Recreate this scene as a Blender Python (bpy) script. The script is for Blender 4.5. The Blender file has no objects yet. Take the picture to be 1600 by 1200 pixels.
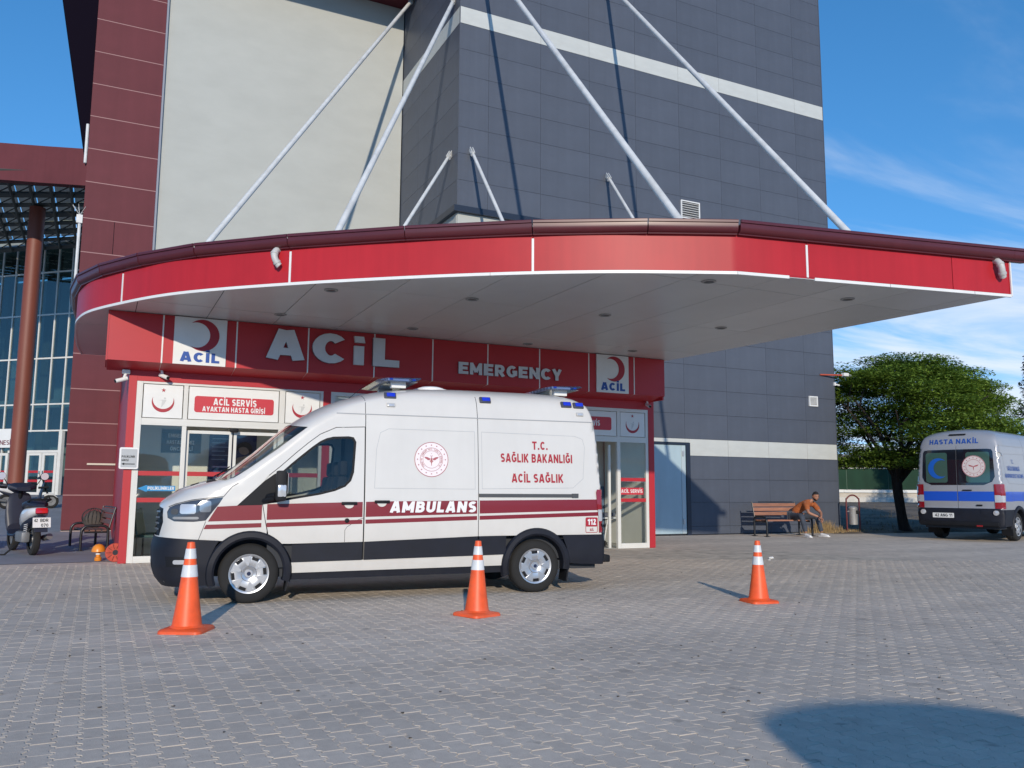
import bpy, bmesh, math, random
import numpy as np
from mathutils import Vector, Matrix, Euler, noise
from mathutils.geometry import delaunay_2d_cdt
random.seed(7); np.random.seed(7)
PI = math.pi
sc = bpy.context.scene
col = sc.collection

# ------------------------------------------------------------------ camera
EYE = 1.388
cam_d = bpy.data.cameras.new("camera"); cam = bpy.data.objects.new("camera", cam_d); col.objects.link(cam)
cam_d.sensor_width = 36.0; cam_d.lens = 36.0 * 1305.43 / 1600.0
cam_d.clip_start = 0.05; cam_d.clip_end = 3000
yaw, pitch, roll = 1.11356395, 0.126108582, 0.00627631202
fwd = Vector((math.cos(yaw)*math.cos(pitch), math.sin(yaw)*math.cos(pitch), math.sin(pitch)))
rgt = Vector((math.sin(yaw), -math.cos(yaw), 0)); up = rgt.cross(fwd)
r2 = rgt*math.cos(roll) + up*math.sin(roll); u2 = -rgt*math.sin(roll) + up*math.cos(roll)
mt = Matrix((( r2.x, u2.x, -fwd.x, 0), (r2.y, u2.y, -fwd.y, 0), (r2.z, u2.z, -fwd.z, EYE), (0, 0, 0, 1)))
cam.matrix_world = mt
sc.camera = cam

# ------------------------------------------------------------------ sky and sun
SUN_AZ, SUN_EL = 70.0, 18.0          # direction the light travels, and its height
w = bpy.data.worlds.new("World"); sc.world = w; w.use_nodes = True
nt = w.node_tree; nt.nodes.clear()
N = nt.nodes.new; L = nt.links.new
wo = N('ShaderNodeOutputWorld'); bg = N('ShaderNodeBackground'); sky = N('ShaderNodeTexSky')
sky.sky_type = 'NISHITA'; sky.sun_disc = False
sky.sun_elevation = math.radians(SUN_EL)
tosun = Vector((-math.cos(math.radians(SUN_AZ)), -math.sin(math.radians(SUN_AZ)), 0))
sky.sun_rotation = math.atan2(tosun.x, tosun.y)
sky.altitude = 1800; sky.air_density = 1.1; sky.dust_density = 0.0; sky.ozone_density = 1.5
hs = N('ShaderNodeHueSaturation'); hs.inputs['Saturation'].default_value = 1.33; hs.inputs['Value'].default_value = 1.42
L(sky.outputs[0], hs.inputs['Color'])
tcs = N('ShaderNodeTexCoord'); lift = N('ShaderNodeVectorMath'); lift.operation = 'ADD'; lift.inputs[1].default_value = (0, 0, 0.16); nrm = N('ShaderNodeVectorMath'); nrm.operation = 'NORMALIZE'
L(tcs.outputs['Generated'], lift.inputs[0]); L(lift.outputs[0], nrm.inputs[0]); L(nrm.outputs[0], sky.inputs['Vector'])
tc = N('ShaderNodeTexCoord'); sep = N('ShaderNodeSeparateXYZ'); L(tc.outputs['Generated'], sep.inputs[0])
# thin high cloud: planar projection of the view direction on a cloud layer
zz = N('ShaderNodeMath'); zz.operation = 'MAXIMUM'; zz.inputs[1].default_value = 0.02; L(sep.outputs['Z'], zz.inputs[0])
za = N('ShaderNodeMath'); za.operation = 'ADD'; za.inputs[1].default_value = 0.10; L(zz.outputs[0], za.inputs[0])
dx = N('ShaderNodeMath'); dx.operation = 'DIVIDE'; L(sep.outputs['X'], dx.inputs[0]); L(za.outputs[0], dx.inputs[1])
dy = N('ShaderNodeMath'); dy.operation = 'DIVIDE'; L(sep.outputs['Y'], dy.inputs[0]); L(za.outputs[0], dy.inputs[1])
cb = N('ShaderNodeCombineXYZ'); L(dx.outputs[0], cb.inputs[0]); L(dy.outputs[0], cb.inputs[1])
mp = N('ShaderNodeMapping'); mp.inputs['Rotation'].default_value = (0, 0, math.radians(28)); mp.inputs['Scale'].default_value = (0.55, 1.5, 1)
L(cb.outputs[0], mp.inputs[0])
n1 = N('ShaderNodeTexNoise'); n1.inputs['Scale'].default_value = 0.95; n1.inputs['Detail'].default_value = 7; n1.inputs['Roughness'].default_value = 0.58; n1.inputs['Distortion'].default_value = 0.5
L(mp.outputs[0], n1.inputs['Vector'])
cr = N('ShaderNodeValToRGB'); cr.color_ramp.elements[0].position = 0.56; cr.color_ramp.elements[1].position = 0.84
cr.color_ramp.interpolation = 'EASE'
L(n1.outputs['Fac'], cr.inputs[0])
# clouds thicken towards +X (the east of this place) and the horizon
bank = N('ShaderNodeMapRange'); bank.inputs['From Min'].default_value = 0.45; bank.inputs['From Max'].default_value = 0.90
L(sep.outputs['X'], bank.inputs['Value'])
fz = N('ShaderNodeMapRange'); fz.inputs['From Min'].default_value = 0.48; fz.inputs['From Max'].default_value = 0.10
L(sep.outputs['Z'], fz.inputs['Value'])
m1 = N('ShaderNodeMath'); m1.operation = 'MULTIPLY'; L(bank.outputs[0], m1.inputs[0]); L(fz.outputs[0], m1.inputs[1])
m1b = N('ShaderNodeMath'); m1b.operation = 'MULTIPLY_ADD'; m1b.inputs[1].default_value = 0.30; L(m1.outputs[0], m1b.inputs[0]); L(n1.outputs['Fac'], m1b.inputs[2])
L(m1b.outputs[0], cr.inputs[0])
m2 = N('ShaderNodeMath'); m2.operation = 'MULTIPLY'; m2.inputs[1].default_value = 0.80; L(cr.outputs[0], m2.inputs[0])
mixc = N('ShaderNodeMixRGB'); mixc.inputs['Color2'].default_value = (5.6, 5.9, 6.3, 1)
L(m2.outputs[0], mixc.inputs['Fac']); L(hs.outputs[0], mixc.inputs['Color1'])
L(mixc.outputs[0], bg.inputs['Color']); bg.inputs['Strength'].default_value = 0.148
L(bg.outputs[0], wo.inputs[0])
sd = bpy.data.lights.new("sun", 'SUN'); sd.energy = 3.2; sd.angle = math.radians(0.7); sd.color = (1.0, 0.88, 0.72)
so = bpy.data.objects.new("sun", sd); col.objects.link(so)
so.rotation_euler = Vector((-tosun.x*math.cos(math.radians(SUN_EL)), -tosun.y*math.cos(math.radians(SUN_EL)), -math.sin(math.radians(SUN_EL)))).to_track_quat('-Z', 'Y').to_euler()
sc.view_settings.view_transform = 'Standard'; sc.view_settings.look = 'None'
sc.view_settings.exposure = 0.15; sc.view_settings.gamma = 1.0; sc.view_settings.use_curve_mapping = False
sc.render.engine = 'CYCLES'
sc.cycles.max_bounces = 8; sc.cycles.transparent_max_bounces = 12

# ------------------------------------------------------------------ materials
MATS = {}
def M(name, c, rough=0.6, metal=0.0, spec=0.5, var=0.0, vscale=3.0, bump=0.0, bscale=40.0, island=0.0, coat=0.0, streak=0.0, objvar=0.0, stretch=(1,1,1), dirt=0.0, lowdirt=0.0):
    if name in MATS: return MATS[name]
    m = bpy.data.materials.new(name); m.use_nodes = True; MATS[name] = m
    t = m.node_tree; b = t.nodes['Principled BSDF']
    b.inputs['Roughness'].default_value = rough; b.inputs['Metallic'].default_value = metal
    b.inputs['Specular IOR Level'].default_value = spec; b.inputs['Coat Weight'].default_value = coat; b.inputs['Coat Roughness'].default_value = 0.05
    b.inputs['Base Color'].default_value = (*c, 1)
    last = None
    tcn = t.nodes.new('ShaderNodeTexCoord')
    def rgb(colr):
        n = t.nodes.new('ShaderNodeRGB'); n.outputs[0].default_value = (*colr, 1); return n.outputs[0]
    def mul(a, fac, amt):
        # brightness multiply by 1 + (fac-0.5)*2*amt
        mr = t.nodes.new('ShaderNodeMapRange'); mr.inputs['To Min'].default_value = 1-amt; mr.inputs['To Max'].default_value = 1+amt
        t.links.new(fac, mr.inputs['Value'])
        mx = t.nodes.new('ShaderNodeVectorMath'); mx.operation = 'SCALE'
        t.links.new(a, mx.inputs[0]); t.links.new(mr.outputs[0], mx.inputs['Scale']); return mx.outputs[0]
    last = rgb(c)
    if var > 0:
        mpn = t.nodes.new('ShaderNodeMapping'); mpn.inputs['Scale'].default_value = stretch
        t.links.new(tcn.outputs['Object'], mpn.inputs[0])
        n = t.nodes.new('ShaderNodeTexNoise'); n.inputs['Scale'].default_value = vscale; n.inputs['Detail'].default_value = 6; n.inputs['Roughness'].default_value = 0.6
        t.links.new(mpn.outputs[0], n.inputs['Vector']); 
        mr0 = t.nodes.new('ShaderNodeMapRange'); mr0.inputs['From Min'].default_value = 0.3; mr0.inputs['From Max'].default_value = 0.7
        t.links.new(n.outputs['Fac'], mr0.inputs['Value']); last = mul(last, mr0.outputs[0], var)
    if streak > 0:
        mpn = t.nodes.new('ShaderNodeMapping'); mpn.inputs['Scale'].default_value = (5, 5, 0.25)
        t.links.new(tcn.outputs['Object'], mpn.inputs[0])
        n = t.nodes.new('ShaderNodeTexNoise'); n.inputs['Scale'].default_value = 1.6; n.inputs['Detail'].default_value = 5
        t.links.new(mpn.outputs[0], n.inputs['Vector']); last = mul(last, n.outputs['Fac'], streak)
    if island > 0:
        g = t.nodes.new('ShaderNodeNewGeometry'); last = mul(last, g.outputs['Random Per Island'], island)
    if objvar > 0:
        g = t.nodes.new('ShaderNodeObjectInfo'); last = mul(last, g.outputs['Random'], objvar)
    if dirt > 0:
        n = t.nodes.new('ShaderNodeTexNoise'); n.inputs['Scale'].default_value = 1.3; n.inputs['Detail'].default_value = 8; n.inputs['Roughness'].default_value = 0.7
        t.links.new(tcn.outputs['Object'], n.inputs['Vector'])
        r = t.nodes.new('ShaderNodeValToRGB'); r.color_ramp.elements[0].position = 0.5; r.color_ramp.elements[1].position = 0.75
        t.links.new(n.outputs['Fac'], r.inputs[0])
        mm = t.nodes.new('ShaderNodeMath'); mm.operation = 'MULTIPLY'; mm.inputs[1].default_value = dirt; t.links.new(r.outputs[0], mm.inputs[0])
        mx = t.nodes.new('ShaderNodeMixRGB'); mx.inputs['Color2'].default_value = (0.22, 0.2, 0.17, 1)
        t.links.new(mm.outputs[0], mx.inputs['Fac']); t.links.new(last, mx.inputs['Color1']); last = mx.outputs[0]
    if lowdirt > 0:       # road film on the lower body, thinning out with height
        n = t.nodes.new('ShaderNodeTexNoise'); n.inputs['Scale'].default_value = 3.5; n.inputs['Detail'].default_value = 7; n.inputs['Roughness'].default_value = 0.65
        t.links.new(tcn.outputs['Object'], n.inputs['Vector']); sp_ = t.nodes.new('ShaderNodeSeparateXYZ'); t.links.new(tcn.outputs['Object'], sp_.inputs[0])
        mr = t.nodes.new('ShaderNodeMapRange'); mr.inputs['From Min'].default_value = 1.05; mr.inputs['From Max'].default_value = 0.25; mr.inputs['To Min'].default_value = 0.06; t.links.new(sp_.outputs['Z'], mr.inputs['Value'])
        m1_ = t.nodes.new('ShaderNodeMath'); m1_.operation = 'MULTIPLY'; t.links.new(n.outputs['Fac'], m1_.inputs[0]); t.links.new(mr.outputs[0], m1_.inputs[1])
        m2_ = t.nodes.new('ShaderNodeMath'); m2_.operation = 'MULTIPLY'; m2_.inputs[1].default_value = lowdirt; t.links.new(m1_.outputs[0], m2_.inputs[0])
        mx = t.nodes.new('ShaderNodeMixRGB'); mx.inputs['Color2'].default_value = (0.26, 0.235, 0.20, 1); t.links.new(m2_.outputs[0], mx.inputs['Fac']); t.links.new(last, mx.inputs['Color1']); last = mx.outputs[0]
    t.links.new(last, b.inputs['Base Color'])
    if bump > 0:
        n = t.nodes.new('ShaderNodeTexNoise'); n.inputs['Scale'].default_value = bscale; n.inputs['Detail'].default_value = 4
        t.links.new(tcn.outputs['Object'], n.inputs['Vector'])
        bp = t.nodes.new('ShaderNodeBump'); bp.inputs['Strength'].default_value = bump; bp.inputs['Distance'].default_value = 0.02
        t.links.new(n.outputs['Fac'], bp.inputs['Height']); t.links.new(bp.outputs[0], b.inputs['Normal'])
    return m
def glass(name, tint=(0.75, 0.82, 0.82), rough=0.0, refl=1.0):
    m = bpy.data.materials.new(name); m.use_nodes = True; t = m.node_tree; t.nodes.clear()
    o = t.nodes.new('ShaderNodeOutputMaterial'); tr = t.nodes.new('ShaderNodeBsdfTransparent'); gl = t.nodes.new('ShaderNodeBsdfGlossy')
    tr.inputs[0].default_value = (*tint, 1); gl.inputs['Roughness'].default_value = rough; gl.inputs['Color'].default_value = (1, 1, 1, 1)
    fr = t.nodes.new('ShaderNodeLayerWeight'); fr.inputs['Blend'].default_value = 0.5
    pw = t.nodes.new('ShaderNodeMath'); pw.operation = 'POWER'; pw.inputs[1].default_value = 4.0; t.links.new(fr.outputs['Facing'], pw.inputs[0])
    mu = t.nodes.new('ShaderNodeMath'); mu.operation = 'MULTIPLY_ADD'; mu.inputs[1].default_value = 0.9*refl; mu.inputs[2].default_value = 0.045*refl; mu.use_clamp = True
    t.links.new(pw.outputs[0], mu.inputs[0])
    mx = t.nodes.new('ShaderNodeMixShader'); t.links.new(mu.outputs[0], mx.inputs[0]); t.links.new(tr.outputs[0], mx.inputs[1]); t.links.new(gl.outputs[0], mx.inputs[2])
    t.links.new(mx.outputs[0], o.inputs[0]); MATS[name] = m; return m

slate = M('slate_panel', (0.076, 0.088, 0.115), 0.45, var=0.10, vscale=0.7, objvar=0.035, streak=0.12, spec=0.35)
whiteband = M('white_band', (0.50, 0.52, 0.50), 0.45, var=0.05, objvar=0.02)
joint = M('joint_dark', (0.03, 0.035, 0.045), 0.8)
render_white = M('white_render', (0.42, 0.435, 0.41), 0.9, var=0.045, vscale=0.8, streak=0.0, bump=0.08, bscale=5, stretch=(1, 1, 2.2))
maroon = M('maroon_cladding', (0.115, 0.026, 0.034), 0.6, spec=0.22, var=0.12, vscale=0.8, objvar=0.05, streak=0.12)
maroon_seam = M('maroon_seam', (0.32, 0.17, 0.17), 0.6)
fasred = M('fascia_red', (0.42, 0.018, 0.026), 0.44, spec=0.28, var=0.10, vscale=0.6, objvar=0.05, streak=0.12)
signred = M('sign_red', (0.43, 0.018, 0.026), 0.5, var=0.06, vscale=1.0)
gutterm = M('gutter_maroon', (0.085, 0.014, 0.02), 0.35, var=0.10, vscale=2)
soffitm = M('soffit_grey', (0.60, 0.60, 0.60), 0.33, var=0.05, vscale=0.8, spec=0.4, objvar=0.05)
whitep = M('white_paint', (0.72, 0.73, 0.72), 0.45, var=0.04)
whitesteel = M('white_steel', (0.64, 0.65, 0.64), 0.5, var=0.10, vscale=4, dirt=0.35)
framew = M('frame_white', (0.66, 0.66, 0.63), 0.4, var=0.05, dirt=0.15)
black = M('black_plastic', (0.008, 0.009, 0.012), 0.62, spec=0.25, var=0.12, vscale=6)
trimblack = M('bumper_black', (0.007, 0.009, 0.017), 0.55, var=0.25, vscale=4, spec=0.3, lowdirt=0.04)
rubber = M('tyre_rubber', (0.016, 0.016, 0.016), 0.9, bump=0.2, bscale=60, var=0.2)
chrome = M('hubcap_silver', (0.52, 0.53, 0.55), 0.32, metal=0.75, var=0.06)
steel = M('brushed_steel', (0.5, 0.5, 0.5), 0.42, metal=0.6, var=0.12, stretch=(1, 1, 0.1), vscale=20)
vanwhite = M('van_white', (0.63, 0.61, 0.57), 0.30, coat=0.55, var=0.035, vscale=1.3, streak=0.03, lowdirt=0.32)
vansilver = M('van_silver', (0.33, 0.345, 0.38), 0.38, metal=0.2, coat=0.4, var=0.03, lowdirt=0.7)
stripe = M('stripe_maroon', (0.19, 0.007, 0.017), 0.4, coat=0.15)
redtxt = M('red_print', (0.36, 0.014, 0.028), 0.45)
emblem = M('emblem_print', (0.38, 0.10, 0.12), 0.5)
emblem_bg = M('emblem_ground', (0.78, 0.72, 0.73), 0.4)
whitetxt = M('white_print', (0.75, 0.75, 0.75), 0.45)
greytxt = M('letter_grey', (0.60, 0.61, 0.63), 0.45, var=0.05)
letter_edge = M('letter_edge', (0.18, 0.18, 0.20), 0.5)
bluetxt = M('blue_print', (0.012, 0.07, 0.33), 0.45)
bluestripe = M('blue_stripe', (0.01, 0.08, 0.50), 0.35, coat=0.3)
bluelamp = M('blue_lamp', (0.015, 0.035, 0.55), 0.12, coat=1.0)
orange = M('cone_orange', (0.80, 0.10, 0.020), 0.45, var=0.16, vscale=6, dirt=0.42, objvar=0.10)
conewhite = M('cone_white', (0.62, 0.64, 0.65), 0.4, var=0.10, vscale=9, dirt=0.25)
winglass = glass('window_glass', (0.93, 0.95, 0.94), refl=0.75)
vanglass = glass('van_glass', (0.55, 0.58, 0.58), refl=0.8)
wsglass = glass('windscreen_glass', (0.84, 0.88, 0.86), refl=1.1)
clearplastic = glass('clear_plastic', (0.55, 0.58, 0.72), rough=0.08)
wood = M('bench_wood', (0.31, 0.14, 0.085), 0.55, var=0.25, vscale=3, stretch=(1, 12, 12), objvar=0.1)
wood_dark = M('bench_wood_weathered', (0.13, 0.065, 0.05), 0.6, var=0.25, vscale=3, stretch=(12, 1, 12), objvar=0.1)
ironblack = M('iron_black', (0.012, 0.014, 0.018), 0.35)
ironred = M('iron_red', (0.13, 0.018, 0.022), 0.45)
room = M('room_wall', (0.72, 0.70, 0.63), 0.8, var=0.06)
roomfloor = M('room_floor', (0.36, 0.35, 0.32), 0.35, var=0.12)
paleblue = M('door_pale_blue', (0.36, 0.47, 0.52), 0.45, var=0.05, streak=0.06)
frameblack = M('door_frame_dark', (0.015, 0.022, 0.04), 0.4)
dgrey = M('dark_grey', (0.06, 0.065, 0.07), 0.6, var=0.1)
mgrey = M('mid_grey', (0.25, 0.26, 0.27), 0.5, var=0.08)
darkint = M('van_interior', (0.035, 0.037, 0.045), 0.8)
lampred = M('lamp_red', (0.25, 0.006, 0.010), 0.15, coat=0.8)
lampclear = M('lamp_clear', (0.55, 0.56, 0.58), 0.12, metal=0.3, coat=1.0)
pvc = M('pvc_grey', (0.50, 0.50, 0.49), 0.5, var=0.08)

# ------------------------------------------------------------------ building helpers
BASE = {}
def wbase(o):
    b = Vector((0, 0, 0))
    while o is not None:
        b += o.location; o = o.parent
    return b
def tag(o, label=None, cat=None, group=None, kind=None):
    if label: o['label'] = label
    if cat: o['category'] = cat
    if group: o['group'] = group
    if kind: o['kind'] = kind
    return o
def thing(name, label, cat, loc=(0, 0, 0), rz=0.0, group=None, scale=1.0):
    o = bpy.data.objects.new(name, None); col.objects.link(o); o.location = loc; o.rotation_euler = (0, 0, rz)
    o.scale = (scale,)*3; o.empty_display_size = 0.2
    return tag(o, label, cat, group)
def link(name, me, parent=None, loc=None, rot=None, scale=None):
    o = bpy.data.objects.new(name, me); col.objects.link(o)
    if parent is not None: o.parent = parent
    if loc is not None: o.location = loc
    if rot is not None: o.rotation_euler = rot
    if scale is not None: o.scale = scale
    return o
class MB:
    def __init__(s): s.v = []; s.f = []
    def add(s, vs, fs):
        o = len(s.v); s.v += [tuple(p) for p in vs]; s.f += [tuple(i+o for i in f) for f in fs]; return s
    def box(s, c, d, rz=0.0, m=None):
        vs = [Vector((x*d[0]/2, y*d[1]/2, z*d[2]/2)) for z in (-1, 1) for y in (-1, 1) for x in (-1, 1)]
        R = Matrix.Rotation(rz, 3, 'Z') if m is None else m
        vs = [R @ v + Vector(c) for v in vs]
        return s.add(vs, [(0, 2, 3, 1), (4, 5, 7, 6), (0, 1, 5, 4), (2, 6, 7, 3), (0, 4, 6, 2), (1, 3, 7, 5)])
    def bx(s, x0, x1, y0, y1, z0, z1): return s.box(((x0+x1)/2, (y0+y1)/2, (z0+z1)/2), (abs(x1-x0), abs(y1-y0), abs(z1-z0)))
    def bbox(s, c, d, b=0.01, m=None):   # bevelled box
        bm = bmesh.new(); bmesh.ops.create_cube(bm, size=1.0)
        for v in bm.verts: v.co = Vector((v.co.x*d[0], v.co.y*d[1], v.co.z*d[2]))
        bmesh.ops.bevel(bm, geom=bm.edges[:], offset=b, segments=2, profile=0.6, affect='EDGES')
        M3 = m or Matrix.Identity(3); bm.verts.index_update()
        vs = [M3 @ v.co + Vector(c) for v in bm.verts]; fs = [[v.index for v in f.verts] for f in bm.faces]; bm.free()
        return s.add(vs, fs)
    def prism(s, poly, z0, z1):
        n = len(poly); a = sum(poly[i][0]*poly[(i+1) % n][1]-poly[(i+1) % n][0]*poly[i][1] for i in range(n))
        if a < 0: poly = poly[::-1]
        vs = [(p[0], p[1], z0) for p in poly]+[(p[0], p[1], z1) for p in poly]
        fs = [tuple(range(n))[::-1], tuple(range(n, 2*n))]+[(i, (i+1) % n, n+(i+1) % n, n+i) for i in range(n)]
        return s.add(vs, fs)
    def vprism(s, poly, y0, y1):         # polygon in x,z, extruded along y
        n = len(poly); a = sum(poly[i][0]*poly[(i+1) % n][1]-poly[(i+1) % n][0]*poly[i][1] for i in range(n))
        if a < 0: poly = poly[::-1]
        vs = [(p[0], y0, p[1]) for p in poly]+[(p[0], y1, p[1]) for p in poly]
        fs = [tuple(range(n)), tuple(range(n, 2*n))[::-1]]+[(i, n+i, n+(i+1) % n, (i+1) % n) for i in range(n)]
        return s.add(vs, fs)
    def tube(s, pts, r, n=10, caps=True, closed=False):
        pts = [Vector(p) for p in pts]; k = len(pts); rs = r if isinstance(r, (list, tuple)) else [r]*k
        base = len(s.v); prev = None
        for i, p in enumerate(pts):
            if closed: t = (pts[(i+1) % k]-pts[i-1]).normalized()
            else: t = (pts[min(i+1, k-1)]-pts[max(i-1, 0)]).normalized()
            if prev is None:
                a = Vector((0, 0, 1)) if abs(t.z) < 0.9 else Vector((1, 0, 0)); x = t.cross(a).normalized()
            else:
                x = (prev-t*prev.dot(t)).normalized()
            prev = x; y = t.cross(x)
            for j in range(n):
                an = 2*PI*j/n; s.v.append(tuple(p+(x*math.cos(an)+y*math.sin(an))*rs[i]))
        m = k if closed else k-1
        for i in range(m):
            a0 = base+i*n; b0 = base+((i+1) % k)*n
            for j in range(n): s.f.append((a0+j, a0+(j+1) % n, b0+(j+1) % n, b0+j))
        if caps and not closed:
            s.f.append(tuple(base+j for j in range(n))[::-1]); s.f.append(tuple(base+(k-1)*n+j for j in range(n)))
        return s
    def lathe(s, prof, n=24, axis='Z', c=(0, 0, 0), m=None):
        base = len(s.v); c = Vector(c)
        for (r, h) in prof:
            for j in range(n):
                a = 2*PI*j/n
                p = Vector((r*math.cos(a), r*math.sin(a), h))
                if axis == 'Y': p = Vector((p.x, p.z, p.y))
                if axis == 'X': p = Vector((p.z, p.x, p.y))
                if m: p = m @ p
                s.v.append(tuple(p+c))
        for i in range(len(prof)-1):
            for j in range(n):
                q = (base+i*n+j, base+i*n+(j+1) % n, base+(i+1)*n+(j+1) % n, base+(i+1)*n+j)
                s.f.append(q if axis != 'Y' else q[::-1])
        return s
    def mesh(s, name, mat, smooth=False, off=None):
        me = bpy.data.meshes.new(name)
        vs = s.v if off is None else [(v[0]-off[0], v[1]-off[1], v[2]-off[2]) for v in s.v]
        me.from_pydata(vs, [], s.f); me.materials.append(mat)
        if smooth:
            me.polygons.foreach_set('use_smooth', [True]*len(me.polygons))
            me.set_sharp_from_angle(angle=math.radians(38))
        me.update(); return me
    def build(s, name, mat, parent=None, smooth=False, world=False):
        off = wbase(parent) if (world and parent is not None) else None
        return link(name, s.mesh(name, mat, smooth, off), parent)
def struct(name, mb, mat, smooth=False):
    o = mb.build(name, mat, None, smooth); o['kind'] = 'structure'; return o
TCACHE = {}
def el(cx, cy, rx, ry, a0, a1, n=8): return [(cx+rx*math.cos(math.radians(a0+(a1-a0)*i/n)), cy+ry*math.sin(math.radians(a0+(a1-a0)*i/n))) for i in range(n+1)]
def glyph(ch, t):
    """bold sans capitals drawn as stroked centre lines in a box of height 1: returns (width, [polyline])"""
    h = t/2; w = .68; T = 1-h; B = h; mid = .5
    G = {}
    def bowl(w, y0, y1, x0=None): r = (y1-y0)/2; x0 = h if x0 is None else x0; return [(x0, y1), (w-h-r*.9, y1)]+el(w-h-r*.9, (y0+y1)/2, r*.9, r, 85, -85, 8)+[(w-h-r*.9, y0), (x0, y0)]
    if ch in '.,': return t*1.3, [[(h*1.3, 0), (h*1.3, t*1.05)]]
    if ch == ' ': return .34, []
    if ch in "I1İ" and ch != '1': L = [[(h, 0), (h, 1)]]; w = t; 
    elif ch == 'ı': w = t; L = [[(h, 0), (h, .72)]]
    elif ch == 'i': w = t; L = [[(h, 0), (h, .70)], [(h, .82), (h, 1)]]
    elif ch == '1': w = .46; L = [[(w-h, 0), (w-h, 1)], [(w-h, T-.04), (0, .74)]]
    elif ch == 'A': w = .78; L = [[(h*.95, 0), (w/2-h*.30, 1)], [(w-h*.95, 0), (w/2+h*.30, 1)], [(w*.22, .27), (w*.78, .27)]]
    elif ch == 'B': w = .68; L = [[(h, 0), (h, 1)], bowl(w-.03, .52, T), bowl(w, B, .52)]
    elif ch == 'C': w = .70; L = [el(w*.53, .5, w*.53-h, .5-h, 42, 318, 16)]
    elif ch == 'D': w = .72; L = [[(h, 0), (h, 1)], [(h, T), (w*.45, T)]+el(w*.45, .5, w*.55-h, .5-h, 88, -88, 10)+[(w*.45, B), (h, B)]]
    elif ch == 'E': w = .58; L = [[(h, 0), (h, 1)], [(h, T), (w, T)], [(h, B), (w, B)], [(h, mid), (w*.92, mid)]]
    elif ch == 'F': w = .56; L = [[(h, 0), (h, 1)], [(h, T), (w, T)], [(h, .47), (w*.9, .47)]]
    elif ch in 'GĞ': w = .74; L = [el(w*.51, .5, w*.51-h, .5-h, 45, 345, 16), [(w-h, .50), (w-h, .14)], [(w*.55, .47), (w, .47)]]
    elif ch == 'H': w = .70; L = [[(h, 0), (h, 1)], [(w-h, 0), (w-h, 1)], [(h, .5), (w-h, .5)]]
    elif ch == 'K': w = .74; L = [[(h, 0), (h, 1)], [(h*1.2, .36), (w-h*1.1, 1)], [(w*.40, .52), (w-h*1.0, 0)]]
    elif ch == 'L': w = .56; L = [[(h, 0), (h, 1)], [(h, B), (w, B)]]
    elif ch == 'M': w = .90; L = [[(h, 0), (h, 1)], [(w-h, 0), (w-h, 1)], [(h*1.25, T), (w/2, .22)], [(w-h*1.25, T), (w/2, .22)]]
    elif ch == 'N': w = .74; L = [[(h, 0), (h, 1)], [(w-h, 0), (w-h, 1)], [(h*1.2, T), (w-h*1.2, B)]]
    elif ch in 'O0Ö': w = .76 if ch != '0' else .64; L = [el(w/2, .5, w/2-h, .5-h, 0, 360, 22)]
    elif ch == 'P': w = .66; L = [[(h, 0), (h, 1)], bowl(w, .42, T)]
    elif ch == 'R': w = .70; L = [[(h, 0), (h, 1)], bowl(w-.03, .44, T), [(w*.50, .42), (w-h*.9, 0)]]
    elif ch in 'SŞ': w = .64; L = [el(w/2, .735, w/2-h, .265-h, 30, 180, 9)+el(w/2, .735, w/2-h, .235, 190, 262, 4)+el(w/2, .27, w/2-h, .232, 82, 0, 5)+el(w/2, .27, w/2-h, .27-h, -8, -150, 9)]
    elif ch == 'T': w = .66; L = [[(w/2, 0), (w/2, 1)], [(0, T), (w, T)]]
    elif ch in 'UÜ': w = .70; L = [[(h, 1), (h, .36)]+el(w/2, .36, w/2-h, .36-h, 185, 355, 10)+[(w-h, .36), (w-h, 1)]]
    elif ch == 'V': w = .76; L = [[(h*.95, 1), (w/2-h*.2, 0)], [(w-h*.95, 1), (w/2+h*.2, 0)]]
    elif ch == 'Y': w = .76; L = [[(w/2, 0), (w/2, .45)], [(h, 1), (w/2, .38)], [(w-h, 1), (w/2, .38)]]
    elif ch == 'Z': w = .64; L = [[(0, T), (w, T)], [(0, B), (w, B)], [(w-h*1.2, T), (h*1.2, B)]]
    elif ch == '2': w = .60; L = [el(w/2, .72, w/2-h, .28-h, 165, -25, 9)+[(h*1.2, B+.02)], [(0, B), (w, B)]]
    elif ch == '4': w = .66; L = [[(w*.70, 0), (w*.70, 1)], [(w*.66, T), (h*1.1, .30)], [(0, .27), (w, .27)]]
    elif ch == '7': w = .60; L = [[(0, T), (w, T)], [(w-h*1.1, T), (w*.32, 0)]]
    else: L = [[(h, 0), (h, 1)], [(w-h, 0), (w-h, 1)], [(h, T), (w-h, T)], [(h, B), (w-h, B)]]
    if ch == 'İ': L = L+[[(h, 1.08), (h, 1.08+t*.9)]]
    if ch in 'ÜÖ': L = L+[[(w/2-.15, 1.08), (w/2-.15, 1.08+t*.8)], [(w/2+.15, 1.08), (w/2+.15, 1.08+t*.8)]]
    if ch == 'Ğ': L = L+[el(w/2, 1.22, .17, .12, 200, 340, 6)]
    if ch == 'Ş': L = L+[[(w/2, 0.02), (w/2+.02, -.16)]]
    return w, L
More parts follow.
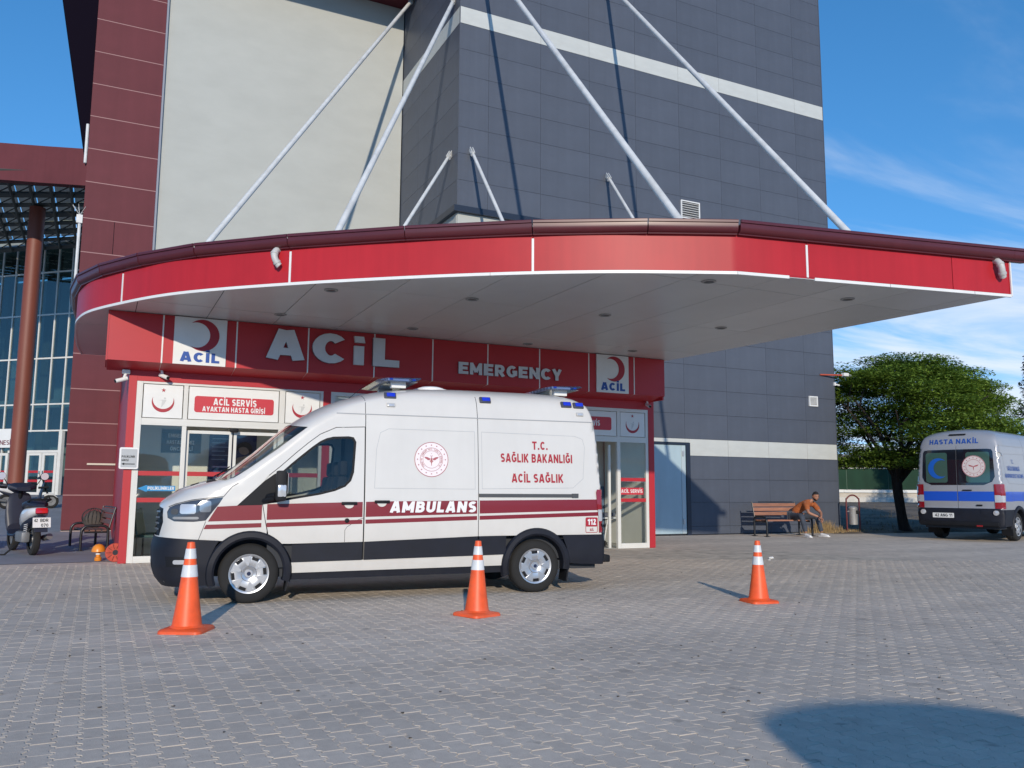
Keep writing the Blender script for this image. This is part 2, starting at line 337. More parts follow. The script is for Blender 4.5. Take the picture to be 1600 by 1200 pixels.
def stroke(P, t):
    n = len(P); Lf, Rt = [], []
    for i in range(n):
        a = Vector(P[max(i-1, 0)]); b_ = Vector(P[i]); c = Vector(P[min(i+1, n-1)])
        d1 = (b_-a).normalized() if i > 0 else (c-b_).normalized(); d2 = (c-b_).normalized() if i < n-1 else d1
        m_ = (d1+d2); m_ = m_.normalized() if m_.length > 1e-6 else d1
        k = 1/max(.7, m_.dot(d1)); nn = Vector((-m_.y, m_.x))*t/2*k; Lf.append(b_+nn); Rt.append(b_-nn)
    vs = [tuple(v) for v in Lf]+[tuple(v) for v in Rt]
    return vs, [(i, n+i, n+i+1, i+1) for i in range(n-1)]
def text_geo(txt, bold=0.0, res=3):
    """bold: stroke weight relative to the letter height"""
    t = bold if bold > 0.08 else .19
    key = (txt, t)
    if key in TCACHE: return TCACHE[key]
    x = 0; V, F = [], []; lay = 0
    for ch in txt:
        low = ch.islower(); c2 = {'i': 'İ', 'ı': 'I'}.get(ch, ch.upper()) if low and len(txt) > 1 else ch
        w_, L_ = glyph(c2, t)
        for k, P in enumerate(L_):
            n_ = 1
            if P is L_[0] and c2 == ' ': continue
            vs, fs = stroke(P, t*(.75 if (c2 in 'ĞŞ' and k == len(L_)-1) else 1)); b_ = len(V)
            V += [(x+a, b2, k+1.0) for a, b2 in vs]; F += [tuple(i+b_ for i in f) for f in fs]
        x += w_+(.13 if c2 != ' ' else 0)
    TCACHE[key] = (V, F); return V, F
def fit_text(txt, x0, x1, z0, z1, bold=0.0, shear=0.0):
    vs, fs = text_geo(txt, bold)
    xs = [v[0] for v in vs]; ax, bx_ = min(xs), max(xs)
    out = []      # z0..z1 is the height of a capital; accents and cedillas reach beyond it
    for (x, y, l_) in vs: out.append((x0+(x-ax)/(bx_-ax)*(x1-x0)+shear*y*(z1-z0), z0+y*(z1-z0), l_))
    return out, ([f[::-1] for f in fs] if x1 < x0 else fs)
def solid2d(mb, vs, fs, fn, depth):
    """flat 2D shape mapped by fn(x,z,d) -> point; given real thickness 'depth' with side walls"""
    n = len(vs); front = [fn(v[0], v[1], depth+(v[2]*.00025 if len(v) > 2 else 0)) for v in vs]; back = [fn(v[0], v[1], 0) for v in vs]
    edges = {}
    for f in fs:
        for i in range(len(f)):
            e = (f[i], f[(i+1) % len(f)]); edges[e] = edges.get(e, 0)+1
    F = list(fs)
    for (a, b) in edges:
        if (b, a) not in edges: F.append((b, a, a+n, b+n))
    mb.add(front+back, F)
def wall_text(mb, txt, x0, x1, z0, z1, Y, depth=0.004, bold=0.0, shear=0.0):
    vs, fs = fit_text(txt, x0, x1, z0, z1, bold, shear)
    solid2d(mb, vs, fs, lambda x, z, d: (x, Y-d, z), depth)
def poly2d(mb, poly, Y, depth, holes=None):
    n = len(poly)
    a = sum(poly[i][0]*poly[(i+1) % n][1]-poly[(i+1) % n][0]*poly[i][1] for i in range(n))
    if a < 0: poly = poly[::-1]
    solid2d(mb, poly, [tuple(range(n))], lambda x, z, d: (x, Y-d, z), depth)
def crescent(cx, cz, R, r, dx, n=40, ang=0.0):
    """outer circle R minus inner circle r shifted by dx (opening direction ang)"""
    d = dx; x = (d*d-r*r+R*R)/(2*d); h = math.sqrt(max(R*R-x*x, 1e-6)); a1 = math.atan2(h, x); b1 = math.atan2(h, x-d)
    out = [(R*math.cos(a1+(2*PI-2*a1)*i/n), R*math.sin(a1+(2*PI-2*a1)*i/n)) for i in range(n+1)]
    inn = [(d+r*math.cos(b1+(2*PI-2*b1)*i/n), r*math.sin(b1+(2*PI-2*b1)*i/n)) for i in range(n+1)]
    vs = out+inn; fs = [(i, i+1, n+1+i+1, n+1+i) for i in range(n)]
    c, s_ = math.cos(ang), math.sin(ang)
    vs = [(cx+x*c-y*s_, cz+x*s_+y*c) for x, y in vs]
    res = []
    for f in fs:
        ar = sum(vs[f[i]][0]*vs[f[(i+1) % 4]][1]-vs[f[(i+1) % 4]][0]*vs[f[i]][1] for i in range(4)); res.append(f if ar > 0 else f[::-1])
    return vs, res
def star2d(cx, cz, R, rot=PI/2):
    return [(cx+(R if i % 2 == 0 else R*0.4)*math.cos(rot+i*PI/5), cz+(R if i % 2 == 0 else R*0.4)*math.sin(rot+i*PI/5)) for i in range(10)]
def star_tris(cx, cz, R, rot=PI/2):
    p = star2d(cx, cz, R, rot)+[(cx, cz)]
    return p, [(i, (i+1) % 10, 10) for i in range(10)]
def ring2d(cx, cz, r0, r1, n=48):
    vs = [(cx+r1*math.cos(2*PI*i/n), cz+r1*math.sin(2*PI*i/n)) for i in range(n)]+[(cx+r0*math.cos(2*PI*i/n), cz+r0*math.sin(2*PI*i/n)) for i in range(n)]
    return vs, [(i, (i+1) % n, n+(i+1) % n, n+i) for i in range(n)]
def disc2d(cx, cz, r, n=40):
    return [(cx+r*math.cos(2*PI*i/n), cz+r*math.sin(2*PI*i/n)) for i in range(n)], [tuple(range(n))]
def rrect(x0, x1, z0, z1, r, n=4):
    P = []
    for (cx, cz, a) in ((x1-r, z1-r, 0), (x0+r, z1-r, 90), (x0+r, z0+r, 180), (x1-r, z0+r, 270)):
        for i in range(n+1):
            t = math.radians(a+90*i/n); P.append((cx+r*math.cos(t), cz+r*math.sin(t)))
    return P
def copy_tree(o, parent=None):
    c = o.copy(); col.objects.link(c); c.parent = parent
    for ch in list(o.children): copy_tree(ch, c)
    return c
def rail(pts, n=8):
    """Catmull-Rom smoothing of a point list"""
    P = [Vector(p) for p in pts]; out = []
    for i in range(len(P)-1):
        p0 = P[max(i-1, 0)]; p1 = P[i]; p2 = P[i+1]; p3 = P[min(i+2, len(P)-1)]
        for k in range(n):
            t = k/n; out.append(0.5*((2*p1)+(-p0+p2)*t+(2*p0-5*p1+4*p2-p3)*t*t+(-p0+3*p1-3*p2+p3)*t**3))
    out.append(P[-1]); return out

# ================================================================== GROUND
def sm(t): t = max(0.0, min(1.0, t)); return t*t*(3-2*t)
def edge_y(x): return 20.63-0.10*(x-22.34)
def rise_left(x, y): return 1.02*sm((y-21.0)/24.0) if x < 3 else 1.02*sm((y-21.0)/24.0)*max(0, 1-(x-3)/5)
def gz(x, y):
    z = -0.06
    dist = math.hypot(x, y)
    if x > 22.3:
        d = y-edge_y(x)
        if d > 0: z += 0.08*sm(d/0.35)+0.78*sm((dist-30)/22.0)+0.03*noise.noise(Vector((x*0.7, y*0.7, 0)))*sm(d/1.0)
    z += rise_left(x, y) if x < 8 and y > 21 else 0
    if dist > 160: z += 0.004*(dist-160)*0.2
    return z
xs = sorted(set([round(v, 3) for v in list(np.linspace(-40, 22.2, 40))+list(np.linspace(22.3, 60, 76))+list(np.geomspace(62, 1500, 24))+list(-np.geomspace(42, 1500, 20))]))
ys = sorted(set([round(v, 3) for v in list(np.linspace(-40, 16, 12))+list(np.linspace(16.3, 50, 90))+list(np.geomspace(52, 1500, 24))+list(-np.geomspace(42, 1500, 14))]))
vs = [(x, y, gz(x, y)) for y in ys for x in xs]; nx = len(xs)
fs = [(j*nx+i, j*nx+i+1, (j+1)*nx+i+1, (j+1)*nx+i) for j in range(len(ys)-1) for i in range(nx-1)]
earth = M('earth', (0.15, 0.115, 0.08), 0.95, var=0.45, vscale=1.1, bump=0.6, bscale=5)
struct('ground', MB().add(vs, fs), earth, True)

# pavement: a bedding sheet whose joints line up with the paving stones standing on it near the camera
PW, PL = 0.1275, 0.225
pav = bpy.data.materials.new('pavement_far'); pav.use_nodes = True; t = pav.node_tree; b = t.nodes['Principled BSDF']; b.inputs['Roughness'].default_value = 0.85
PCOL = (0.55, 0.475, 0.39)
def paving_nodes(t, b, islands):
    g = t.nodes.new('ShaderNodeNewGeometry'); n1 = t.nodes.new('ShaderNodeTexNoise'); n1.inputs['Scale'].default_value = 0.55; n1.inputs['Detail'].default_value = 7; n1.inputs['Roughness'].default_value = 0.62
    t.links.new(g.outputs['Position'], n1.inputs['Vector'])
    n2 = t.nodes.new('ShaderNodeTexNoise'); n2.inputs['Scale'].default_value = 9; n2.inputs['Detail'].default_value = 8; n2.inputs['Roughness'].default_value = 0.75
    t.links.new(g.outputs['Position'], n2.inputs['Vector'])
    n3 = t.nodes.new('ShaderNodeTexNoise'); n3.inputs['Scale'].default_value = 140; n3.inputs['Detail'].default_value = 3
    t.links.new(g.outputs['Position'], n3.inputs['Vector'])
    def mr(v, a, b_, c, d):
        m = t.nodes.new('ShaderNodeMapRange'); m.inputs['From Min'].default_value = a; m.inputs['From Max'].default_value = b_; m.inputs['To Min'].default_value = c; m.inputs['To Max'].default_value = d
        t.links.new(v, m.inputs['Value']); return m.outputs[0]
    def mu(a, b_):
        m = t.nodes.new('ShaderNodeMath'); m.operation = 'MULTIPLY'; t.links.new(a, m.inputs[0]); t.links.new(b_, m.inputs[1]); return m.outputs[0]
    f = mu(mu(mr(n1.outputs['Fac'], 0.3, 0.7, 0.90, 1.09), mr(n2.outputs['Fac'], 0.3, 0.7, 0.88, 1.10)), mr(n3.outputs['Fac'], 0.3, 0.7, 0.90, 1.10))
    if islands:
        f = mu(f, mr(g.outputs['Random Per Island'], 0, 1, 0.93, 1.06))
        oi = t.nodes.new('ShaderNodeObjectInfo'); f = mu(f, mr(oi.outputs['Random'], 0, 1, 0.95, 1.05))
    # oil and dirt spots
    v = t.nodes.new('ShaderNodeTexNoise'); v.inputs['Scale'].default_value = 1.7; v.inputs['Detail'].default_value = 3; t.links.new(g.outputs['Position'], v.inputs['Vector'])
    f = mu(f, mr(v.outputs['Fac'], 0.66, 0.74, 1.0, 0.78))
    v2_ = t.nodes.new('ShaderNodeTexNoise'); v2_.inputs['Scale'].default_value = 4.5; v2_.inputs['Detail'].default_value = 2; t.links.new(g.outputs['Position'], v2_.inputs['Vector'])
    f = mu(f, mr(v2_.outputs['Fac'], 0.68, 0.74, 1.0, 0.66))
    # broad dusty wheel tracks crossing the forecourt
    mpg = t.nodes.new('ShaderNodeMapping'); mpg.inputs['Rotation'].default_value = (0, 0, math.radians(24)); mpg.inputs['Scale'].default_value = (0.10, 0.9, 1); t.links.new(g.outputs['Position'], mpg.inputs[0])
    v3_ = t.nodes.new('ShaderNodeTexNoise'); v3_.inputs['Scale'].default_value = 1.0; v3_.inputs['Detail'].default_value = 4; t.links.new(mpg.outputs[0], v3_.inputs['Vector'])
    f = mu(f, mr(v3_.outputs['Fac'], 0.35, 0.65, 0.91, 1.08))
    c = t.nodes.new('ShaderNodeMixRGB'); c.inputs['Color1'].default_value = (*PCOL, 1); c.inputs['Color2'].default_value = (0.55, 0.47, 0.38, 1)
    t.links.new(mr(n1.outputs['Fac'], 0.35, 0.65, 0, 1), c.inputs['Fac'])
    s = t.nodes.new('ShaderNodeVectorMath'); s.operation = 'SCALE'; t.links.new(c.outputs[0], s.inputs[0]); t.links.new(f, s.inputs['Scale'])
    bp = t.nodes.new('ShaderNodeBump'); bp.inputs['Strength'].default_value = 0.35; bp.inputs['Distance'].default_value = 0.004
    t.links.new(n3.outputs['Fac'], bp.inputs['Height'])
    return s.outputs[0], bp, g
colr, bp, g = paving_nodes(t, b, False)
# running-bond joints: stones long along Y, columns along X
sx = t.nodes.new('ShaderNodeSeparateXYZ'); t.links.new(g.outputs['Position'], sx.inputs[0]); cx = t.nodes.new('ShaderNodeCombineXYZ')
t.links.new(sx.outputs['Y'], cx.inputs[0]); t.links.new(sx.outputs['X'], cx.inputs[1])
br = t.nodes.new('ShaderNodeTexBrick'); br.inputs['Scale'].default_value = 1.0; br.inputs['Brick Width'].default_value = PL; br.inputs['Row Height'].default_value = PW
br.inputs['Mortar Size'].default_value = 0.006; br.inputs['Mortar Smooth'].default_value = 0.4; br.offset = 0.5
br.inputs['Color1'].default_value = (0.9, 0.9, 0.9, 1); br.inputs['Color2'].default_value = (1.1, 1.1, 1.1, 1); br.inputs['Mortar'].default_value = (1.08, 1.06, 1.02, 1)
t.links.new(cx.outputs[0], br.inputs['Vector'])
mm = t.nodes.new('ShaderNodeVectorMath'); mm.operation = 'MULTIPLY'; t.links.new(colr, mm.inputs[0]); t.links.new(br.outputs['Color'], mm.inputs[1])
t.links.new(mm.outputs[0], b.inputs['Base Color']); t.links.new(bp.outputs[0], b.inputs['Normal'])
pst = bpy.data.materials.new('paving_stone'); pst.use_nodes = True; t = pst.node_tree; b = t.nodes['Principled BSDF']; b.inputs['Roughness'].default_value = 0.82
colr, bp, g = paving_nodes(t, b, True); t.links.new(colr, b.inputs['Base Color']); t.links.new(bp.outputs[0], b.inputs['Normal'])
sand = M('joint_sand', (0.47, 0.415, 0.34), 0.95, var=0.35, vscale=3)
poly = [(-45, -60), (80, -60), (80, edge_y(80)), (22.34, 20.63), (22.34, 21.66), (-0.0, 21.66), (-0.0, 17.81), (-45, 17.81)]
mb = MB(); mb.prism(poly, -0.05, -0.007)
pavement = struct('pavement', mb, pav)

FWD2 = Vector((math.cos(yaw), math.sin(yaw))); RGT2 = Vector((math.sin(yaw), -math.cos(yaw)))
A_ = 0.0125; P_ = PL/2
def zig(y):
    u = (y/P_) % 1.0
    pts = [(0, A_), (0.22, A_), (0.42, -A_), (0.72, -A_), (0.92, A_), (1.0, A_)]
    for (a, va), (b_, vb) in zip(pts, pts[1:]):
        if u <= b_: return va+(vb-va)*(u-a)/(b_-a)
    return A_
ysamp = [0.0]
for k in range(2):
    for q in (0.22, 0.42, 0.72, 0.92): ysamp.append((k+q)*P_)
ysamp.append(PL)
J = 0.0021
def paver_outline(inset):
    L_ = []; R_ = []
    for y in ysamp:
        yy = min(max(y, J+inset), PL-J-inset); o = zig(y)
        L_.append((-PW/2+o+J+inset, yy)); R_.append((PW/2+o-J-inset, yy))
    return R_+L_[::-1]
o0 = paver_outline(0.0); o1 = paver_outline(0.004); n = len(o0)
pv = [(x, y-PL/2, -0.011) for x, y in o0]+[(x, y-PL/2, -0.0022) for x, y in o0]+[(x, y-PL/2, 0.0) for x, y in o1]
k_ = len(ysamp)
top = [(2*n+i, 2*n+i+1, 2*n+n-2-i, 2*n+n-1-i) for i in range(k_-1)]
pf = top+[(i, (i+1) % n, n+(i+1) % n, n+i) for i in range(n)]+[(n+i, n+(i+1) % n, 2*n+(i+1) % n, 2*n+i) for i in range(n)]
cells = []
for ci in range(int(-9/PW), int(24/PW)):
    x = (ci+0.5)*PW; off = PL/2 if ci % 2 else 0.0
    for ri in range(int(-2/PL), int(21.4/PL)):
        y = ri*PL+off+PL/2
        p = Vector((x, y)); dz = p.dot(FWD2); dl = p.dot(RGT2)
        if dz < 1.6 or dz > 17.5 or abs(dl) > 0.66*dz+0.7: continue
        if y > 17.1 and x < 12.6: continue
        if y > 17.7 and x < 0.6: continue
        cells.append((dz if abs(dl) < 0.62*dz+0.15 and dz > 3.05 else dz+6, x, y))
cells.sort()
rng = random.Random(3)
pme = bpy.data.meshes.new('paver'); pme.from_pydata(pv, [], pf); pme.materials.append(pst); pme.update()
for d, x, y in cells[:300]:
    o = link('paver', pme, pavement, (x, y, rng.uniform(-0.0012, 0.0012)), (rng.gauss(0, 0.004), rng.gauss(0, 0.006), rng.gauss(0, 0.004)))
rest = cells[300:]
PV = np.array(pv); F = np.array([list(f) for f in pf]); m = len(rest)
T = np.array([[x, y, rng.uniform(-0.0012, 0.0012)] for _, x, y in rest]); tx = np.array([[rng.gauss(0, 0.004), rng.gauss(0, 0.006)] for _ in rest])
V = PV[None]+T[:, None]; V[:, :, 2] += PV[None, :, 1]*tx[:, :1]-PV[None, :, 0]*tx[:, 1:]
FF = (F[None]+(np.arange(m)*len(pv))[:, None, None]).reshape(-1, 4)
me = bpy.data.meshes.new('paver_field'); me.from_pydata(V.reshape(-1, 3).tolist(), [], FF.tolist()); me.materials.append(pst); me.update()
o = link('paver_field', me, pavement); o['kind'] = 'stuff'
# sand bed shown in the joints of the near field
hull = [(-2.2, 1.2), (1.9, 0.6), (14.2, 5.6), (13.0, 14.5), (11.0, 17.1), (-0.3, 17.1), (-2.4, 17.4)]
struct('joint_sand', MB().prism([(-1.9, 2.2), (0.2, 0.6), (3.2, -0.6), (18.2, 1.2), (14.6, 15.0), (12.6, 16.9), (0.6, 16.9), (-1.9, 16.9)], -0.0069, -0.0035), sand)

# smooth concrete walkway rising to the main entrance on the left
conc = M('walkway_concrete', (0.235, 0.245, 0.265), 0.75, var=0.15, vscale=1.2, bump=0.1, bscale=30)
ysl = list(np.linspace(17.82, 60, 50)); xsl = [-45, -20, -8, -4, -2, 0.44, 3.0, 6.0]
vs = [(x, y, (0.004 if y > 17.9 else -0.002)+rise_left(x, y)) for y in ysl for x in xsl]
mb = MB(); mb.add(vs, [(j*8+i, j*8+i+1, (j+1)*8+i+1, (j+1)*8+i) for j in range(49) for i in range(7) if not (ysl[j] < 21 and i > 4)])
walk = struct('walkway', mb, conc, True)
# steps in front of the main entrance
mb = MB()
mb.bx(-9, -1.5, 41.0, 45.0, 0.6, 0.92); mb.bx(-9, -1.6, 40.6, 40.998, 0.6, 0.80)
struct('entrance_step', mb, M('step_stone', (0.30, 0.29, 0.27), 0.8, var=0.1))

# ================================================================== MAIN HOSPITAL BUILDING
hb = thing('hospital_building', 'tall hospital block of slate blue panels with white bands, white rendered wall and maroon pillar', 'building', (16, 24, 0))
YD, XC, YW = 21.67, 8.86, 26.88
unit = MB().box((0, 0, 0), (1, 1, 1))
um = {}
def unitmesh(name, mat):
    if name not in um: um[name] = unit.mesh(name, mat)
    return um[name]
def piece(name, mat, x0, x1, y0, y1, z0, z1, parent, key=None):
    b_ = wbase(parent); me = unitmesh(key or name, mat)
    return link(name, me, parent, ((x0+x1)/2-b_.x, (y0+y1)/2-b_.y, (z0+z1)/2-b_.z), None, (x1-x0, y1-y0, z1-z0))
mb = MB(); ZT = 22.3
mb.bx(XC+0.03, 23.6-0.03, YD+0.03, 34, 0, ZT-0.05); mb.build('wall', joint, hb, world=True)
mb = MB(); mb.bx(23.58, 23.6, YD+0.05, 34, 0, ZT); mb.build('side_wall', slate, hb, world=True)
G = 0.008
fx = [XC, 9.82, 11.59, 13.35, 15.12, 16.88, 18.64, 20.40, 22.17, 23.6]
up_rows = [(9.54+0.81*i, 9.54+0.81*(i+1), 0) for i in range(7)]+[(15.21, 15.74, 1)]+[(15.74+0.81*i, 15.74+0.81*(i+1), 0) for i in range(8)]
lo_rows = [(0.02, 0.27, 0), (0.27, 1.03, 0), (1.03, 1.77, 0), (1.77, 2.52, 0), (2.52, 3.06, 1)]+[(3.06+0.81*i, 3.06+0.81*(i+1), 0) for i in range(8)]
DX0, DX1, DZ = 15.3, 17.0, 2.93
for i in range(len(fx)-1):
    rows = list(up_rows)
    if i >= 2: rows = lo_rows+rows
    for (z0, z1, wb) in rows:
        x0, x1 = fx[i], fx[i+1]
        segs = [(x0, x1)]
        if z0 < DZ:
            segs = [(a, b_) for a, b_ in ((x0, min(x1, DX0-0.0)), (max(x0, DX1+0.05), x1)) if b_-a > 0.06]
            if wb: segs = [(x0, x1)]; 
        zz0 = z0
        for a, b_ in segs:
            if wb and z0 < DZ and a < DX1 and b_ > DX0:
                if b_ > DX1+0.1: piece('white_band_panel', whiteband, DX1+0.05, b_-G/2, YD, YD+0.03, z0+G/2, z1-G/2, hb)
                piece('white_band_panel', whiteband, a+G/2, min(b_, DX1+0.05)-G/2, YD, YD+0.03, DZ+0.01, z1-G/2, hb); continue
            if wb: piece('white_band_panel', whiteband, a+G/2, b_-G/2, YD-0.004, YD+0.03, z0+G/2, z1-G/2, hb)
            else: piece('slate_panel', slate, a+G/2, b_-G/2, YD, YD+0.03, z0+G/2, z1-G/2, hb)
fy = [YD, 23.40, 25.15, YW]
for j in range(3):
    for (z0, z1, wb) in up_rows:
        piece('white_band_panel' if wb else 'slate_panel', whiteband if wb else slate, XC-(0.004 if wb else 0), XC+0.03, fy[j]+(0.034 if j == 0 else 0)+G/2, fy[j+1]-G/2, z0+G/2, z1-G/2, hb)
mb = MB(); mb.bx(XC-0.012, XC+0.012, YD-0.012, YD+0.012, 9.54, ZT); mb.build('corner_trim', slate, hb, world=True)
mb = MB(); mb.bx(23.585, 23.612, YD-0.012, YD+0.02, 0, ZT); mb.build('corner_trim', slate, hb, world=True)
mb = MB(); mb.bx(XC-0.16, 12.5, YD-0.16, YD+0.02, 9.34, 9.52); mb.bx(XC-0.16, XC+0.02, YD+0.02, YW, 9.34, 9.52); mb.build('flashing', frameblack, hb, world=True)
mb = MB(); mb.bx(XC, 12.5, YD-0.02, YD+0.03, 5.0, 9.34); mb.bx(XC-0.02, XC+0.03, YD+0.03, YW, 0, 9.34); mb.build('plinth_render', render_white, hb, world=True)
# service door
dr = piece('service_door', paleblue, DX0, DX1-0.13, YD-0.02, YD+0.02, 0.05, DZ-0.09, hb)
mb = MB(); mb.bx(DX1-0.12, DX1+0.04, YD-0.05, YD+0.02, 0.0, DZ); mb.bx(DX0-0.1, DX1-0.121, YD-0.05, YD+0.02, DZ-0.08, DZ); mb.build('door_frame', frameblack, hb, world=True)
mb = MB(); mb.bx(DX1-0.30, DX1-0.17, YD-0.035, YD-0.021, 0.05, DZ-0.10); mb.build('door_edge', M('door_edge', (0.42, 0.50, 0.53), 0.4), hb, world=True)
mb = MB()
for z in (0.35, 2.5): mb.bx(DX1-0.28, DX1-0.20, YD-0.06, YD-0.036, z, z+0.16)
mb.build('hinge', steel, hb, world=True)
# louvred vents
def vent(x, z, wd, h, label):
    tvent = thing('wall_vent', label, 'vent', (x, YD-0.001, z))
    mb = MB(); t_ = 0.035
    mb.bx(-wd/2, wd/2, -0.05, 0, -h/2, -h/2+t_); mb.bx(-wd/2, wd/2, -0.05, 0, h/2-t_, h/2); mb.bx(-wd/2, -wd/2+t_, -0.05, 0, -h/2+t_, h/2-t_); mb.bx(wd/2-t_, wd/2, -0.05, 0, -h/2+t_, h/2-t_)
    mb.build('frame', whitep, tvent)
    mb = MB(); mb.bx(-wd/2+t_, wd/2-t_, -0.012, -0.008, -h/2+t_, h/2-t_); mb.build('backing', dgrey, tvent)
    k = 7; me = MB().box((0, 0, 0), (wd-2*t_, 0.035, 0.012), m=Matrix.Rotation(math.radians(35), 3, 'X')).mesh('slat', whitep)
    for i in range(k): link('slat', me, tvent, (0, -0.03, -h/2+t_+(i+0.5)*(h-2*t_)/k))
vent(17.27, 10.72, 0.78, 0.62, 'white louvred vent on the slate wall just above the red canopy')
vent(22.52, 4.56, 0.40, 0.36, 'small white louvred vent on the slate wall above the seated man')
# small white sensor lamp and red arm at the building corner
wl = thing('wall_floodlight', 'small white floodlight on a red arm at the corner of the slate wall', 'lamp', (22.8, YD-0.02, 5.54))
mb = MB(); mb.tube([(0.1, 0, 0), (0.9, -0.25, 0.0)], 0.028, 8); mb.build('arm', M('arm_red', (0.45, 0.08, 0.04), 0.5), wl)
mb = MB(); mb.bbox((1.02, -0.29, 0.02), (0.24, 0.16, 0.12), 0.02); mb.tube([(1.1, -0.30, 0), (1.24, -0.36, 0.0)], 0.035, 8); mb.build('lamp_head', whitep, wl)
mb = MB(); mb.tube([(0.78, 0.0, -0.3), (0.98, -0.05, -0.34)], 0.03, 8); mb.bbox((0.80, 0.0, -0.3), (0.08, 0.08, 0.12), 0.01); mb.build('sensor', whitep, wl)
# white rendered wall, formwork joints, red overhang above it
mb = MB(); mb.bx(1.115, XC-0.03, YW, YW+0.4, 0, ZT); mb.build('white_wall', render_white, hb, world=True)
mb = MB(); mb.bx(1.115, XC-0.035, 24.6, YW-0.01, 18.42, 19.3); mb.build('overhang', maroon, hb, world=True)
mb = MB(); mb.bx(1.06, 1.114, YW-0.10, YW+0.02, 0, ZT); mb.build('corner_profile', M('corner_profile', (0.22, 0.24, 0.29), 0.5), hb, world=True)
# maroon pillar
mb = MB(); mb.bx(-0.83, 1.05, YW-0.05, YW+0.5, 0.0, ZT); mb.build('pillar_core', joint, hb, world=True)
pz = [0.18, 1.16, 1.88, 2.59, 3.21, 4.18, 5.20, 6.20, 7.20, 8.20, 9.22, 10.33, 11.35, 12.36, 13.38, 14.40, 15.44, 16.46, 17.48, 18.5, 19.52, 20.5, 21.5]
for a, b_ in zip(pz, pz[1:]):
    if abs(a-8.20) < 0.01:
        piece('cladding_panel', maroon, -0.85, -0.02, YW-0.09, YW-0.055, a+0.02, b_-0.008, hb); piece('cladding_panel', maroon, -0.005, 1.055, YW-0.09, YW-0.055, a+0.02, b_-0.008, hb)
    else: piece('cladding_panel', maroon, -0.85, 1.055, YW-0.09, YW-0.055, a+0.02, b_-0.008, hb)
    piece('joint_strip', maroon_seam, -0.85, 1.055, YW-0.085, YW-0.05, b_-0.0075, b_+0.0195, hb)
mb = MB(); mb.bx(-0.85, 1.055, YW-0.1, YW, -0.1, 0.175); mb.build('plinth', M('pillar_plinth', (0.35, 0.28, 0.26), 0.8, var=0.2), hb, world=True)
mb = MB(); mb.bx(-0.30, 1.0, YW-0.13, YW-0.088, 2.02, 2.07); mb.build('rail_strip', M('cream_strip', (0.55, 0.50, 0.42), 0.5), hb, world=True)
# raking fin beside the pillar, an underside's shade put into its near-black colour
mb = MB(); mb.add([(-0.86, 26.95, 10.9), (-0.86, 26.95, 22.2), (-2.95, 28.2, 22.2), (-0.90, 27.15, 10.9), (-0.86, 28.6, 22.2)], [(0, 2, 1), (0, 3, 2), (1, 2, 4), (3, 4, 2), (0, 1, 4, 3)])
mb.build('raking_fin', M('fin_painted_shade', (0.006, 0.004, 0.009), 0.95, spec=0.05), hb, world=True)
mb = MB()
mb.tube([(-0.93, 26.85, 7.2), (-0.93, 26.85, 9.05)], 0.045, 8); mb.bx(-1.02, -0.86, 26.78, 26.9, 9.05, 9.3)
for k in range(7): mb.tube([(-0.94, 26.84, 9.3), (-0.94+0.22*math.cos(k*0.9), 26.84+0.1*math.sin(k*0.9), 9.55+0.05*(k % 2))], 0.006, 4)
mb.build('bird_spike_pipe', whitesteel, hb, world=True)
mb = MB(); mb.tube([(-0.9, 26.85, 10.9), (-0.9, 26.85, 12.1)], 0.045, 8); mb.build('downpipe', whitesteel, hb, world=True)

# ================================================================== ENTRANCE CANOPY
ZS = 4.61
canopy = thing('entrance_canopy', 'large curved red canopy with grey underside hung on white rods over the emergency entrance', 'canopy', (6, 14, 0))
raw = [(-0.53, 22.67), (-0.60, 21.4), (-0.61, 20.2), (-0.59, 18.9), (-0.53, 18.0), (-0.32, 17.06), (0.19, 16.01), (0.83, 14.98), (1.55, 14.16), (2.55, 13.22), (3.55, 12.38), (4.59, 11.57), (5.66, 10.82), (6.70, 10.20), (7.55, 9.78), (8.36, 9.41), (9.54, 9.187), (11.13, 8.887), (12.2, 8.685), (13.34, 8.47)]
path = [Vector((p.x, p.y)) for p in rail([(a, b_, 0) for a, b_ in raw[:16]], 6)]+[Vector(p) for p in raw[16:]]
back_r = Vector((12.56, 16.83)); path2 = path+[back_r.lerp(path[-1], 0.5), back_r, Vector((12.5, 21.6))]
def sweep(pts, prof, closed_prof=True):
    """prof: list of (outward, z); returns MB"""
    mb = MB(); n = len(prof)
    for i, p in enumerate(pts):
        a = pts[max(i-1, 0)]; b_ = pts[min(i+1, len(pts)-1)]; d = (b_-a).normalized(); o_ = Vector((d.y, -d.x))
        k = 1.0
        if 0 < i < len(pts)-1:
            d1 = (p-a).normalized(); k = 1/max(0.5, d1.dot(d))
        for (q, z) in prof: mb.v.append((p.x+o_.x*q*k, p.y+o_.y*q*k, z))
    for i in range(len(pts)-1):
        for j in range(n):
            j2 = (j+1) % n; mb.f.append((i*n+j, (i+1)*n+j, (i+1)*n+j2, i*n+j2))
    mb.f.append(tuple(range(n))); e = (len(pts)-1)*n; mb.f.append(tuple(e+j for j in range(n))[::-1])
    return mb
def nearest(P): return min(range(len(path)), key=lambda i: (path[i]-Vector(P)).length)
def subpath(i0, i1, g0=0.0, g1=0.0):
    pts = [path[i].copy() for i in range(i0, i1+1)]
    if g0: pts[0] = pts[0]+(pts[1]-pts[0]).normalized()*g0
    if g1: pts[-1] = pts[-1]+(pts[-2]-pts[-1]).normalized()*g1
    return pts
cuts = [0]+[nearest(p) for p in ((0.19, 16.01), (2.55, 13.22), (5.66, 10.82), (9.54, 9.19), (12.2, 8.69))]+[len(path)-1]
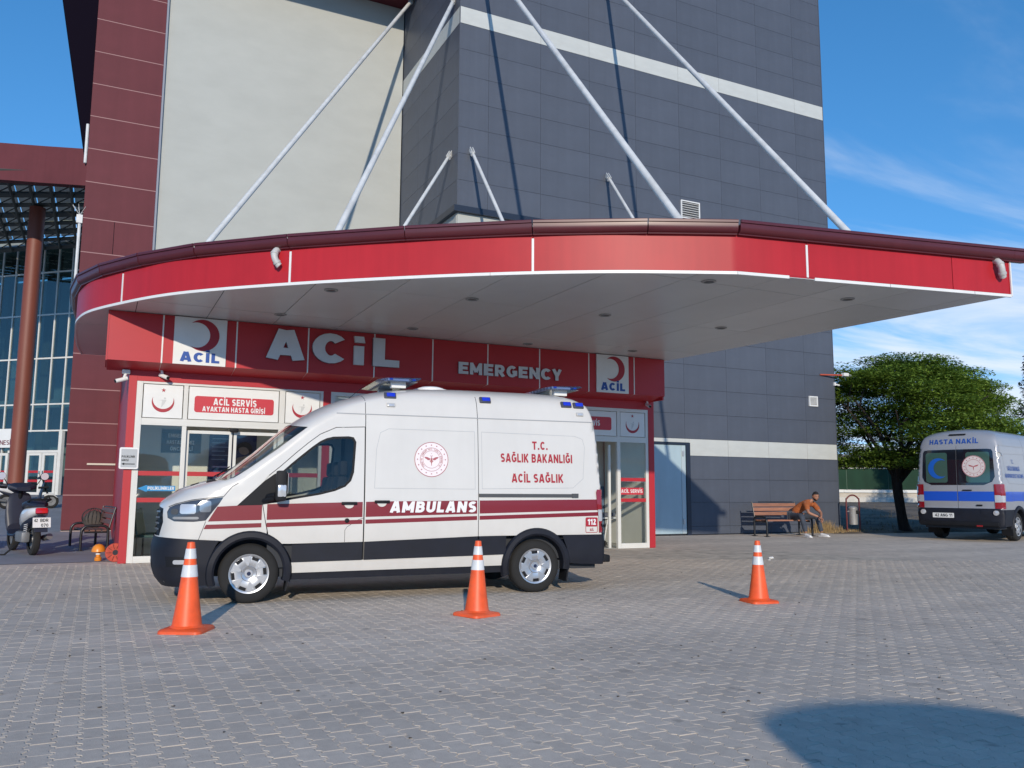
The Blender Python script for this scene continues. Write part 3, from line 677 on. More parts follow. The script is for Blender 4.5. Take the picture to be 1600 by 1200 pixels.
for a, b_ in zip(cuts, cuts[1:]):
    sweep(subpath(a, b_, 0.006, 0.006), [(-0.03, ZS+0.012), (0, ZS+0.012), (0, 5.215), (-0.03, 5.215)]).build('fascia_panel', fasred, canopy, True, True)
    if b_ not in (cuts[5], cuts[-1]):
        p = path[b_]; d = (path[b_+1]-path[b_-1]).normalized(); o_ = Vector((d.y, -d.x))
        m3 = Matrix(((d.x, o_.x, 0), (d.y, o_.y, 0), (0, 0, 1)))
        MB().box((p.x+o_.x*0.0, p.y+o_.y*0.0, (ZS+5.17)/2), (0.035, 0.02, 5.17-ZS-0.05), m=m3).build('joint_strip', whitep, canopy, world=True)
rs = [path[-1], back_r.lerp(path[-1], 0.5), back_r]
sweep(rs, [(-0.03, ZS+0.012), (0, ZS+0.012), (0, 5.215), (-0.03, 5.215)]).build('fascia_panel', fasred, canopy, True, True)
p = path[-1]; MB().box((p.x+0.004, p.y-0.004, (ZS+5.2)/2), (0.03, 0.03, 5.2-ZS)).build('corner_strip', whitep, canopy, world=True)
# inner dark lining behind the fascia
sweep(path+rs[1:], [(-0.05, ZS+0.03), (-0.034, ZS+0.03), (-0.034, 5.2), (-0.05, 5.2)]).build('fascia_lining', joint, canopy, False, True)
tr = [(0, nearest((5.1, 11.2))), (nearest((5.1, 11.2)), nearest((8.36, 9.41)))]
for a, b_ in tr: sweep(subpath(a, b_, 0.003, 0.003), [(-0.02, ZS-0.018), (0.014, ZS-0.018), (0.014, ZS+0.028), (-0.02, ZS+0.028)]).build('bottom_trim', whitep, canopy, True, True)
def lerpline(x): return Vector((x, 9.41+(x-8.36)*(8.47-9.41)/(13.34-8.36)))
for pts in ([path[nearest((8.36, 9.41))], lerpline(9.22)], [lerpline(9.66), lerpline(11.0)], [lerpline(11.01), lerpline(12.6)], [lerpline(12.61), path[-1]]):
    sweep(pts, [(-0.02, ZS-0.018), (0.014, ZS-0.018), (0.014, ZS+0.028), (-0.02, ZS+0.028)]).build('bottom_trim', whitep, canopy, True, True)
gp = [(-0.06, 5.20), (0.020, 5.185), (0.055, 5.185), (0.060, 5.205), (0.095, 5.215), (0.120, 5.245), (0.128, 5.30), (0.128, 5.345), (0.150, 5.350), (0.152, 5.385), (0.140, 5.397), (0.118, 5.397), (0.112, 5.33), (-0.06, 5.33)]
gc = [0]+[nearest(p) for p in ((-0.6, 20.2), (-0.58, 18.7), (-.46, 17.6), (-.1, 16.6), (.5, 15.5), (1.3, 14.4), (2.55, 13.22), (4.1, 11.93), (5.66, 10.82), (7.1, 10.0), (8.36, 9.41))]+[len(path)-1]
for a, b_ in zip(gc, gc[1:]): sweep((lambda q: [q[0], q[-1]])(subpath(a, b_, 0.003, 0.003)), gp).build('gutter_section', gutterm, canopy, True, True)
ext = path[-1]+(path[-1]-path[-2]).normalized()*0.30
sweep([path[-1], ext], gp).build('gutter_section', gutterm, canopy, True, True)
sweep([Vector((13.36, 8.6)), back_r.lerp(Vector((13.36, 8.6)), 0.5), back_r], gp).build('gutter_section', gutterm, canopy, True, True)
# roof deck
deck = MB(); deck.prism([tuple(p*1.0) for p in path]+[tuple(back_r), (12.5, 21.6), (8.7, 21.6), (8.7, 22.6)], 5.22, 5.30)
deck.build('roof_deck', mgrey, canopy, world=True)
# soffit: separate sheets with open joints, clipped to the outline
outline = [tuple(p-0.0*p) for p in path]+[tuple(back_r), (12.5, 21.6), (8.7, 21.6), (8.7, 22.67)]
def clip_cell(poly, x0, x1, y0, y1):
    def cl(P, f, inter):
        out = []
        for i in range(len(P)):
            a, b_ = P[i], P[(i+1) % len(P)]
            if f(a):
                out.append(a)
                if not f(b_): out.append(inter(a, b_))
            elif f(b_): out.append(inter(a, b_))
        return out
    ix = lambda X: (lambda a, b_: (X, a[1]+(b_[1]-a[1])*(X-a[0])/(b_[0]-a[0])))
    iy = lambda Y: (lambda a, b_: (a[0]+(b_[0]-a[0])*(Y-a[1])/(b_[1]-a[1]), Y))
    P = cl(poly, lambda p: p[0] >= x0, ix(x0)); 
    if P: P = cl(P, lambda p: p[0] <= x1, ix(x1))
    if P: P = cl(P, lambda p: p[1] >= y0, iy(y0))
    if P: P = cl(P, lambda p: p[1] <= y1, iy(y1))
    return P
def area(P): return 0.5*sum(P[i][0]*P[(i+1) % len(P)][1]-P[(i+1) % len(P)][0]*P[i][1] for i in range(len(P)))
shr = []
for i, p in enumerate(outline): shr.append(p)
ci = 0
for i in range(12):
    x0 = -0.8+i*1.24
    yy = 7.4+(0.9 if i % 2 else 0)
    ycuts = [7.4, 10.05, 12.95, 15.6, 18.4, 22.8]
    for y0, y1 in zip(ycuts, ycuts[1:]):
        P = clip_cell(shr, x0+0.006, x0+1.234, y0+0.006, y1-0.006)
        Q = []
        for q in P:
            if not Q or (abs(q[0]-Q[-1][0])+abs(q[1]-Q[-1][1])) > 1e-4: Q.append(q)
        if len(Q) > 2 and abs(area(Q)) > 0.02:
            dz_ = random.uniform(-0.0015, 0.0015); MB().prism(Q, ZS+dz_, ZS+0.008+dz_).build('soffit_panel', soffitm, canopy, world=True)
MB().prism(outline, ZS+0.03, ZS+0.035).build('soffit_lining', joint, canopy, world=True)
dl = MB().lathe([(0.115, 0.0), (0.115, -0.012), (0.085, -0.018), (0.08, 0.0)], 20).mesh('downlight', M('downlight_ring', (0.30, 0.30, 0.3), 0.4), True)
di = MB().lathe([(0.0, -0.004), (0.08, -0.004)], 20).mesh('diffuser', M('downlight_glass', (0.07, 0.075, 0.08), 0.2), True)
for (x, y) in ((3.23, 13.28), (2.87, 15.63), (5.52, 15.77), (5.53, 12.8), (8.23, 12.85), (8.38, 16.25), (8.29, 9.98), (10.92, 12.81), (11.12, 9.85), (10.95, 15.94)):
    dd = link('downlight', dl, canopy, (x-6, y-14, ZS-0.002)); link('diffuser', di, dd, (0, 0, 0.0))
# tie rods
def rod(p0, p1, r):
    p0 = Vector(p0); p1 = Vector(p1); d = (p1-p0).normalized()
    mb = MB(); mb.tube([p0+d*0.22, p0+d*0.30, p0+d*0.38, p1-d*0.15, p1], [r*0.45, r*0.55, r, r, r], 12)
    rd = mb.build('tie_rod', whitesteel, canopy, True, True)
    mb = MB(); a = Vector((0, 0, 1)); s_ = d.cross(a).normalized(); 
    for k in (-1, 1): 
        c = p0+d*0.14+s_*0.035*k; m3 = Matrix((d, s_, d.cross(s_))).transposed()
        mb.box(c, (0.34, 0.018, 0.14), m=m3)
    mb.tube([p0+d*0.2-s_*0.06, p0+d*0.2+s_*0.06], 0.03, 8)
    mb.build('bracket', whitesteel, rd, world=True)
rod((9.44, 21.62, 17.73), (8.19, 10.17, 5.28), 0.066)
rod((13.98, 21.62, 17.99), (12.09, 9.93, 5.28), 0.066)
rod((8.84, 22.12, 16.18), (3.22, 13.72, 5.28), 0.060)
rod((8.84, 26.03, 18.34), (1.10, 16.80, 5.28), 0.060)
rod((8.84, 22.19, 11.32), (4.85, 18.28, 5.28), 0.048)
rod((9.25, 21.62, 11.30), (8.66, 16.04, 5.28), 0.048)
rod((13.97, 21.62, 11.35), (12.66, 15.67, 5.28), 0.048)

# ================================================================== EMERGENCY ENTRANCE
en = thing('emergency_entrance', 'red emergency entrance with glazed doors and a red sign band lettered ACIL EMERGENCY', 'entrance', (6.4, 17.25, 0))
YE, YS = 17.25, 16.65
def eb(name, mat, x0, x1, y0, y1, z0, z1, parent=None): 
    return piece(name, mat, x0, x1, y0, y1, z0, z1, parent or en, name+mat.name)
# red frame: posts, lintel, side walls, roof
eb('post', signred, 0.42, 0.56, YE-0.03, YE+0.12, 0, 3.72); eb('post', signred, 12.28, 12.45, YE-0.03, YE+0.12, 0, 3.72)
eb('post', signred, 4.11, 4.27, YE-0.012, YE+0.10, 0, 3.40); 
eb('lintel', signred, 0.562, 12.278, YE-0.028, YE+0.12, 3.40, 3.72)
eb('side_wall', signred, 0.43, 0.50, YE+0.125, YW-0.3, 0, 4.55); eb('side_wall', signred, 12.36, 12.43, YE+0.125, YD-0.06, 0, 4.55)
eb('roof_slab', mgrey, 0.3, 12.4, YS+0.3, YD-0.2, 4.42, 4.55)
# sign band: one panel per joint spacing, with a bent-in bottom edge
jx = [0.02, 0.93, 2.25, 3.63, 5.0, 6.29, 7.59, 8.89, 10.20, 11.48, 12.38]
for a, b_ in zip(jx, jx[1:]):
    mb = MB(); pr = [(YS, 3.69), (YS, ZS-0.012), (YS+0.04, ZS-0.012), (YS+0.04, 3.75), (YE+0.05, 3.62), (YE+0.05, 3.58)]
    x0, x1 = a+0.004, b_-0.004; n_ = len(pr)
    mb.add([(x0, y, z) for y, z in pr]+[(x1, y, z) for y, z in pr], [tuple(range(n_))[::-1], tuple(range(n_, 2*n_))]+[(i, (i+1) % n_, n_+(i+1) % n_, n_+i) for i in range(n_)])
    mb.build('sign_panel', signred, en, world=True)
for x in jx[1:-1]:
    mb = MB(); mb.bx(x-0.013, x+0.013, YS-0.006, YS+0.01, 3.69, ZS-0.015)
    mb.add([(x-0.013, YS-0.005, 3.69), (x+0.013, YS-0.005, 3.69), (x+0.013, YE, 3.60), (x-0.013, YE, 3.60)], [(0, 3, 2, 1)])
    mb.build('joint_strip', whitep, en, world=True)
mb = MB(); mb.bx(-0.005, 0.021, YS-0.003, YE+0.5, 3.68, ZS-0.015); mb.bx(12.34, 12.38, YS+0.05, YD-0.1, 3.60, ZS-0.015); mb.build('sign_return', signred, en, world=True)
mb = MB(); mb.bx(0.06, 12.34, YS+0.12, YE+0.1, 3.80, 3.82); mb.build('sign_backing', joint, en, world=True)
# crescent sign boards
def sign_board(x0, x1):
    sb = eb('sign_board', whitep, x0, x1, YS-0.03, YS-0.001, 3.69, ZS-0.02)
    sx_ = sb
    w_ = x1-x0; h = ZS-3.71; cx = x0+w_*0.50; cz = 3.69+h*0.635; R = h*0.335
    vs, fs = crescent(cx+R*.12, cz, R, R*0.80, R*0.36, ang=PI)
    mb = MB(); solid2d(mb, vs, fs, lambda x, z, d: (x, YS-0.031-d, z), 0.004); o = mb.build('crescent', redtxt, None)
    mb2 = MB(); wall_text(mb2, 'ACİL', x0+w_*0.13, x1-w_*0.12, 3.69+h*0.06, 3.69+h*0.265, YS-0.031, 0.004, 0.25); o2 = mb2.build('lettering', bluetxt, None)
    for q in (o, o2):
        q.parent = en; 
        for v in q.data.vertices: v.co -= Vector((6.4, 17.25, 0))
sign_board(1.12, 2.06); sign_board(10.40, 11.30)
# raised letters A C i L and EMERGENCY
def letter(ch, x0, x1, z0, z1, d=0.07, bold=0.25):
    vs, fs = fit_text(ch, x0, x1, z0, z1, bold)
    n = len(vs); mb = MB(); solid2d(mb, vs, fs, lambda x, z, dd: (x, YS-0.008-dd, z), d)
    o = mb.build('letter', greytxt, en, world=True); o.data.materials.append(letter_edge)
    nf = len(fs)
    for i, p in enumerate(o.data.polygons):
        if i >= nf: p.material_index = 1
    return o
letter('A', 2.80, 3.55, 3.91, 4.50); letter('C', 3.70, 4.35, 3.90, 4.51)
mb = MB(); mb.bx(4.55, 4.76, YS-0.078, YS-0.008, 3.91, 4.30); mb.vprism([(4.57, 4.37), (4.78, 4.37), (4.75, 4.50), (4.55, 4.50)], YS-0.078, YS-0.008); mb.build('letter', greytxt, en, world=True)
letter('L', 4.95, 5.52, 3.91, 4.50)
ew = [0.92, 1.12, 0.92, 0.98, 1.03, 0.92, 1.0, 1.0, 1.0]; tot = sum(ew); x = 6.86; span = 9.47-6.86
for ch, wd in zip('EMERGENCY', ew):
    ww = span*wd/tot; letter(ch, x+0.018, x+ww-0.022, 3.885, 4.145, 0.035, 0.24); x += ww
# cameras
def cctv(x, y, z, yaw_, label, body=whitep):
    c = thing('security_camera', label, 'camera', (x, y, z))
    mb = MB(); mb.bbox((0, 0.02, 0.05), (0.14, 0.12, 0.08), 0.015); mb.tube([(0, 0, 0.02), (0.03*math.cos(yaw_), 0.03*math.sin(yaw_), -0.06)], 0.025, 8); mb.build('mount', whitep, c)
    d = Vector((math.cos(yaw_), math.sin(yaw_), -0.35)).normalized(); p = Vector((0, 0, -0.08))
    mb = MB(); mb.tube([p-d*0.03, p+d*0.18], 0.038, 12); mb.build('body', body, c)
    mb = MB(); mb.tube([p+d*0.181, p+d*0.20], 0.030, 12); mb.build('lens', black, c)
cctv(0.36, YE-0.06, 3.50, math.radians(190), 'white security camera turned left under the left end of the sign band')
cctv(0.97, YE-0.10, 3.60, math.radians(-50), 'white security camera under the red sign band above the leftmost crescent panel')
cctv(12.20, YE-0.10, 3.60, math.radians(-100), 'security camera with dark lens under the right end of the sign band')
# glazing -------------------------------------------------------------
def bar(x0, x1, z0, z1, y0=YE-0.02, y1=YE+0.06): eb('glazing_bar', framew, x0, x1, y0, y1, z0, z1)
bar(0.562, 0.67, 0, 3.398); bar(12.20, 12.278, 0, 3.398)
bar(0.672, 4.108, 0, 0.12); bar(0.672, 4.108, 3.36, 3.398); bar(0.672, 4.108, 2.57, 2.70)
for a, b_ in ((1.40, 1.48), (3.22, 3.33), (4.05, 4.108)): bar(a, b_, 0.122, 2.568, YE-0.019, YE+0.06); bar(a, b_, 2.702, 3.358, YE-0.019, YE+0.06)
bar(4.272, 12.198, 3.32, 3.398); bar(4.272, 12.198, 2.57, 2.70)
for a in (4.272, 6.0, 7.8, 9.5, 11.36): bar(a, a+0.09, 0.0, 2.568, YE-0.019, YE+0.06); bar(a, a+0.09, 2.702, 3.318, YE-0.019, YE+0.06)
bar(11.452, 12.198, 0, 0.12)
for a, b_ in ((4.362, 5.998), (6.09, 7.798), (7.89, 9.498)): bar(a, b_, 0, 0.10)
bar(11.18, 11.24, 0, 2.50, YE+0.1, YE+0.15)
def pane(x0, x1, z0, z1, y=YE+0.01): return eb('glass_pane', winglass, x0, x1, y, y+0.008, z0, z1)
pane(0.672, 1.398, 0.122, 2.568)
# white upper panels with print
def pline(x0, x1, z0, z1): return eb('upper_panel', whitep, x0+0.015, x1-0.015, YE-0.008, YE+0.02, z0+0.012, z1-0.012)
for a, b_ in ((0.672, 1.398), (1.482, 3.218), (3.332, 4.048), (11.452, 12.198), (9.592, 11.358)): pline(a, b_, 2.702, 3.358 if b_ < 4.2 else 3.318)
for a, b_ in ((4.364, 5.998), (6.092, 7.798), (7.892, 9.498)): pane(a, b_, 2.702, 3.318)
def moonlogo(cx, cz, R):
    mb = MB(); vs, fs = crescent(cx, cz, R, R*0.92, R*0.24, ang=PI/2); solid2d(mb, vs, fs, lambda x, z, d: (x, YE-0.009-d, z), 0.003)
    vs, fs = star_tris(cx, cz+R*1.12, R*0.22); solid2d(mb, vs, fs, lambda x, z, d: (x, YE-0.009-d, z), 0.003)
    mb.build('crescent_star', redtxt, en, world=True)
    mb = MB(); vs, fs = disc2d(cx+0.03, cz+R*0.35, R*0.10, 10); solid2d(mb, vs, fs, lambda x, z, d: (x, YE-0.009-d, z), 0.002)
    vs = [(cx-0.10*R*4, cz+R*0.15), (cx-0.02, cz+R*0.12), (cx-0.03, cz-R*0.55), (cx+0.02, cz-R*0.2), (cx+0.06, cz+R*0.2), (cx+0.0, cz+R*0.22)]
    solid2d(mb, vs, [tuple(range(6))], lambda x, z, d: (x, YE-0.009-d, z), 0.002); mb.build('pale_figure', M('pale_print', (0.55, 0.56, 0.56), 0.5), en, world=True)
moonlogo(1.035, 3.02, 0.20); moonlogo(3.68, 3.02, 0.20); moonlogo(11.82, 3.0, 0.20)
def badge(x0, x1, z0, z1, lines):
    mb = MB(); poly2d(mb, rrect(x0, x1, z0, z1, 0.05), YE-0.009, 0.003); mb.build('badge', M('badge_red', (0.52, 0.03, 0.045), 0.45, var=0.06), en, world=True)
    mb = MB()
    for (t_, a, b_, c, d) in lines: wall_text(mb, t_, a, b_, c, d, YE-0.013, 0.003, 0.21)
    mb.build('lettering', whitetxt, en, world=True)
badge(1.60, 3.11, 2.85, 3.17, [('ACİL SERVİS', 1.95, 2.77, 3.005, 3.135), ('AYAKTAN HASTA GİRİŞİ', 1.75, 2.94, 2.875, 2.972)])
badge(9.7, 11.2, 2.85, 3.17, [('ACİL SERVİS', 10.05, 10.87, 2.95, 3.08)])
# sliding doors
def slide(x0, x1, y=YE+0.075):
    sd_ = eb('sliding_door', framew, x0, x0+0.055, y, y+0.04, 0.06, 2.50)
    b_ = wbase(sd_)
    for (a, b2, c, d) in ((x1-0.055, x1, 0.06, 2.50), (x0+0.056, x1-0.056, 2.44, 2.50), (x0+0.056, x1-0.056, 0.06, 0.14)):
        eb('door_rail', framew, a, b2, y, y+0.04, c, d)
    eb('glass_pane', winglass, x0+0.056, x1-0.056, y+0.015, y+0.023, 0.141, 2.439)
slide(1.49, 2.345); slide(2.375, 3.21)
for a, b_ in ((3.332, 4.048), (4.364, 5.998), (6.092, 7.798), (7.892, 9.498), (11.452, 12.198)): pane(a, b_, 0.122, 2.568)
mb = MB(); mb.bbox((2.36, YE-0.05, 2.52), (0.17, 0.07, 0.085), 0.03); mb.build('door_sensor', black, en, True, True)
# red safety bars stuck on the glass
for a, b_ in ((0.672, 1.398), (1.50, 2.34), (2.38, 3.20), (3.332, 4.048), (4.364, 5.998), (6.092, 7.798), (7.892, 9.498), (11.452, 12.198)):
    yy = YE+0.004 if not (1.45 < a < 3.0) else YE+0.084
    for z0, z1 in ((1.615, 1.70), (1.115, 1.20)): eb('safety_band', signred, a, b_, yy, yy+0.004, z0, z1)
# arrow sticker POLIKLINIKLER and small ACIL SERVIS sticker
mb = MB(); poly2d(mb, [(0.68, 1.375), (0.84, 1.44), (0.84, 1.425), (1.34, 1.425), (1.34, 1.325), (0.84, 1.325), (0.84, 1.305)], YE+0.003, 0.003); mb.build('arrow_sticker', M('arrow_blue', (0.02, 0.24, 0.52), 0.4), en, world=True)
mb = MB(); wall_text(mb, 'POLİKLİNİKLER', 0.855, 1.32, 1.347, 1.408, YE-0.001, 0.002, 0.02); mb.build('lettering', whitetxt, en, world=True)
mb = MB(); mb.bx(11.453, 12.13, YE+0.001, YE+0.004, 1.29, 1.46); mb.build('sticker', M('badge_red'), en, world=True) if False else mb.build('sticker', MATS['badge_red'], en, world=True)
mb = MB(); wall_text(mb, 'ACİL SERVİS', 11.475, 12.10, 1.335, 1.42, YE-0.001, 0.002, 0.02); mb.build('lettering', whitetxt, en, world=True)
# interior room behind the glass
RY = 19.3
eb('room_back_wall', room, 0.51, 8.9, RY, RY+0.08, 0.0, 3.5); eb('room_back_wall', room, 8.92, 12.35, RY+0.1, RY+0.18, 0.0, 3.5)
eb('room_partition', room, 4.5, 4.58, YE+0.6, RY-0.01, 0, 3.4); eb('room_ceiling', room, 0.51, 12.35, YE+0.13, RY+0.05, 3.52, 3.58)
eb('room_floor', roomfloor, 0.51, 12.35, YE-0.01, RY, 0.0, 0.012)
eb('room_side_wall', room, 12.30, 12.355, YE+0.13, RY-0.01, 0.02, 3.5); eb('room_side_wall', room, 0.515, 0.56, YE+0.13, RY-0.01, 0.02, 3.5)
eb('grab_panel', M('room_blue', (0.10, 0.16, 0.25), 0.6), 9.0, 12.3, RY+0.02, RY+0.09, 0.02, 1.5)
nb = thing('notice_board', 'dark brown notice with three white lines on the wall behind the left window', 'sign', (1.25, RY, 2.35))
mb = MB(); mb.bx(-0.08, 0.72, -0.02, -0.002, -0.22, 0.28); mb.build('board', M('notice_brown', (0.06, 0.05, 0.045), 0.6), nb)
mb = MB()
for t_, a, b_, z in (('Engelli', 0.05, 0.4, 0.14), ('hastalarımız', 0.03, 0.58, 0.0), ('öncelikli', 0.1, 0.55, -0.14)): wall_text(mb, t_, a, b_, z-0.03, z+0.05, -0.021, 0.002)
mb.build('lettering', whitetxt, nb)
po = thing('poster', 'dark blue poster with a figure holding her chin inside the sliding door', 'poster', (2.62, RY, 2.0))
mb = MB(); mb.bx(-0.48, 0.52, -0.02, -0.002, -0.42, 0.62); mb.build('sheet', M('poster_blue', (0.035, 0.04, 0.13), 0.5, var=0.3, vscale=5), po)
mb = MB(); vs = [(0.02, -0.40), (0.05, 0.0), (0.14, 0.06), (0.30, 0.10), (0.46, 0.02), (0.50, -0.40)]; poly2d(mb, vs, -0.021, 0.003); vs, fs = disc2d(0.26, 0.24, 0.12, 20); solid2d(mb, vs, fs, lambda x, z, d: (x, -0.0245-d, z), 0.003)
mb.build('printed_figure', M('poster_skin', (0.30, 0.22, 0.20), 0.6), po)
mb = MB(); vs, fs = crescent(0.26, 0.24, 0.17, 0.13, 0.08, ang=-1.9); solid2d(mb, vs, fs, lambda x, z, d: (x, -0.029-d, z), 0.003); mb.build('printed_hair', M('poster_hair', (0.02, 0.015, 0.02), 0.6), po)
mb = MB()
for k in range(6): mb.bx(-0.42, -0.05-0.1*(k % 2), -0.0235, -0.0215, 0.45-0.09*k, 0.47-0.09*k)
mb.build('printed_lines', M('poster_text', (0.25, 0.3, 0.45), 0.6), po)
# a row of dark waiting chairs behind the glass, at the left
def wchair(x, y, rz, label):
    c = thing('waiting_chair', label, 'chair', (x, y, 0.012), rz, 'waiting chairs inside the entrance')
    g = M('chair_green', (0.035, 0.085, 0.085), 0.5)
    mb = MB(); mb.bbox((0, 0, 0.44), (0.48, 0.46, 0.05), 0.015); mb.build('seat', g, c)
    mb = MB(); mb.bbox((0, 0.24, 0.72), (0.48, 0.04, 0.5), 0.015, Matrix.Rotation(-0.18, 3, 'X')); mb.build('backrest', g, c)
    for sx_ in (-1, 1):
        mb = MB(); mb.tube([(0.2*sx_, -0.2, 0), (0.2*sx_, -0.2, 0.44), (0.2*sx_, 0.2, 0.44), (0.2*sx_, 0.2, 0)], 0.014, 8); mb.build('leg', ironblack, c)
    return c
wchair(1.0, 18.0, math.radians(70), 'dark green waiting chair behind the left window, nearest the red post')
wchair(1.1, 18.65, math.radians(85), 'dark green waiting chair behind the left window, second from the glass')
# hand cart inside at the right door
ht = thing('stretcher', 'grey wheeled stretcher standing inside the right glass door', 'stretcher', (11.0, 18.3, 0))
mb = MB(); mb.bbox((0, 0, 0.78), (1.6, 0.6, 0.10), 0.03); mb.build('mattress', M('mattress_grey', (0.09, 0.10, 0.13), 0.7), ht)
mb = MB(); mb.tube([(-0.8, -0.3, 0.7), (0.8, -0.3, 0.7), (0.8, 0.3, 0.7), (-0.8, 0.3, 0.7)], 0.02, 8, closed=True)
for a in (-0.6, 0.6):
    for c_ in (-0.25, 0.25): mb.tube([(a, c_, 0.7), (a*0.8, c_, 0.1)], 0.016, 8)
mb.build('frame', whitesteel, ht)
for a in (-0.48, 0.48):
    for c_ in (-0.25, 0.25):
        mb = MB(); mb.lathe([(0.0, -0.02), (0.07, -0.02), (0.075, 0), (0.07, 0.02), (0, 0.02)], 14, 'Y', (a, c_, 0.075)); mb.build('wheel', rubber, ht, True)
# direction sign at the left red post
ds = thing('direction_sign', 'small white framed direction sign with an arrow on the left red post', 'sign', (0.505, YE-0.06, 1.93))
mb = MB(); poly2d(mb, rrect(-0.17, 0.16, -0.20, 0.20, 0.03), 0.02, 0.05); mb.build('frame', M('sign_frame', (0.75, 0.75, 0.75), 0.35), ds)
mb = MB(); poly2d(mb, rrect(-0.14, 0.13, -0.17, 0.17, 0.01), -0.031, 0.003); mb.build('face', M('sign_face', (0.42, 0.44, 0.46), 0.4), ds)
mb = MB(); wall_text(mb, 'POLİKLİNİK', -0.13, 0.10, 0.01, 0.05, -0.0345, 0.002); mb.build('lettering', black, ds); mb = MB(); wall_text(mb, 'GİRİŞİ', -0.13, -0.01, -0.055, -0.02, -0.0345, 0.002); mb.build('lettering', black, ds); mb = MB(); mb.bx(-0.09, 0.10, -0.037, -0.0345, -0.115, -0.10); mb.vprism([(-0.13, -0.1075), (-0.08, -0.085), (-0.08, -0.13)], -0.037, -0.0345); mb.build('arrow', black, ds)
# drain elbows on the fascia
def drain(x, y, rz, label):
    d = thing('drain_pipe', label, 'pipe', (x, y, 5.17), rz)
    pts = rail([(0, 0.06, 0.02), (0, -0.05, 0.0), (0, -0.12, -0.08), (0.02, -0.12, -0.17), (0.06, -0.09, -0.25), (0.075, -0.08, -0.27)], 5)
    mb = MB(); mb.tube(pts, 0.052, 14); mb.build('elbow', pvc, d, True)
    for p0, p1 in ((pts[9], pts[10]), (pts[17], pts[18])):
        mb = MB(); mb.tube([p0, p0+(p1-p0).normalized()*0.03], 0.062, 14); mb.build('collar', pvc, d, True)
i = nearest((2.32, 13.42)); drain(path[i].x, path[i].y, math.radians(-39), 'bent grey drain pipe on the left half of the red canopy fascia')
drain(13.05, 8.53, math.radians(-11), 'bent grey drain pipe at the right end of the red canopy fascia')

# ================================================================== MAIN ENTRANCE PAVILION (far left)
ph = thing('entrance_pavilion', 'glass fronted main entrance hall with a red roof beam on a round rust red column', 'building', (-2.5, 45.6, 1.0))
P0 = Vector((-2.46, 45.64, 0)); dv = Vector((-0.731, 0.682, 0)); nv = Vector((0.682, 0.731, 0))
def cw(s_, z, off=0.0): return P0+dv*s_-nv*off+Vector((0, 0, z))
m3 = Matrix((dv, nv, Vector((0, 0, 1)))).transposed()
def cbox(mb, s0, s1, o0_, o1_, z0, z1):
    c = cw((s0+s1)/2, (z0+z1)/2, (o0_+o1_)/2); mb.box(c, (abs(s1-s0), abs(o1_-o0_), z1-z0), m=m3); return mb
curt = glass('curtain_glass', (0.55, 0.66, 0.66), refl=1.5)
hallg = M('hall_grey', (0.24, 0.27, 0.26), 0.8, var=0.2, vscale=0.4)
mb = MB(); cbox(mb, -3, 12, -6.0, -6.2, 1.0, 13.3); cbox(mb, -3, 12, -6, -0.3, 0.95, 1.0); cbox(mb, -3, 12, -6, -0.1, 13.4, 13.6); mb.build('hall_wall', hallg, ph, world=True)
for s_ in (-0.6, 1.7, 4.6): mb = MB(); cbox(mb, s_, s_+0.45, -1.6, -2.1, 1.0, 13.3); mb.build('hall_column', M('hall_col', (0.10, 0.10, 0.095), 0.7), ph, world=True)
mb = MB(); cbox(mb, -3, 12, -6, -1.2, 5.3, 5.7); mb.build('hall_floor', M('hall_slab', (0.3, 0.31, 0.3), 0.7), ph, world=True)
zs_ = [1.0, 4.05, 5.32, 7.55, 9.70, 11.82, 13.33]; mull = [-1.90, -1.06, -0.2, 0.72, 1.58, 2.42, 3.28, 4.15, 5.0, 5.9, 6.8, 7.7]
for s_ in mull:
    mb = MB(); cbox(mb, s_-0.03, s_+0.03, 0.05, -0.05, 4.0 if -0.9 < s_ < 2.0 else 1.0, 13.33); mb.build('mullion', framew, ph, world=True)
for z in zs_[1:]:
    mb = MB(); cbox(mb, -1.95, 8, 0.045, -0.045, z-0.035, z+0.035); mb.build('transom', framew, ph, world=True)
for a, b_ in zip(mull, mull[1:]):
    for z0, z1 in zip(zs_, zs_[1:]):
        if z0 == 1.0: continue
        mb = MB(); cbox(mb, a+0.03, b_-0.03, 0.005, -0.005, z0+0.035, z1-0.035); mb.build('glass_pane', curt, ph, world=True)
# doors and fanlight
mb = MB(); cbox(mb, -1.0, 8, 0.005, -0.005, 3.1, 4.0); mb.build('glass_pane', curt, ph, world=True)
for a, b_ in ((-0.95, -0.08), (-0.05, 0.85), (0.9, 1.8), (2.0, 3.2), (3.3, 4.5)):
    mb = MB(); cbox(mb, a, a+0.14, 0.04, -0.04, 1.0, 3.0); cbox(mb, b_-0.14, b_, 0.04, -0.04, 1.0, 3.0); cbox(mb, a+0.14, b_-0.14, 0.04, -0.04, 1.0, 1.14); cbox(mb, a+0.14, b_-0.14, 0.04, -0.04, 2.88, 3.0)
    dd = mb.build('door_frame', framew, ph, world=True)
    mb = MB(); cbox(mb, a+0.14, b_-0.14, 0.005, -0.005, 1.14, 2.88); mb.build('glass_pane', curt, dd, world=True)
    mb = MB(); cbox(mb, a+0.14, b_-0.14, 0.015, 0.008, 2.05, 2.16); cbox(mb, a+0.14, b_-0.14, 0.015, 0.008, 1.62, 1.73); mb.build('safety_band', signred, dd, world=True)
mb = MB(); cbox(mb, -1.25, -1.06, 0.12, -0.05, 1.0, 4.05); cbox(mb, -1.06, 2.0, 0.07, -0.05, 3.0, 3.12); mb.build('door_surround', framew, ph, world=True)
mb = MB(); cbox(mb, 1.25, 6, 0.30, 0.22, 3.25, 4.15); sbo = mb.build('name_board', whitep, ph, world=True)
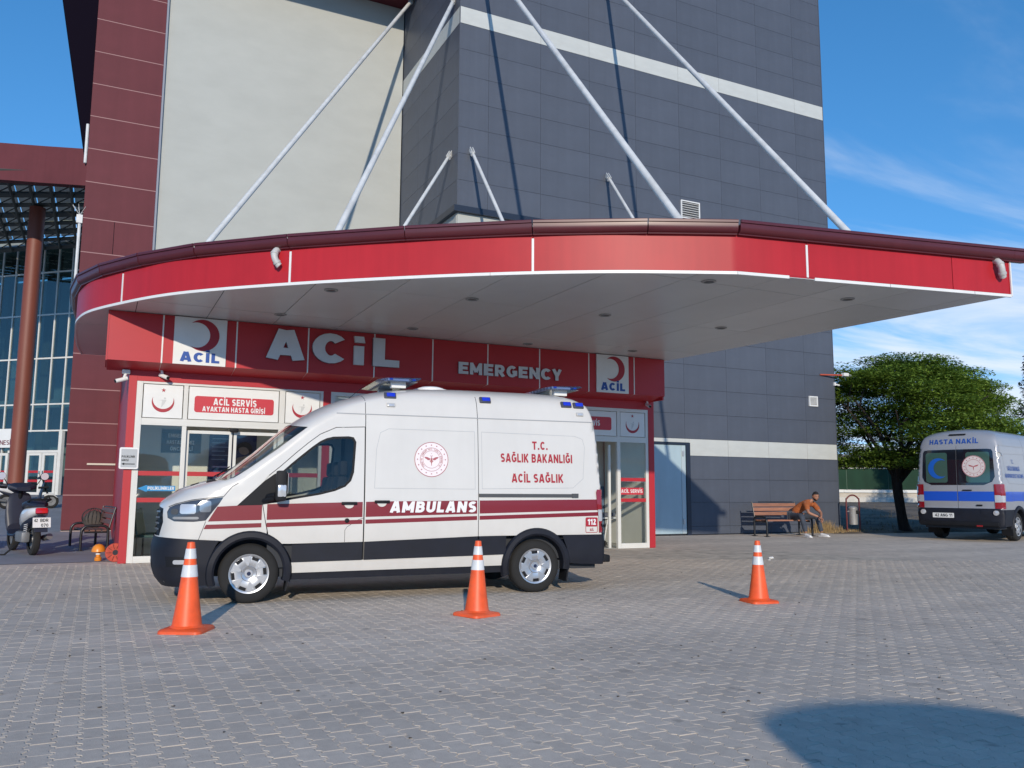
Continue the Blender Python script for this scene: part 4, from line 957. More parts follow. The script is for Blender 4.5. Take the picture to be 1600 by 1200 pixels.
mb = MB(); vs, fs = fit_text('DEVLET HASTANESİ', 4.6, 1.62, 3.38, 3.60, 0.15)
solid2d(mb, vs, fs, lambda s_, z, d: cw(s_, z, 0.301+d), 0.01); mb.build('lettering', M('letter_maroon', (0.15, 0.03, 0.05), 0.5), sbo, world=True); mb = MB()
vs, fs = fit_text('T.C. SAĞLIK BAKANLIĞI', 4.6, 2.35, 3.78, 3.95, 0.15); solid2d(mb, vs, fs, lambda s_, z, d: cw(s_, z, 0.301+d), 0.01)
mb.build('lettering', M('letter_maroon', (0.15, 0.03, 0.05), 0.5), sbo, world=True)
# canopy frame: beam, purlins and sheets
be = [Vector((-9.5, 37.0, 0)), Vector((-6.5, 36.1, 0)), Vector((-4.0, 35.1, 0)), Vector((-2.5, 34.45, 0)), Vector((-0.84, 33.7, 0))]
for a, b_ in zip(be, be[1:]):
    d = (b_-a).normalized(); o_ = Vector((-d.y, d.x, 0)); mb = MB()
    ra = (be.index(a)); za = 12.85-0.09*ra; zb = 12.85-0.09*(ra+1); h = 1.42
    P = [a, b_, b_+o_*0.35, a+o_*0.35]; Z = [za, zb, zb, za]
    mb.add([(p.x, p.y, z) for p, z in zip(P, Z)]+[(p.x, p.y, z+h) for p, z in zip(P, Z)], [(3, 2, 1, 0), (4, 5, 6, 7), (0, 1, 5, 4), (1, 2, 6, 5), (2, 3, 7, 6), (3, 0, 4, 7)])
    mb.build('roof_beam', maroon, ph, world=True)
truss = M('truss_steel', (0.07, 0.08, 0.075), 0.6)
def quadpt(u, v):
    a = Vector((-9.5, 37.3, 0)).lerp(Vector((-0.9, 34.0, 0)), u); b_ = Vector((-9.5, 51, 0)).lerp(Vector((-0.9, 44.2, 0)), u); return a.lerp(b_, v)
for i in range(13):
    mb = MB(); a, b_ = quadpt(i/12, 0), quadpt(i/12, 1); mb.tube([(a.x, a.y, 12.95), (b_.x, b_.y, 12.95)], 0.06, 4); mb.build('purlin', truss, ph, world=True)
for j in range(9):
    mb = MB(); a, b_ = quadpt(0, j/8), quadpt(1, j/8); mb.tube([(a.x, a.y, 13.05), (b_.x, b_.y, 13.05)], 0.09 if j % 2 else 0.13, 4)
    for i in range(12):
        p, q = quadpt(i/12, j/8), quadpt((i+1)/12, j/8); mb.tube([(p.x, p.y, 13.05), (q.x, q.y, 13.45)], 0.03, 4)
    mb.build('truss', truss, ph, world=True)
mb = MB(); 
for i in range(12):
    for j in range(8):
        c = [quadpt((i+0.03)/12, (j+0.03)/8), quadpt((i+0.97)/12, (j+0.03)/8), quadpt((i+0.97)/12, (j+0.97)/8), quadpt((i+0.03)/12, (j+0.97)/8)]
        mb.add([(p.x, p.y, 13.55) for p in c]+[(p.x, p.y, 13.58) for p in c], [(3, 2, 1, 0), (4, 5, 6, 7)])
rt = M('roof_sheet', (0.75, 0.80, 0.75), 0.7)
mb.build('roof_sheet', rt, ph, world=True)
mb = MB(); mb.tube([(-2.92, 38.85, 0.85), (-2.92, 38.85, 12.9)], 0.30, 24); mb.build('column', M('column_rust', (0.20, 0.055, 0.033), 0.55, var=0.15, vscale=0.8, stretch=(1, 1, 0.3), streak=0.15), ph, True, True)

# ================================================================== RIGHT BACKGROUND
def along(p, q, t): return Vector(p).lerp(Vector(q), t)
FA, FB = Vector((36.0, 38.6, 0)), Vector((62.0, 25.9, 0)); fd = (FB-FA).normalized(); fn_ = Vector((fd.y, -fd.x, 0)); fm = Matrix((fd, -fn_, Vector((0, 0, 1)))).transposed()
LEN = (FB-FA).length
rw = thing('retaining_wall', 'low pale rendered wall with a capping slab below the green fence', 'wall', FA)
def fbox(mb, s0, s1, o0_, o1_, z0, z1): c = fd*((s0+s1)/2)+fn_*((o0_+o1_)/2)+Vector((0, 0, (z0+z1)/2)); mb.box(c, (abs(s1-s0), abs(o1_-o0_), z1-z0), m=fm)
cream = M('cream_render', (0.46, 0.42, 0.36), 0.9, var=0.1)
mb = MB(); fbox(mb, 0, LEN, 0, -0.3, 0.3, 1.08); mb.build('wall', M('pale_render', (0.55, 0.54, 0.50), 0.9, var=0.12), rw)
mb = MB(); fbox(mb, 0, LEN, -0.35, -1.2, 0.5, 1.36); mb.build('upper_wall', cream, rw)
k = 0; s_ = 0
while s_ < LEN:
    mb = MB(); fbox(mb, s_+0.01, min(s_+2.4, LEN), -0.25, -0.5, 1.362, 1.52+0.01*(k % 2)); mb.build('capping_slab', framew, rw); s_ += 2.4; k += 1
gf = thing('green_fence', 'dark green screened fence standing on the low pale wall', 'fence', FA)
gm = M('green_mesh', (0.008, 0.036, 0.018), 0.9, var=0.25, vscale=1.5, bump=0.3, bscale=20, stretch=(1, 1, 0.4))
s_ = 0
while s_ < LEN:
    mb = MB(); fbox(mb, s_+0.03, min(s_+2.5, LEN), -0.38, -0.41, 1.54, 2.80); mb.build('screen_panel', gm, gf)
    mb = MB(); fbox(mb, s_-0.03, s_+0.03, -0.41, -0.47, 1.5, 2.86); mb.build('post', M('fence_post', (0.02, 0.07, 0.04), 0.5), gf); s_ += 2.53
mb = MB(); fbox(mb, 0, LEN, -0.39, -0.45, 2.81, 2.87); mb.build('top_rail', framew, gf)
ln = thing('distant_building', 'long pale pinkish low building beyond the green fence', 'building', (80, 66, 0))
dd_ = fd; 
def dbox(mb, s0, s1, o0_, o1_, z0, z1): c = fd*((s0+s1)/2)+fn_*((o0_+o1_)/2)+Vector((0, 0, (z0+z1)/2)); mb.box(c, (abs(s1-s0), abs(o1_-o0_), z1-z0), m=fm)
mb = MB(); dbox(mb, -22, 22, 4, -4, 0, 4.2); mb.build('wall', M('pink_render', (0.36, 0.30, 0.28), 0.9, var=0.1), ln)
mb = MB(); mb.add([tuple(fd*s_+fn_*o_+Vector((0, 0, z))) for s_ in (-22.5, 22.5) for (o_, z) in ((4.6, 4.2), (0, 5.6), (-4.6, 4.2))], [(0, 1, 4, 3), (1, 2, 5, 4), (0, 2, 1), (3, 4, 5), (0, 3, 5, 2)]); mb.build('roof', M('roof_pale', (0.34, 0.27, 0.25), 0.8), ln)
for k in range(-7, 8):
    mb = MB(); dbox(mb, k*2.8-0.5, k*2.8+0.5, 4.02, 3.9, 1.6, 3.0); mb.build('window', M('far_glass', (0.06, 0.08, 0.10), 0.2), ln)
hl = MB(); rr = random.Random(5); n_ = 230
ang0 = math.radians(0); P1 = []; 
for i in range(n_+1):
    a = ang0+2*PI*i/n_; h = 9+5*noise.noise(Vector((6*math.cos(a), 6*math.sin(a), 3)))+3*noise.noise(Vector((19*math.cos(a), 19*math.sin(a), 1))); P1.append((a, h))
vs = []; 
for a, h in P1: vs += [(620*math.cos(a), 620*math.sin(a), -4), (700*math.cos(a), 700*math.sin(a), h), (900*math.cos(a), 900*math.sin(a), -4)]
hl.add(vs, [(3*i, 3*i+3, 3*i+4, 3*i+1) for i in range(n_)]+[(3*i+1, 3*i+4, 3*i+5, 3*i+2) for i in range(n_)])
struct('hills', hl, M('hill_haze', (0.20, 0.20, 0.17), 0.95, var=0.2, vscale=0.02), True)

# ================================================================== VANS (one builder, two liveries)
def tab(pairs):
    zs = [p[0] for p in pairs]; v = [p[1] for p in pairs]
    # smooth monotone-ish interpolation
    fz_ = np.linspace(zs[0], zs[-1], 400); fv = np.interp(fz_, zs, v)
    ker = np.ones(7)/7; pad = np.concatenate([[fv[0]]*3, fv, [fv[-1]]*3]); fv = np.convolve(pad, ker, 'valid')
    return lambda z: float(np.interp(z, fz_, fv))
UF = tab([(.20, -1.0), (.30, -1.09), (.45, -1.135), (.67, -1.15), (.80, -1.12), (1.10, -1.11), (1.18, -1.09), (1.25, -1.03), (1.30, -.96), (1.385, -.84), (1.445, -.68), (1.495, -.50), (1.52, -.43), (1.62, -.28), (1.87, .03), (2.05, .23), (2.18, .38), (2.30, .55), (2.43, .76), (2.52, .93), (2.60, 1.14), (2.68, 1.38), (2.74, 1.64), (2.79, 1.95), (2.83, 2.5)])
LF = tab([(.2, .62), (1.12, .62), (1.25, .66), (1.35, .66), (1.43, .58), (1.50, .42), (1.6, .38), (2.2, .40), (2.35, .42), (2.48, .46), (2.6, .6), (2.7, .7), (2.83, .9)])
NF = tab([(.2, 3.2), (1.2, 3.0), (1.5, 2.6), (2.2, 2.4), (2.83, 2.2)])
WD = tab([(.20, .97), (.30, .99), (.45, 1.015), (.8, 1.03), (1.2, 1.03), (1.4, 1.02), (1.8, .992), (2.3, .945), (2.36, .938), (2.45, .915), (2.56, .882), (2.64, .835), (2.71, .745), (2.76, .60), (2.80, .42), (2.82, .25), (2.83, .05)])
UR = tab([(.2, 4.80), (.40, 4.86), (.76, 4.86), (.80, 4.83), (1.4, 4.83), (2.0, 4.80), (2.5, 4.745), (2.62, 4.70), (2.72, 4.61), (2.79, 4.40), (2.83, 3.9)])
LR = tab([(.2, .11), (2.3, .12), (2.6, .17), (2.83, .5)])
def Ys(u, z):
    w_ = WD(z); f_, l_ = UF(z), LF(z); n_ = NF(z)
    t_ = (f_+l_-u)/l_; a = 1.0
    if t_ > 0: a = max(0.0, 1-min(t_, 1)**n_)**(1/n_)
    r_, lr = UR(z), LR(z); t2 = (u-(r_-lr))/lr; b_ = 1.0
    if t2 > 0: b_ = max(0.0, 1-min(t2, 1)**2.2)**(1/2.2)
    return w_*a*b_
def Ufront(y, z):
    w_ = WD(z); t_ = min(abs(y)/w_, 1.0); n_ = NF(z); return UF(z)+LF(z)*(1-max(0, 1-t_**n_)**(1/n_))
def Urear(y, z):
    w_ = WD(z); t_ = min(abs(y)/w_, 1.0); return UR(z)-LR(z)*(1-max(0, 1-t_**2.2)**(1/2.2))
def side_fn(sgn):       # sgn=-1: y negative side (left, seen in the photo)
    def P(u, z): return Vector((u, sgn*Ys(u, z), z))
    return P
def front_P(y, z): return Vector((Ufront(y, z), y, z))
def rear_P(y, z): return Vector((Urear(y, z), y, z))
def inpoly(p, poly):
    x, y = p; c = False; j = len(poly)-1
    for i in range(len(poly)):
        if (poly[i][1] > y) != (poly[j][1] > y) and x < (poly[j][0]-poly[i][0])*(y-poly[i][1])/(poly[j][1]-poly[i][1])+poly[i][0]: c = not c
        j = i
    return c
def densify(loop, d):
    out = []
    for i in range(len(loop)):
        a, b_ = loop[i], loop[(i+1) % len(loop)]; k = max(1, int(math.hypot(b_[0]-a[0], b_[1]-a[1])/d))
        for j in range(k): out.append((a[0]+(b_[0]-a[0])*j/k, a[1]+(b_[1]-a[1])*j/k))
    return out
def tri2d(outer, holes=(), gx=0.15, gy=0.12, extra_x=(), extra_y=(), dl=0.06, pts=()):
    loops = [densify(outer, dl)]+[densify(h, dl) for h in holes]
    V = []; E = []
    for lp in loops:
        b_ = len(V); V += lp; E += [(b_+i, b_+(i+1) % len(lp)) for i in range(len(lp))]
    x0, x1 = min(p[0] for p in outer), max(p[0] for p in outer); y0, y1 = min(p[1] for p in outer), max(p[1] for p in outer)
    gxs = list(np.arange(x0+gx/2, x1, gx))+[e for e in extra_x if x0 < e < x1]; gys = list(np.arange(y0+gy/2, y1, gy))+[e for e in extra_y if y0 < e < y1]
    for a in gxs:
        for b_ in gys:
            if inpoly((a, b_), outer) and not any(inpoly((a, b_), h) for h in holes): V.append((a, b_))
    for a, b_ in pts:
        if inpoly((a, b_), outer) and not any(inpoly((a, b_), h) for h in holes): V.append((a, b_))
    r = delaunay_2d_cdt([Vector(v) for v in V], E, [], 0, 1e-5)
    vs = [(v.x, v.y) for v in r[0]]; fs = []
    for f in r[2]:
        c = (sum(vs[i][0] for i in f)/len(f), sum(vs[i][1] for i in f)/len(f))
        if inpoly(c, outer) and not any(inpoly(c, h) for h in holes):
            a = sum(vs[f[i]][0]*vs[f[(i+1) % len(f)]][1]-vs[f[(i+1) % len(f)]][0]*vs[f[i]][1] for i in range(len(f)))
            if abs(a) > 1e-9: fs.append(tuple(f) if a > 0 else tuple(f)[::-1])
    return vs, fs
def surf_mesh(name, vs, fs, P, mat, off=0.0, flip=False, inward=None, up_axis=None):
    """drape a 2D triangulation on surface P with analytic normals, pushed out by off"""
    e = 1e-3; pts = []; nor = []
    for q_ in vs:
        a, b_ = q_[0], q_[1]; p = P(a, b_); da = P(a+e, b_)-P(a-e, b_); db = P(a, b_+e)-P(a, b_-e); n_ = da.cross(db)
        if n_.length < 1e-12: n_ = Vector((0, 0, 1))
        n_.normalize()
        if flip: n_ = -n_
        pts.append(p+n_*(off+(q_[2]*.00025 if len(q_) > 2 else 0))); nor.append(n_)
    me = bpy.data.meshes.new(name); F = [f[::-1] for f in fs] if flip else fs
    me.from_pydata([tuple(p) for p in pts], [], F); me.materials.append(mat)
    me.polygons.foreach_set('use_smooth', [True]*len(me.polygons)); me.update()
    me.normals_split_custom_set_from_vertices([tuple(n_) for n_ in nor])
    return me
def arc(cx, cz, r, a0, a1, n=20): return [(cx+r*math.cos(math.radians(a0+(a1-a0)*i/n)), cz+r*math.sin(math.radians(a0+(a1-a0)*i/n))) for i in range(n+1)]
CF = tab([(.2, .8), (1.42, .8), (1.475, .955), (1.8, .972), (2.15, .988), (2.24, .985), (2.33, .85), (2.83, .8)])
def uc(z): return UF(z)+LF(z)*(1-(1-CF(z)**NF(z))**(1/NF(z)))
WR = 0.357
HC = {}
def make_van(label, paint, loc, rz, kind, group=None, details=True):
    van = thing('ambulance' if kind == 'amb' else 'patient_transport_van', label, 'ambulance' if kind == 'amb' else 'van', loc, rz, group)
    # local frame: x = distance behind the front axle, y = left side negative, z up (the empty is rotated so that -x is forward)
    SG = (-1, 1)
    def side(name, outer, mat, off=0.0, holes=(), s=-1, parent=van, gx=0.15, gy=0.12, exx=(), exy=(), dl=0.07, pts=()):
        vs, fs = tri2d(outer, holes, gx, gy, exx, exy, dl, pts)
        P = side_fn(s)
        me = surf_mesh(name, vs, fs, P, mat, off, flip=(s > 0))
        return link(name, me, parent)
    fxg = [-1.0, -.98, -.95, -.92, -.88, -.84, -.8, -.75, -.7, -.62, -.55, -.45]
    zfine = [1.20, 1.23, 1.26, 1.29, 1.32, 1.35, 1.38, 1.41, 1.44, 1.47, 1.5]
    AR = 0.475
    def belly(u): return np.interp(u, [-1.1, -.4, .46, 3.4, 4.9], [.80, .765, .705, .78, .775])
    fa = arc(0, .37, AR, 155, 25, 24)   # front arch, from front to rear along the top (u decreasing->increasing)
    fa = [(x, z) for x, z in fa]; fa0 = [p for p in arc(0, .37, AR, 180, 0, 40) if p[1] >= belly(p[0])-0.01]
    ra0 = [p for p in arc(3.75, .37, AR, 180, 0, 40) if p[1] >= belly(p[0])-0.01]
    front_edge = [(uc(z), z) for z in np.linspace(2.36, .80, 79)]
    win = [(.31, 1.225), (.335, 1.59), (.45, 1.70), (.57, 1.805), (.70, 1.915), (.80, 1.99), (.88, 2.03), (.965, 2.052), (1.16, 2.062), (1.225, 2.05), (1.258, 1.99), (1.235, 1.60), (1.20, 1.49), (1.128, 1.415), (1.0, 1.36), (.812, 1.312)]
    tri_ = [(-.175, 1.178), (.13, 1.475), (.25, 1.565), (.333, 1.595), (.309, 1.225), (.10, 1.185)]
    lamp = [(-.955, 1.03), (-.965, 1.10), (-.94, 1.155), (-.87, 1.19), (-.69, 1.238), (-.50, 1.262), (-.335, 1.278), (-.38, 1.20), (-.44, 1.12), (-.525, 1.0), (-.66, .985), (-.88, .99)]
    d_front, d_rear, s_rear = .16, 1.375, 2.91
    door1 = [(.165, 1.175), (.30, 1.44), (.43, 1.66), (.56, 1.84), (.70, 1.985), (.84, 2.10), (1.02, 2.17), (1.365, 2.185), (1.365, .715), (1.13, .71), (.44, .705)]+[p for p in arc(0, .37, AR+.004, 25, 62, 10) if p[0] < .43 and p[0] > .2]+[(.175, .90)]
    door1 = [(.13, 1.18), (.10, 1.42), (.19, 1.545), (.33, 1.665), (.50, 1.825), (.66, 1.965), (.80, 2.075), (1.0, 2.168), (1.365, 2.185), (1.365, .722), (.46, .712)]+[p for p in arc(0, .37, AR+.004, 46, 64, 8)]+[(.19, .90), (.165, 1.0)]
    door2 = [(1.381, 2.355), (2.905, 2.355), (2.905, .772), (1.381, .722)]
    white = [p for p in front_edge]                      # down the nose
    white += [(-.5, .768)]+fa0[0:]
    white += [(.46, .705), (1.0, .72), (3.3, .775)]+ra0+[(4.25, .775), (4.6, .775)]
    rr_ = [(UR(z)-LR(z)*(1-(1-.92**2.2)**(1/2.2)), z) for z in np.linspace(.775, 2.36, 14)]
    white += rr_+[(3.5, 2.36), (2.0, 2.36), (1.0, 2.36)]
    gapg = 0.0075
    def grow(poly, g):
        cx_ = sum(p[0] for p in poly)/len(poly); cz_ = sum(p[1] for p in poly)/len(poly)
        n_ = len(poly); out = []
        a_ = sum(poly[i][0]*poly[(i+1) % n_][1]-poly[(i+1) % n_][0]*poly[i][1] for i in range(n_)); sg = 1 if a_ > 0 else -1
        for i in range(n_):
            p0, p1, p2 = Vector(poly[i-1]), Vector(poly[i]), Vector(poly[(i+1) % n_])
            d1 = (p1-p0).normalized(); d2 = (p2-p1).normalized(); nn = (Vector((d1.y, -d1.x))+Vector((d2.y, -d2.x))); 
            nn = nn.normalized()/max(0.6, math.sqrt(max(1e-6, (1+d1.dot(d2))/2))); q = p1+nn*g*sg; out.append((q.x, q.y))
        return out
    # white side split into front part (cab), door, sliding door, rear quarter
    def frontpart():
        o_ = [p for p in front_edge]+[(-.5, .768)]+[p for p in fa0 if p[0] < .185]
        o_ += [(.185, .872), (.157, 1.0), (.122, 1.18), (.092, 1.423), (.184, 1.551), (.325, 1.672), (.495, 1.832), (.655, 1.972), (.796, 2.083), (.998, 2.176), (1.371, 2.194), (1.371, 2.36), (1.0, 2.36)]
        return o_
    rear_part = [(2.913, 2.36), (2.913, .772), (3.25, .775)]+ra0+[(4.25, .775), (4.6, .775)]+rr_
    for s in SG:
        side('fender', frontpart(), paint, 0, holes=[lamp], s=s, exx=fxg, exy=zfine, gx=.12, gy=.10, dl=.025, pts=[(uc(z)+d_, z) for z in np.arange(1.3, 2.36, .02) for d_ in (.006, .015, .03, .05, .08, .12, .17, .23)])
        dr_ = side('cab_door', door1, paint, 0, holes=[grow(win, .0)], s=s, gx=.2, gy=.12, dl=.05)
        sd_ = side('sliding_door', door2, paint, 0, s=s, gx=.3, gy=.15) if kind == 'amb' or s < 0 or True else None
        side('rear_quarter', rear_part, paint, 0, s=s, gx=.25, gy=.15, exx=[4.6, 4.66, 4.7, 4.73, 4.76, 4.78], dl=.05)
        # window rim and glass
        inner = grow(win, -.028)
        vs, fs = tri2d(grow(win, .004), [inner], .3, .3, dl=.05); link('window_rim', surf_mesh('window_rim', vs, fs, side_fn(s), black, -.004, s > 0), dr_)
        vs, fs = tri2d(inner, (), .2, .15, dl=.06); link('window', surf_mesh('window', vs, fs, side_fn(s), vanglass, -.012, s > 0), dr_)
        # black quarter piece ahead of the door glass
        side('corner_trim', tri_, black, .004, s=s, gx=.1, gy=.1, dl=.04)
        # head lamp
        hl_ = side('headlight', lamp, M('lamp_housing', (0.05, 0.055, 0.07), 0.08, coat=1.0), -.003, s=s, gx=.05, gy=.05, exx=fxg, dl=.03)
        for (a, b_, c, d, m_) in ((-.82, -.64, 1.08, 1.195, lampclear), (-.92, -.84, 1.07, 1.14, dgrey), (-.90, -.60, 1.015, 1.045, mgrey), (-.60, -.47, 1.10, 1.235, M('lamp_reflector', (.30, .31, .33), .15, metal=.6, coat=1.0))):
            vs, fs = tri2d(rrect(a, b_, c, d, .025), (), .04, .04, dl=.03); link('lamp_unit', surf_mesh('lamp_unit', vs, fs, side_fn(s), m_, .001, s > 0), hl_)
        # dark lower band, white or painted sill, rocker
        side('side_moulding', [(.49, .486), (.49, .703), (1.36, .718), (1.36, .497)], trimblack, .012, s=s, gx=.3, dl=.1)
        side('side_moulding', [(1.385, .497), (1.385, .720), (2.90, .770), (2.90, .520)], trimblack, .012, s=s, gx=.3, dl=.1)
        side('side_moulding', [(2.915, .520), (2.915, .772), (3.30, .776), (3.30, .528)], trimblack, .012, s=s, gx=.3, dl=.1)
        side('sill', [(.49, .355), (.49, .484), (3.28, .526), (3.28, .380)], paint, 0, s=s, gx=.4, dl=.1)
        side('rocker', [(.40, .265), (.40, .350), (3.36, .375), (3.36, .285)], trimblack, -.02, s=s, gx=.4, dl=.1)
        side('rear_bumper_side', [(4.22, .40), (4.20, .60), (4.13, .772), (4.60, .772)]+[(UR(z)-.012, z) for z in np.linspace(.772, .36, 8)]+[(4.45, .375), (4.30, .385)], trimblack, .012, s=s, gx=.1, exx=[4.7, 4.74, 4.77, 4.79], dl=.05)
        fb = [(uc(z), z) for z in np.linspace(.80, .22, 14)]
        side('front_bumper_side', fb+[(-.40, .235), (-.45, .42), (-.47, .55), (-.40, .70), (-.36, .762)], trimblack, .010, s=s, gx=.06, gy=.08, dl=.05)
        # fog lamp recess
        vs, fs = tri2d([(-.93, .46), (-.95, .58), (-.62, .57), (-.66, .46)], (), .05, .05, dl=.04); fl = link('fog_lamp', surf_mesh('fog_lamp', vs, fs, side_fn(s), black, .014, s > 0), van)
        vs, fs = tri2d(rrect(-.86, -.70, .49, .54, .02), (), .04, .04, dl=.03); link('lamp_unit', surf_mesh('lamp_unit', vs, fs, side_fn(s), lampclear, .017, s > 0), fl)
        # wheel arch flares
        for cxw in (0, 3.75):
            mb = MB(); K = 30; a0, a1 = (-14, 200) if cxw == 0 else (-8, 196)
            prof = [(.402, -.10), (.404, .018), (.43, .036), (.485, .030), (.505, .004), (.505, -.03)]
            for i in range(K+1):
                a = math.radians(a0+(a1-a0)*i/K)
                for (r_, o_) in prof:
                    u_ = cxw+r_*math.cos(a); z_ = max(.37+r_*math.sin(a), .22); y_ = s*(Ys(min(u_, 4.6), z_)+o_)
                    if o_ < -.05: y_ = s*.80
                    mb.v.append((u_, y_, z_))
            n_ = len(prof)
            for i in range(K):
                for j in range(n_-1):
                    q = (i*n_+j, (i+1)*n_+j, (i+1)*n_+j+1, i*n_+j+1); mb.f.append(q if s < 0 else q[::-1])
            mb.build('wheel_arch', trimblack, van, True)
            # mud flap
            mb = MB(); mb.box((cxw+.455 if cxw == 0 else cxw+.47, s*.88, .27), (.02, .26, .26), m=Matrix.Rotation(.15, 3, 'Y')); mb.build('mud_flap', black, van)
        # wheels
        for cxw in (0, 3.75):
            wh = bpy.data.objects.new('wheel', None); col.objects.link(wh); wh.parent = van; wh.location = (cxw, s*.975, WR); wh.empty_display_size = .1
            wh.rotation_euler = (0, random.uniform(0, 1), 0) if s < 0 else (0, .5, PI)
            mb = MB(); T_ = [(.235, .0), (.245, -.012), (.275, -.018), (.315, -.012), (.340, .008), (.353, .03), (.356, .06), (.351, .065), (.351, .078), (.357, .083), (.357, .125), (.351, .13), (.351, .143), (.356, .15), (.353, .19), (.338, .215), (.24, .22)]
            mb.lathe(T_, 48, 'Y'); link('tyre', mb.mesh('tyre', rubber, True), wh)
            mb = MB(); mb.lathe([(.0, -.002), (.045, -.002), (.052, .006), (.056, .004), (.085, -.004), (.095, .008), (.15, -.002), (.205, .006), (.222, -.004), (.236, -.006), (.240, .004), (.236, .02)], 48, 'Y'); hc = link('hubcap', mb.mesh('hubcap', chrome, True), wh)
            for k in range(6):
                if (s, cxw, kind) == (-1, 0, 'amb') and k == 0 or 'slot' not in HC:
                    a = 0.0; d_ = math.radians(13); P4 = [(.172, -d_), (.172, d_), (.208, d_*.9), (.208, -d_*.9)]
                    mb = MB(); mb.vprism([(r_*math.cos(t_), r_*math.sin(t_)) for r_, t_ in P4], -.0065, .004); HC['slot'] = mb.mesh('hubcap_slot', black)
                    pts = [(.098*math.cos(-.10), .098*math.sin(-.10)), (.098*math.cos(.10), .098*math.sin(.10)), (.215*math.cos(.25), .215*math.sin(.25)), (.215*math.cos(-.25), .215*math.sin(-.25))]
                    mb = MB(); mb.vprism(pts, -.009, .002); HC['spoke'] = mb.mesh('hubcap_spoke', chrome)
                    mb = MB(); mb.lathe([(.0, -.006), (.022, -.006), (.026, 0)], 20, 'Y'); HC['cap'] = mb.mesh('centre_cap', M('cap_dark', (.02, .03, .07), .2))
                link('hubcap_slot', HC['slot'], wh, None, (0, math.radians(60*k+10), 0)); link('hubcap_spoke', HC['spoke'], wh, None, (0, math.radians(60*k+40), 0))
            link('centre_cap', HC['cap'], wh)
        # tail lamp
        def uE(z): return UR(z)-LR(z)*(1-(1-.93**2.2)**(1/2.2))
        tl = [(4.69, .80), (4.69, .93), (4.66, 1.22), (4.65, 1.36), (4.665, 1.40)]+[(uE(z), z) for z in (1.40, 1.1, .80)]
        vs, fs = tri2d(tl, (), .02, .1, (), (), dl=.03)
        t_o = link('tail_lamp', surf_mesh('tail_lamp', vs, fs, side_fn(s), lampred, .014, s > 0), van)
        yl = lambda z: .93*WD(z)
        def rq(z0, z1, yi): return [(s*yi, z0), (s*yl(z0), z0), (s*yl(z1), z1), (s*yi, z1)] if s > 0 else [(-yi, z1), (-yl(z1), z1), (-yl(z0), z0), (-yi, z0)]
        for (z0, z1, m_) in ((.80, .955, lampred), (.957, 1.13, lampclear), (1.132, 1.40, lampred)):
            vs, fs = tri2d(rq(z0, z1, .835), (), .02, .06, dl=.03); link('lens', surf_mesh('lens', vs, fs, rear_P, m_, .015, False), t_o)
        vs, fs = tri2d([(4.685, .96), (4.675, 1.12), (uE(1.12), 1.12), (uE(.96), .96)], (), .02, .05, dl=.03); link('clear_lens', surf_mesh('clear_lens', vs, fs, side_fn(s), lampclear, .016, s > 0), t_o)
        # door handles, rail, mirror
        for (hx, hz) in ((1.18, 1.195), (1.60, 1.215)):
            mb = MB(); y_ = s*(Ys(hx, hz)+.022); mb.bbox((hx, y_, hz+.012), (.20, .03, .036), .012); h_ = mb.build('handle', black, van, True)
            vs, fs = disc2d(hx, hz, .062, 24); vs = [(a, hz+(b_-hz)*.85) for a, b_ in vs]; vs2, fs2 = tri2d(vs, (), .05, .05, dl=.03); link('handle_recess', surf_mesh('handle_recess', vs2, fs2, side_fn(s), paint, .0045, s > 0), h_)
        if s < 0 or kind == 'amb':
            mb = MB(); y_ = s*(Ys(3.6, 1.31)+.008); mb.bx(2.915, 4.30, y_-.014, y_+.014, 1.292, 1.335); mb.bx(4.28, 4.372, y_-.018, y_+.018, 1.285, 1.342); mb.build('door_rail', dgrey if kind == 'amb' else black, van)
        mb = MB(); mb.bbox((.32, s*1.19, 1.42), (.13, .22, .37), .035, Matrix.Rotation(s*.08, 3, 'Z')); mb.tube([(.18, s*1.0, 1.28), (.28, s*1.12, 1.30)], .045, 8); mb.tube([(.12, s*1.0, 1.23), (.26, s*1.10, 1.27)], .035, 8); mr_ = mb.build('mirror', black, van, True)
        mb = MB(); mb.bbox((.325, s*1.275, 1.36), (.105, .06, .15), .02); mb.build('indicator', lampclear, mr_, True)
        mb = MB(); mb.box((.395, s*1.19, 1.45), (.006, .17, .24)); mb.build('mirror_glass', lampclear, mr_)
        # seams on the roof flank and fuel/lock details
        for u_ in (1.373, 2.908):
            vs = []; fs = []
            for i in range(9):
                z = 2.36+i*.038
                for q in (-.004, .004): vs.append((u_+q, z))
            fs = [(2*i, 2*i+1, 2*i+3, 2*i+2) for i in range(8)]
            link('seam', surf_mesh('seam', vs, fs, side_fn(s), joint, .0015, s > 0), van)
        for (za, zb) in ((2.352, 2.364),):
            vs = []; 
            for i in range(24): vs += [(1.0+i*.158, za), (1.0+i*.158, zb)]
            link('roof_gutter', surf_mesh('roof_gutter', vs, [(2*i, 2*i+2, 2*i+3, 2*i+1) for i in range(23)], side_fn(s), M('gutter_shadow', (.30, .31, .32), .5), .004, s > 0), van)
        def polyline_seam(pts, wd, name='seam'):
            q2 = []
            for a_, c_ in zip(pts, pts[1:]):
                k_ = max(1, int(math.hypot(c_[0]-a_[0], c_[1]-a_[1])/.04)); q2 += [(a_[0]+(c_[0]-a_[0])*i_/k_, a_[1]+(c_[1]-a_[1])*i_/k_) for i_ in range(k_)]
            vs, fs = stroke(q2+[pts[-1]], wd)
            fs = [f if sum(vs[f[i]][0]*vs[f[(i+1) % 4]][1]-vs[f[(i+1) % 4]][0]*vs[f[i]][1] for i in range(4)) > 0 else f[::-1] for f in fs]
            link(name, surf_mesh(name, vs, fs, side_fn(s), joint, .0015, s > 0), van)
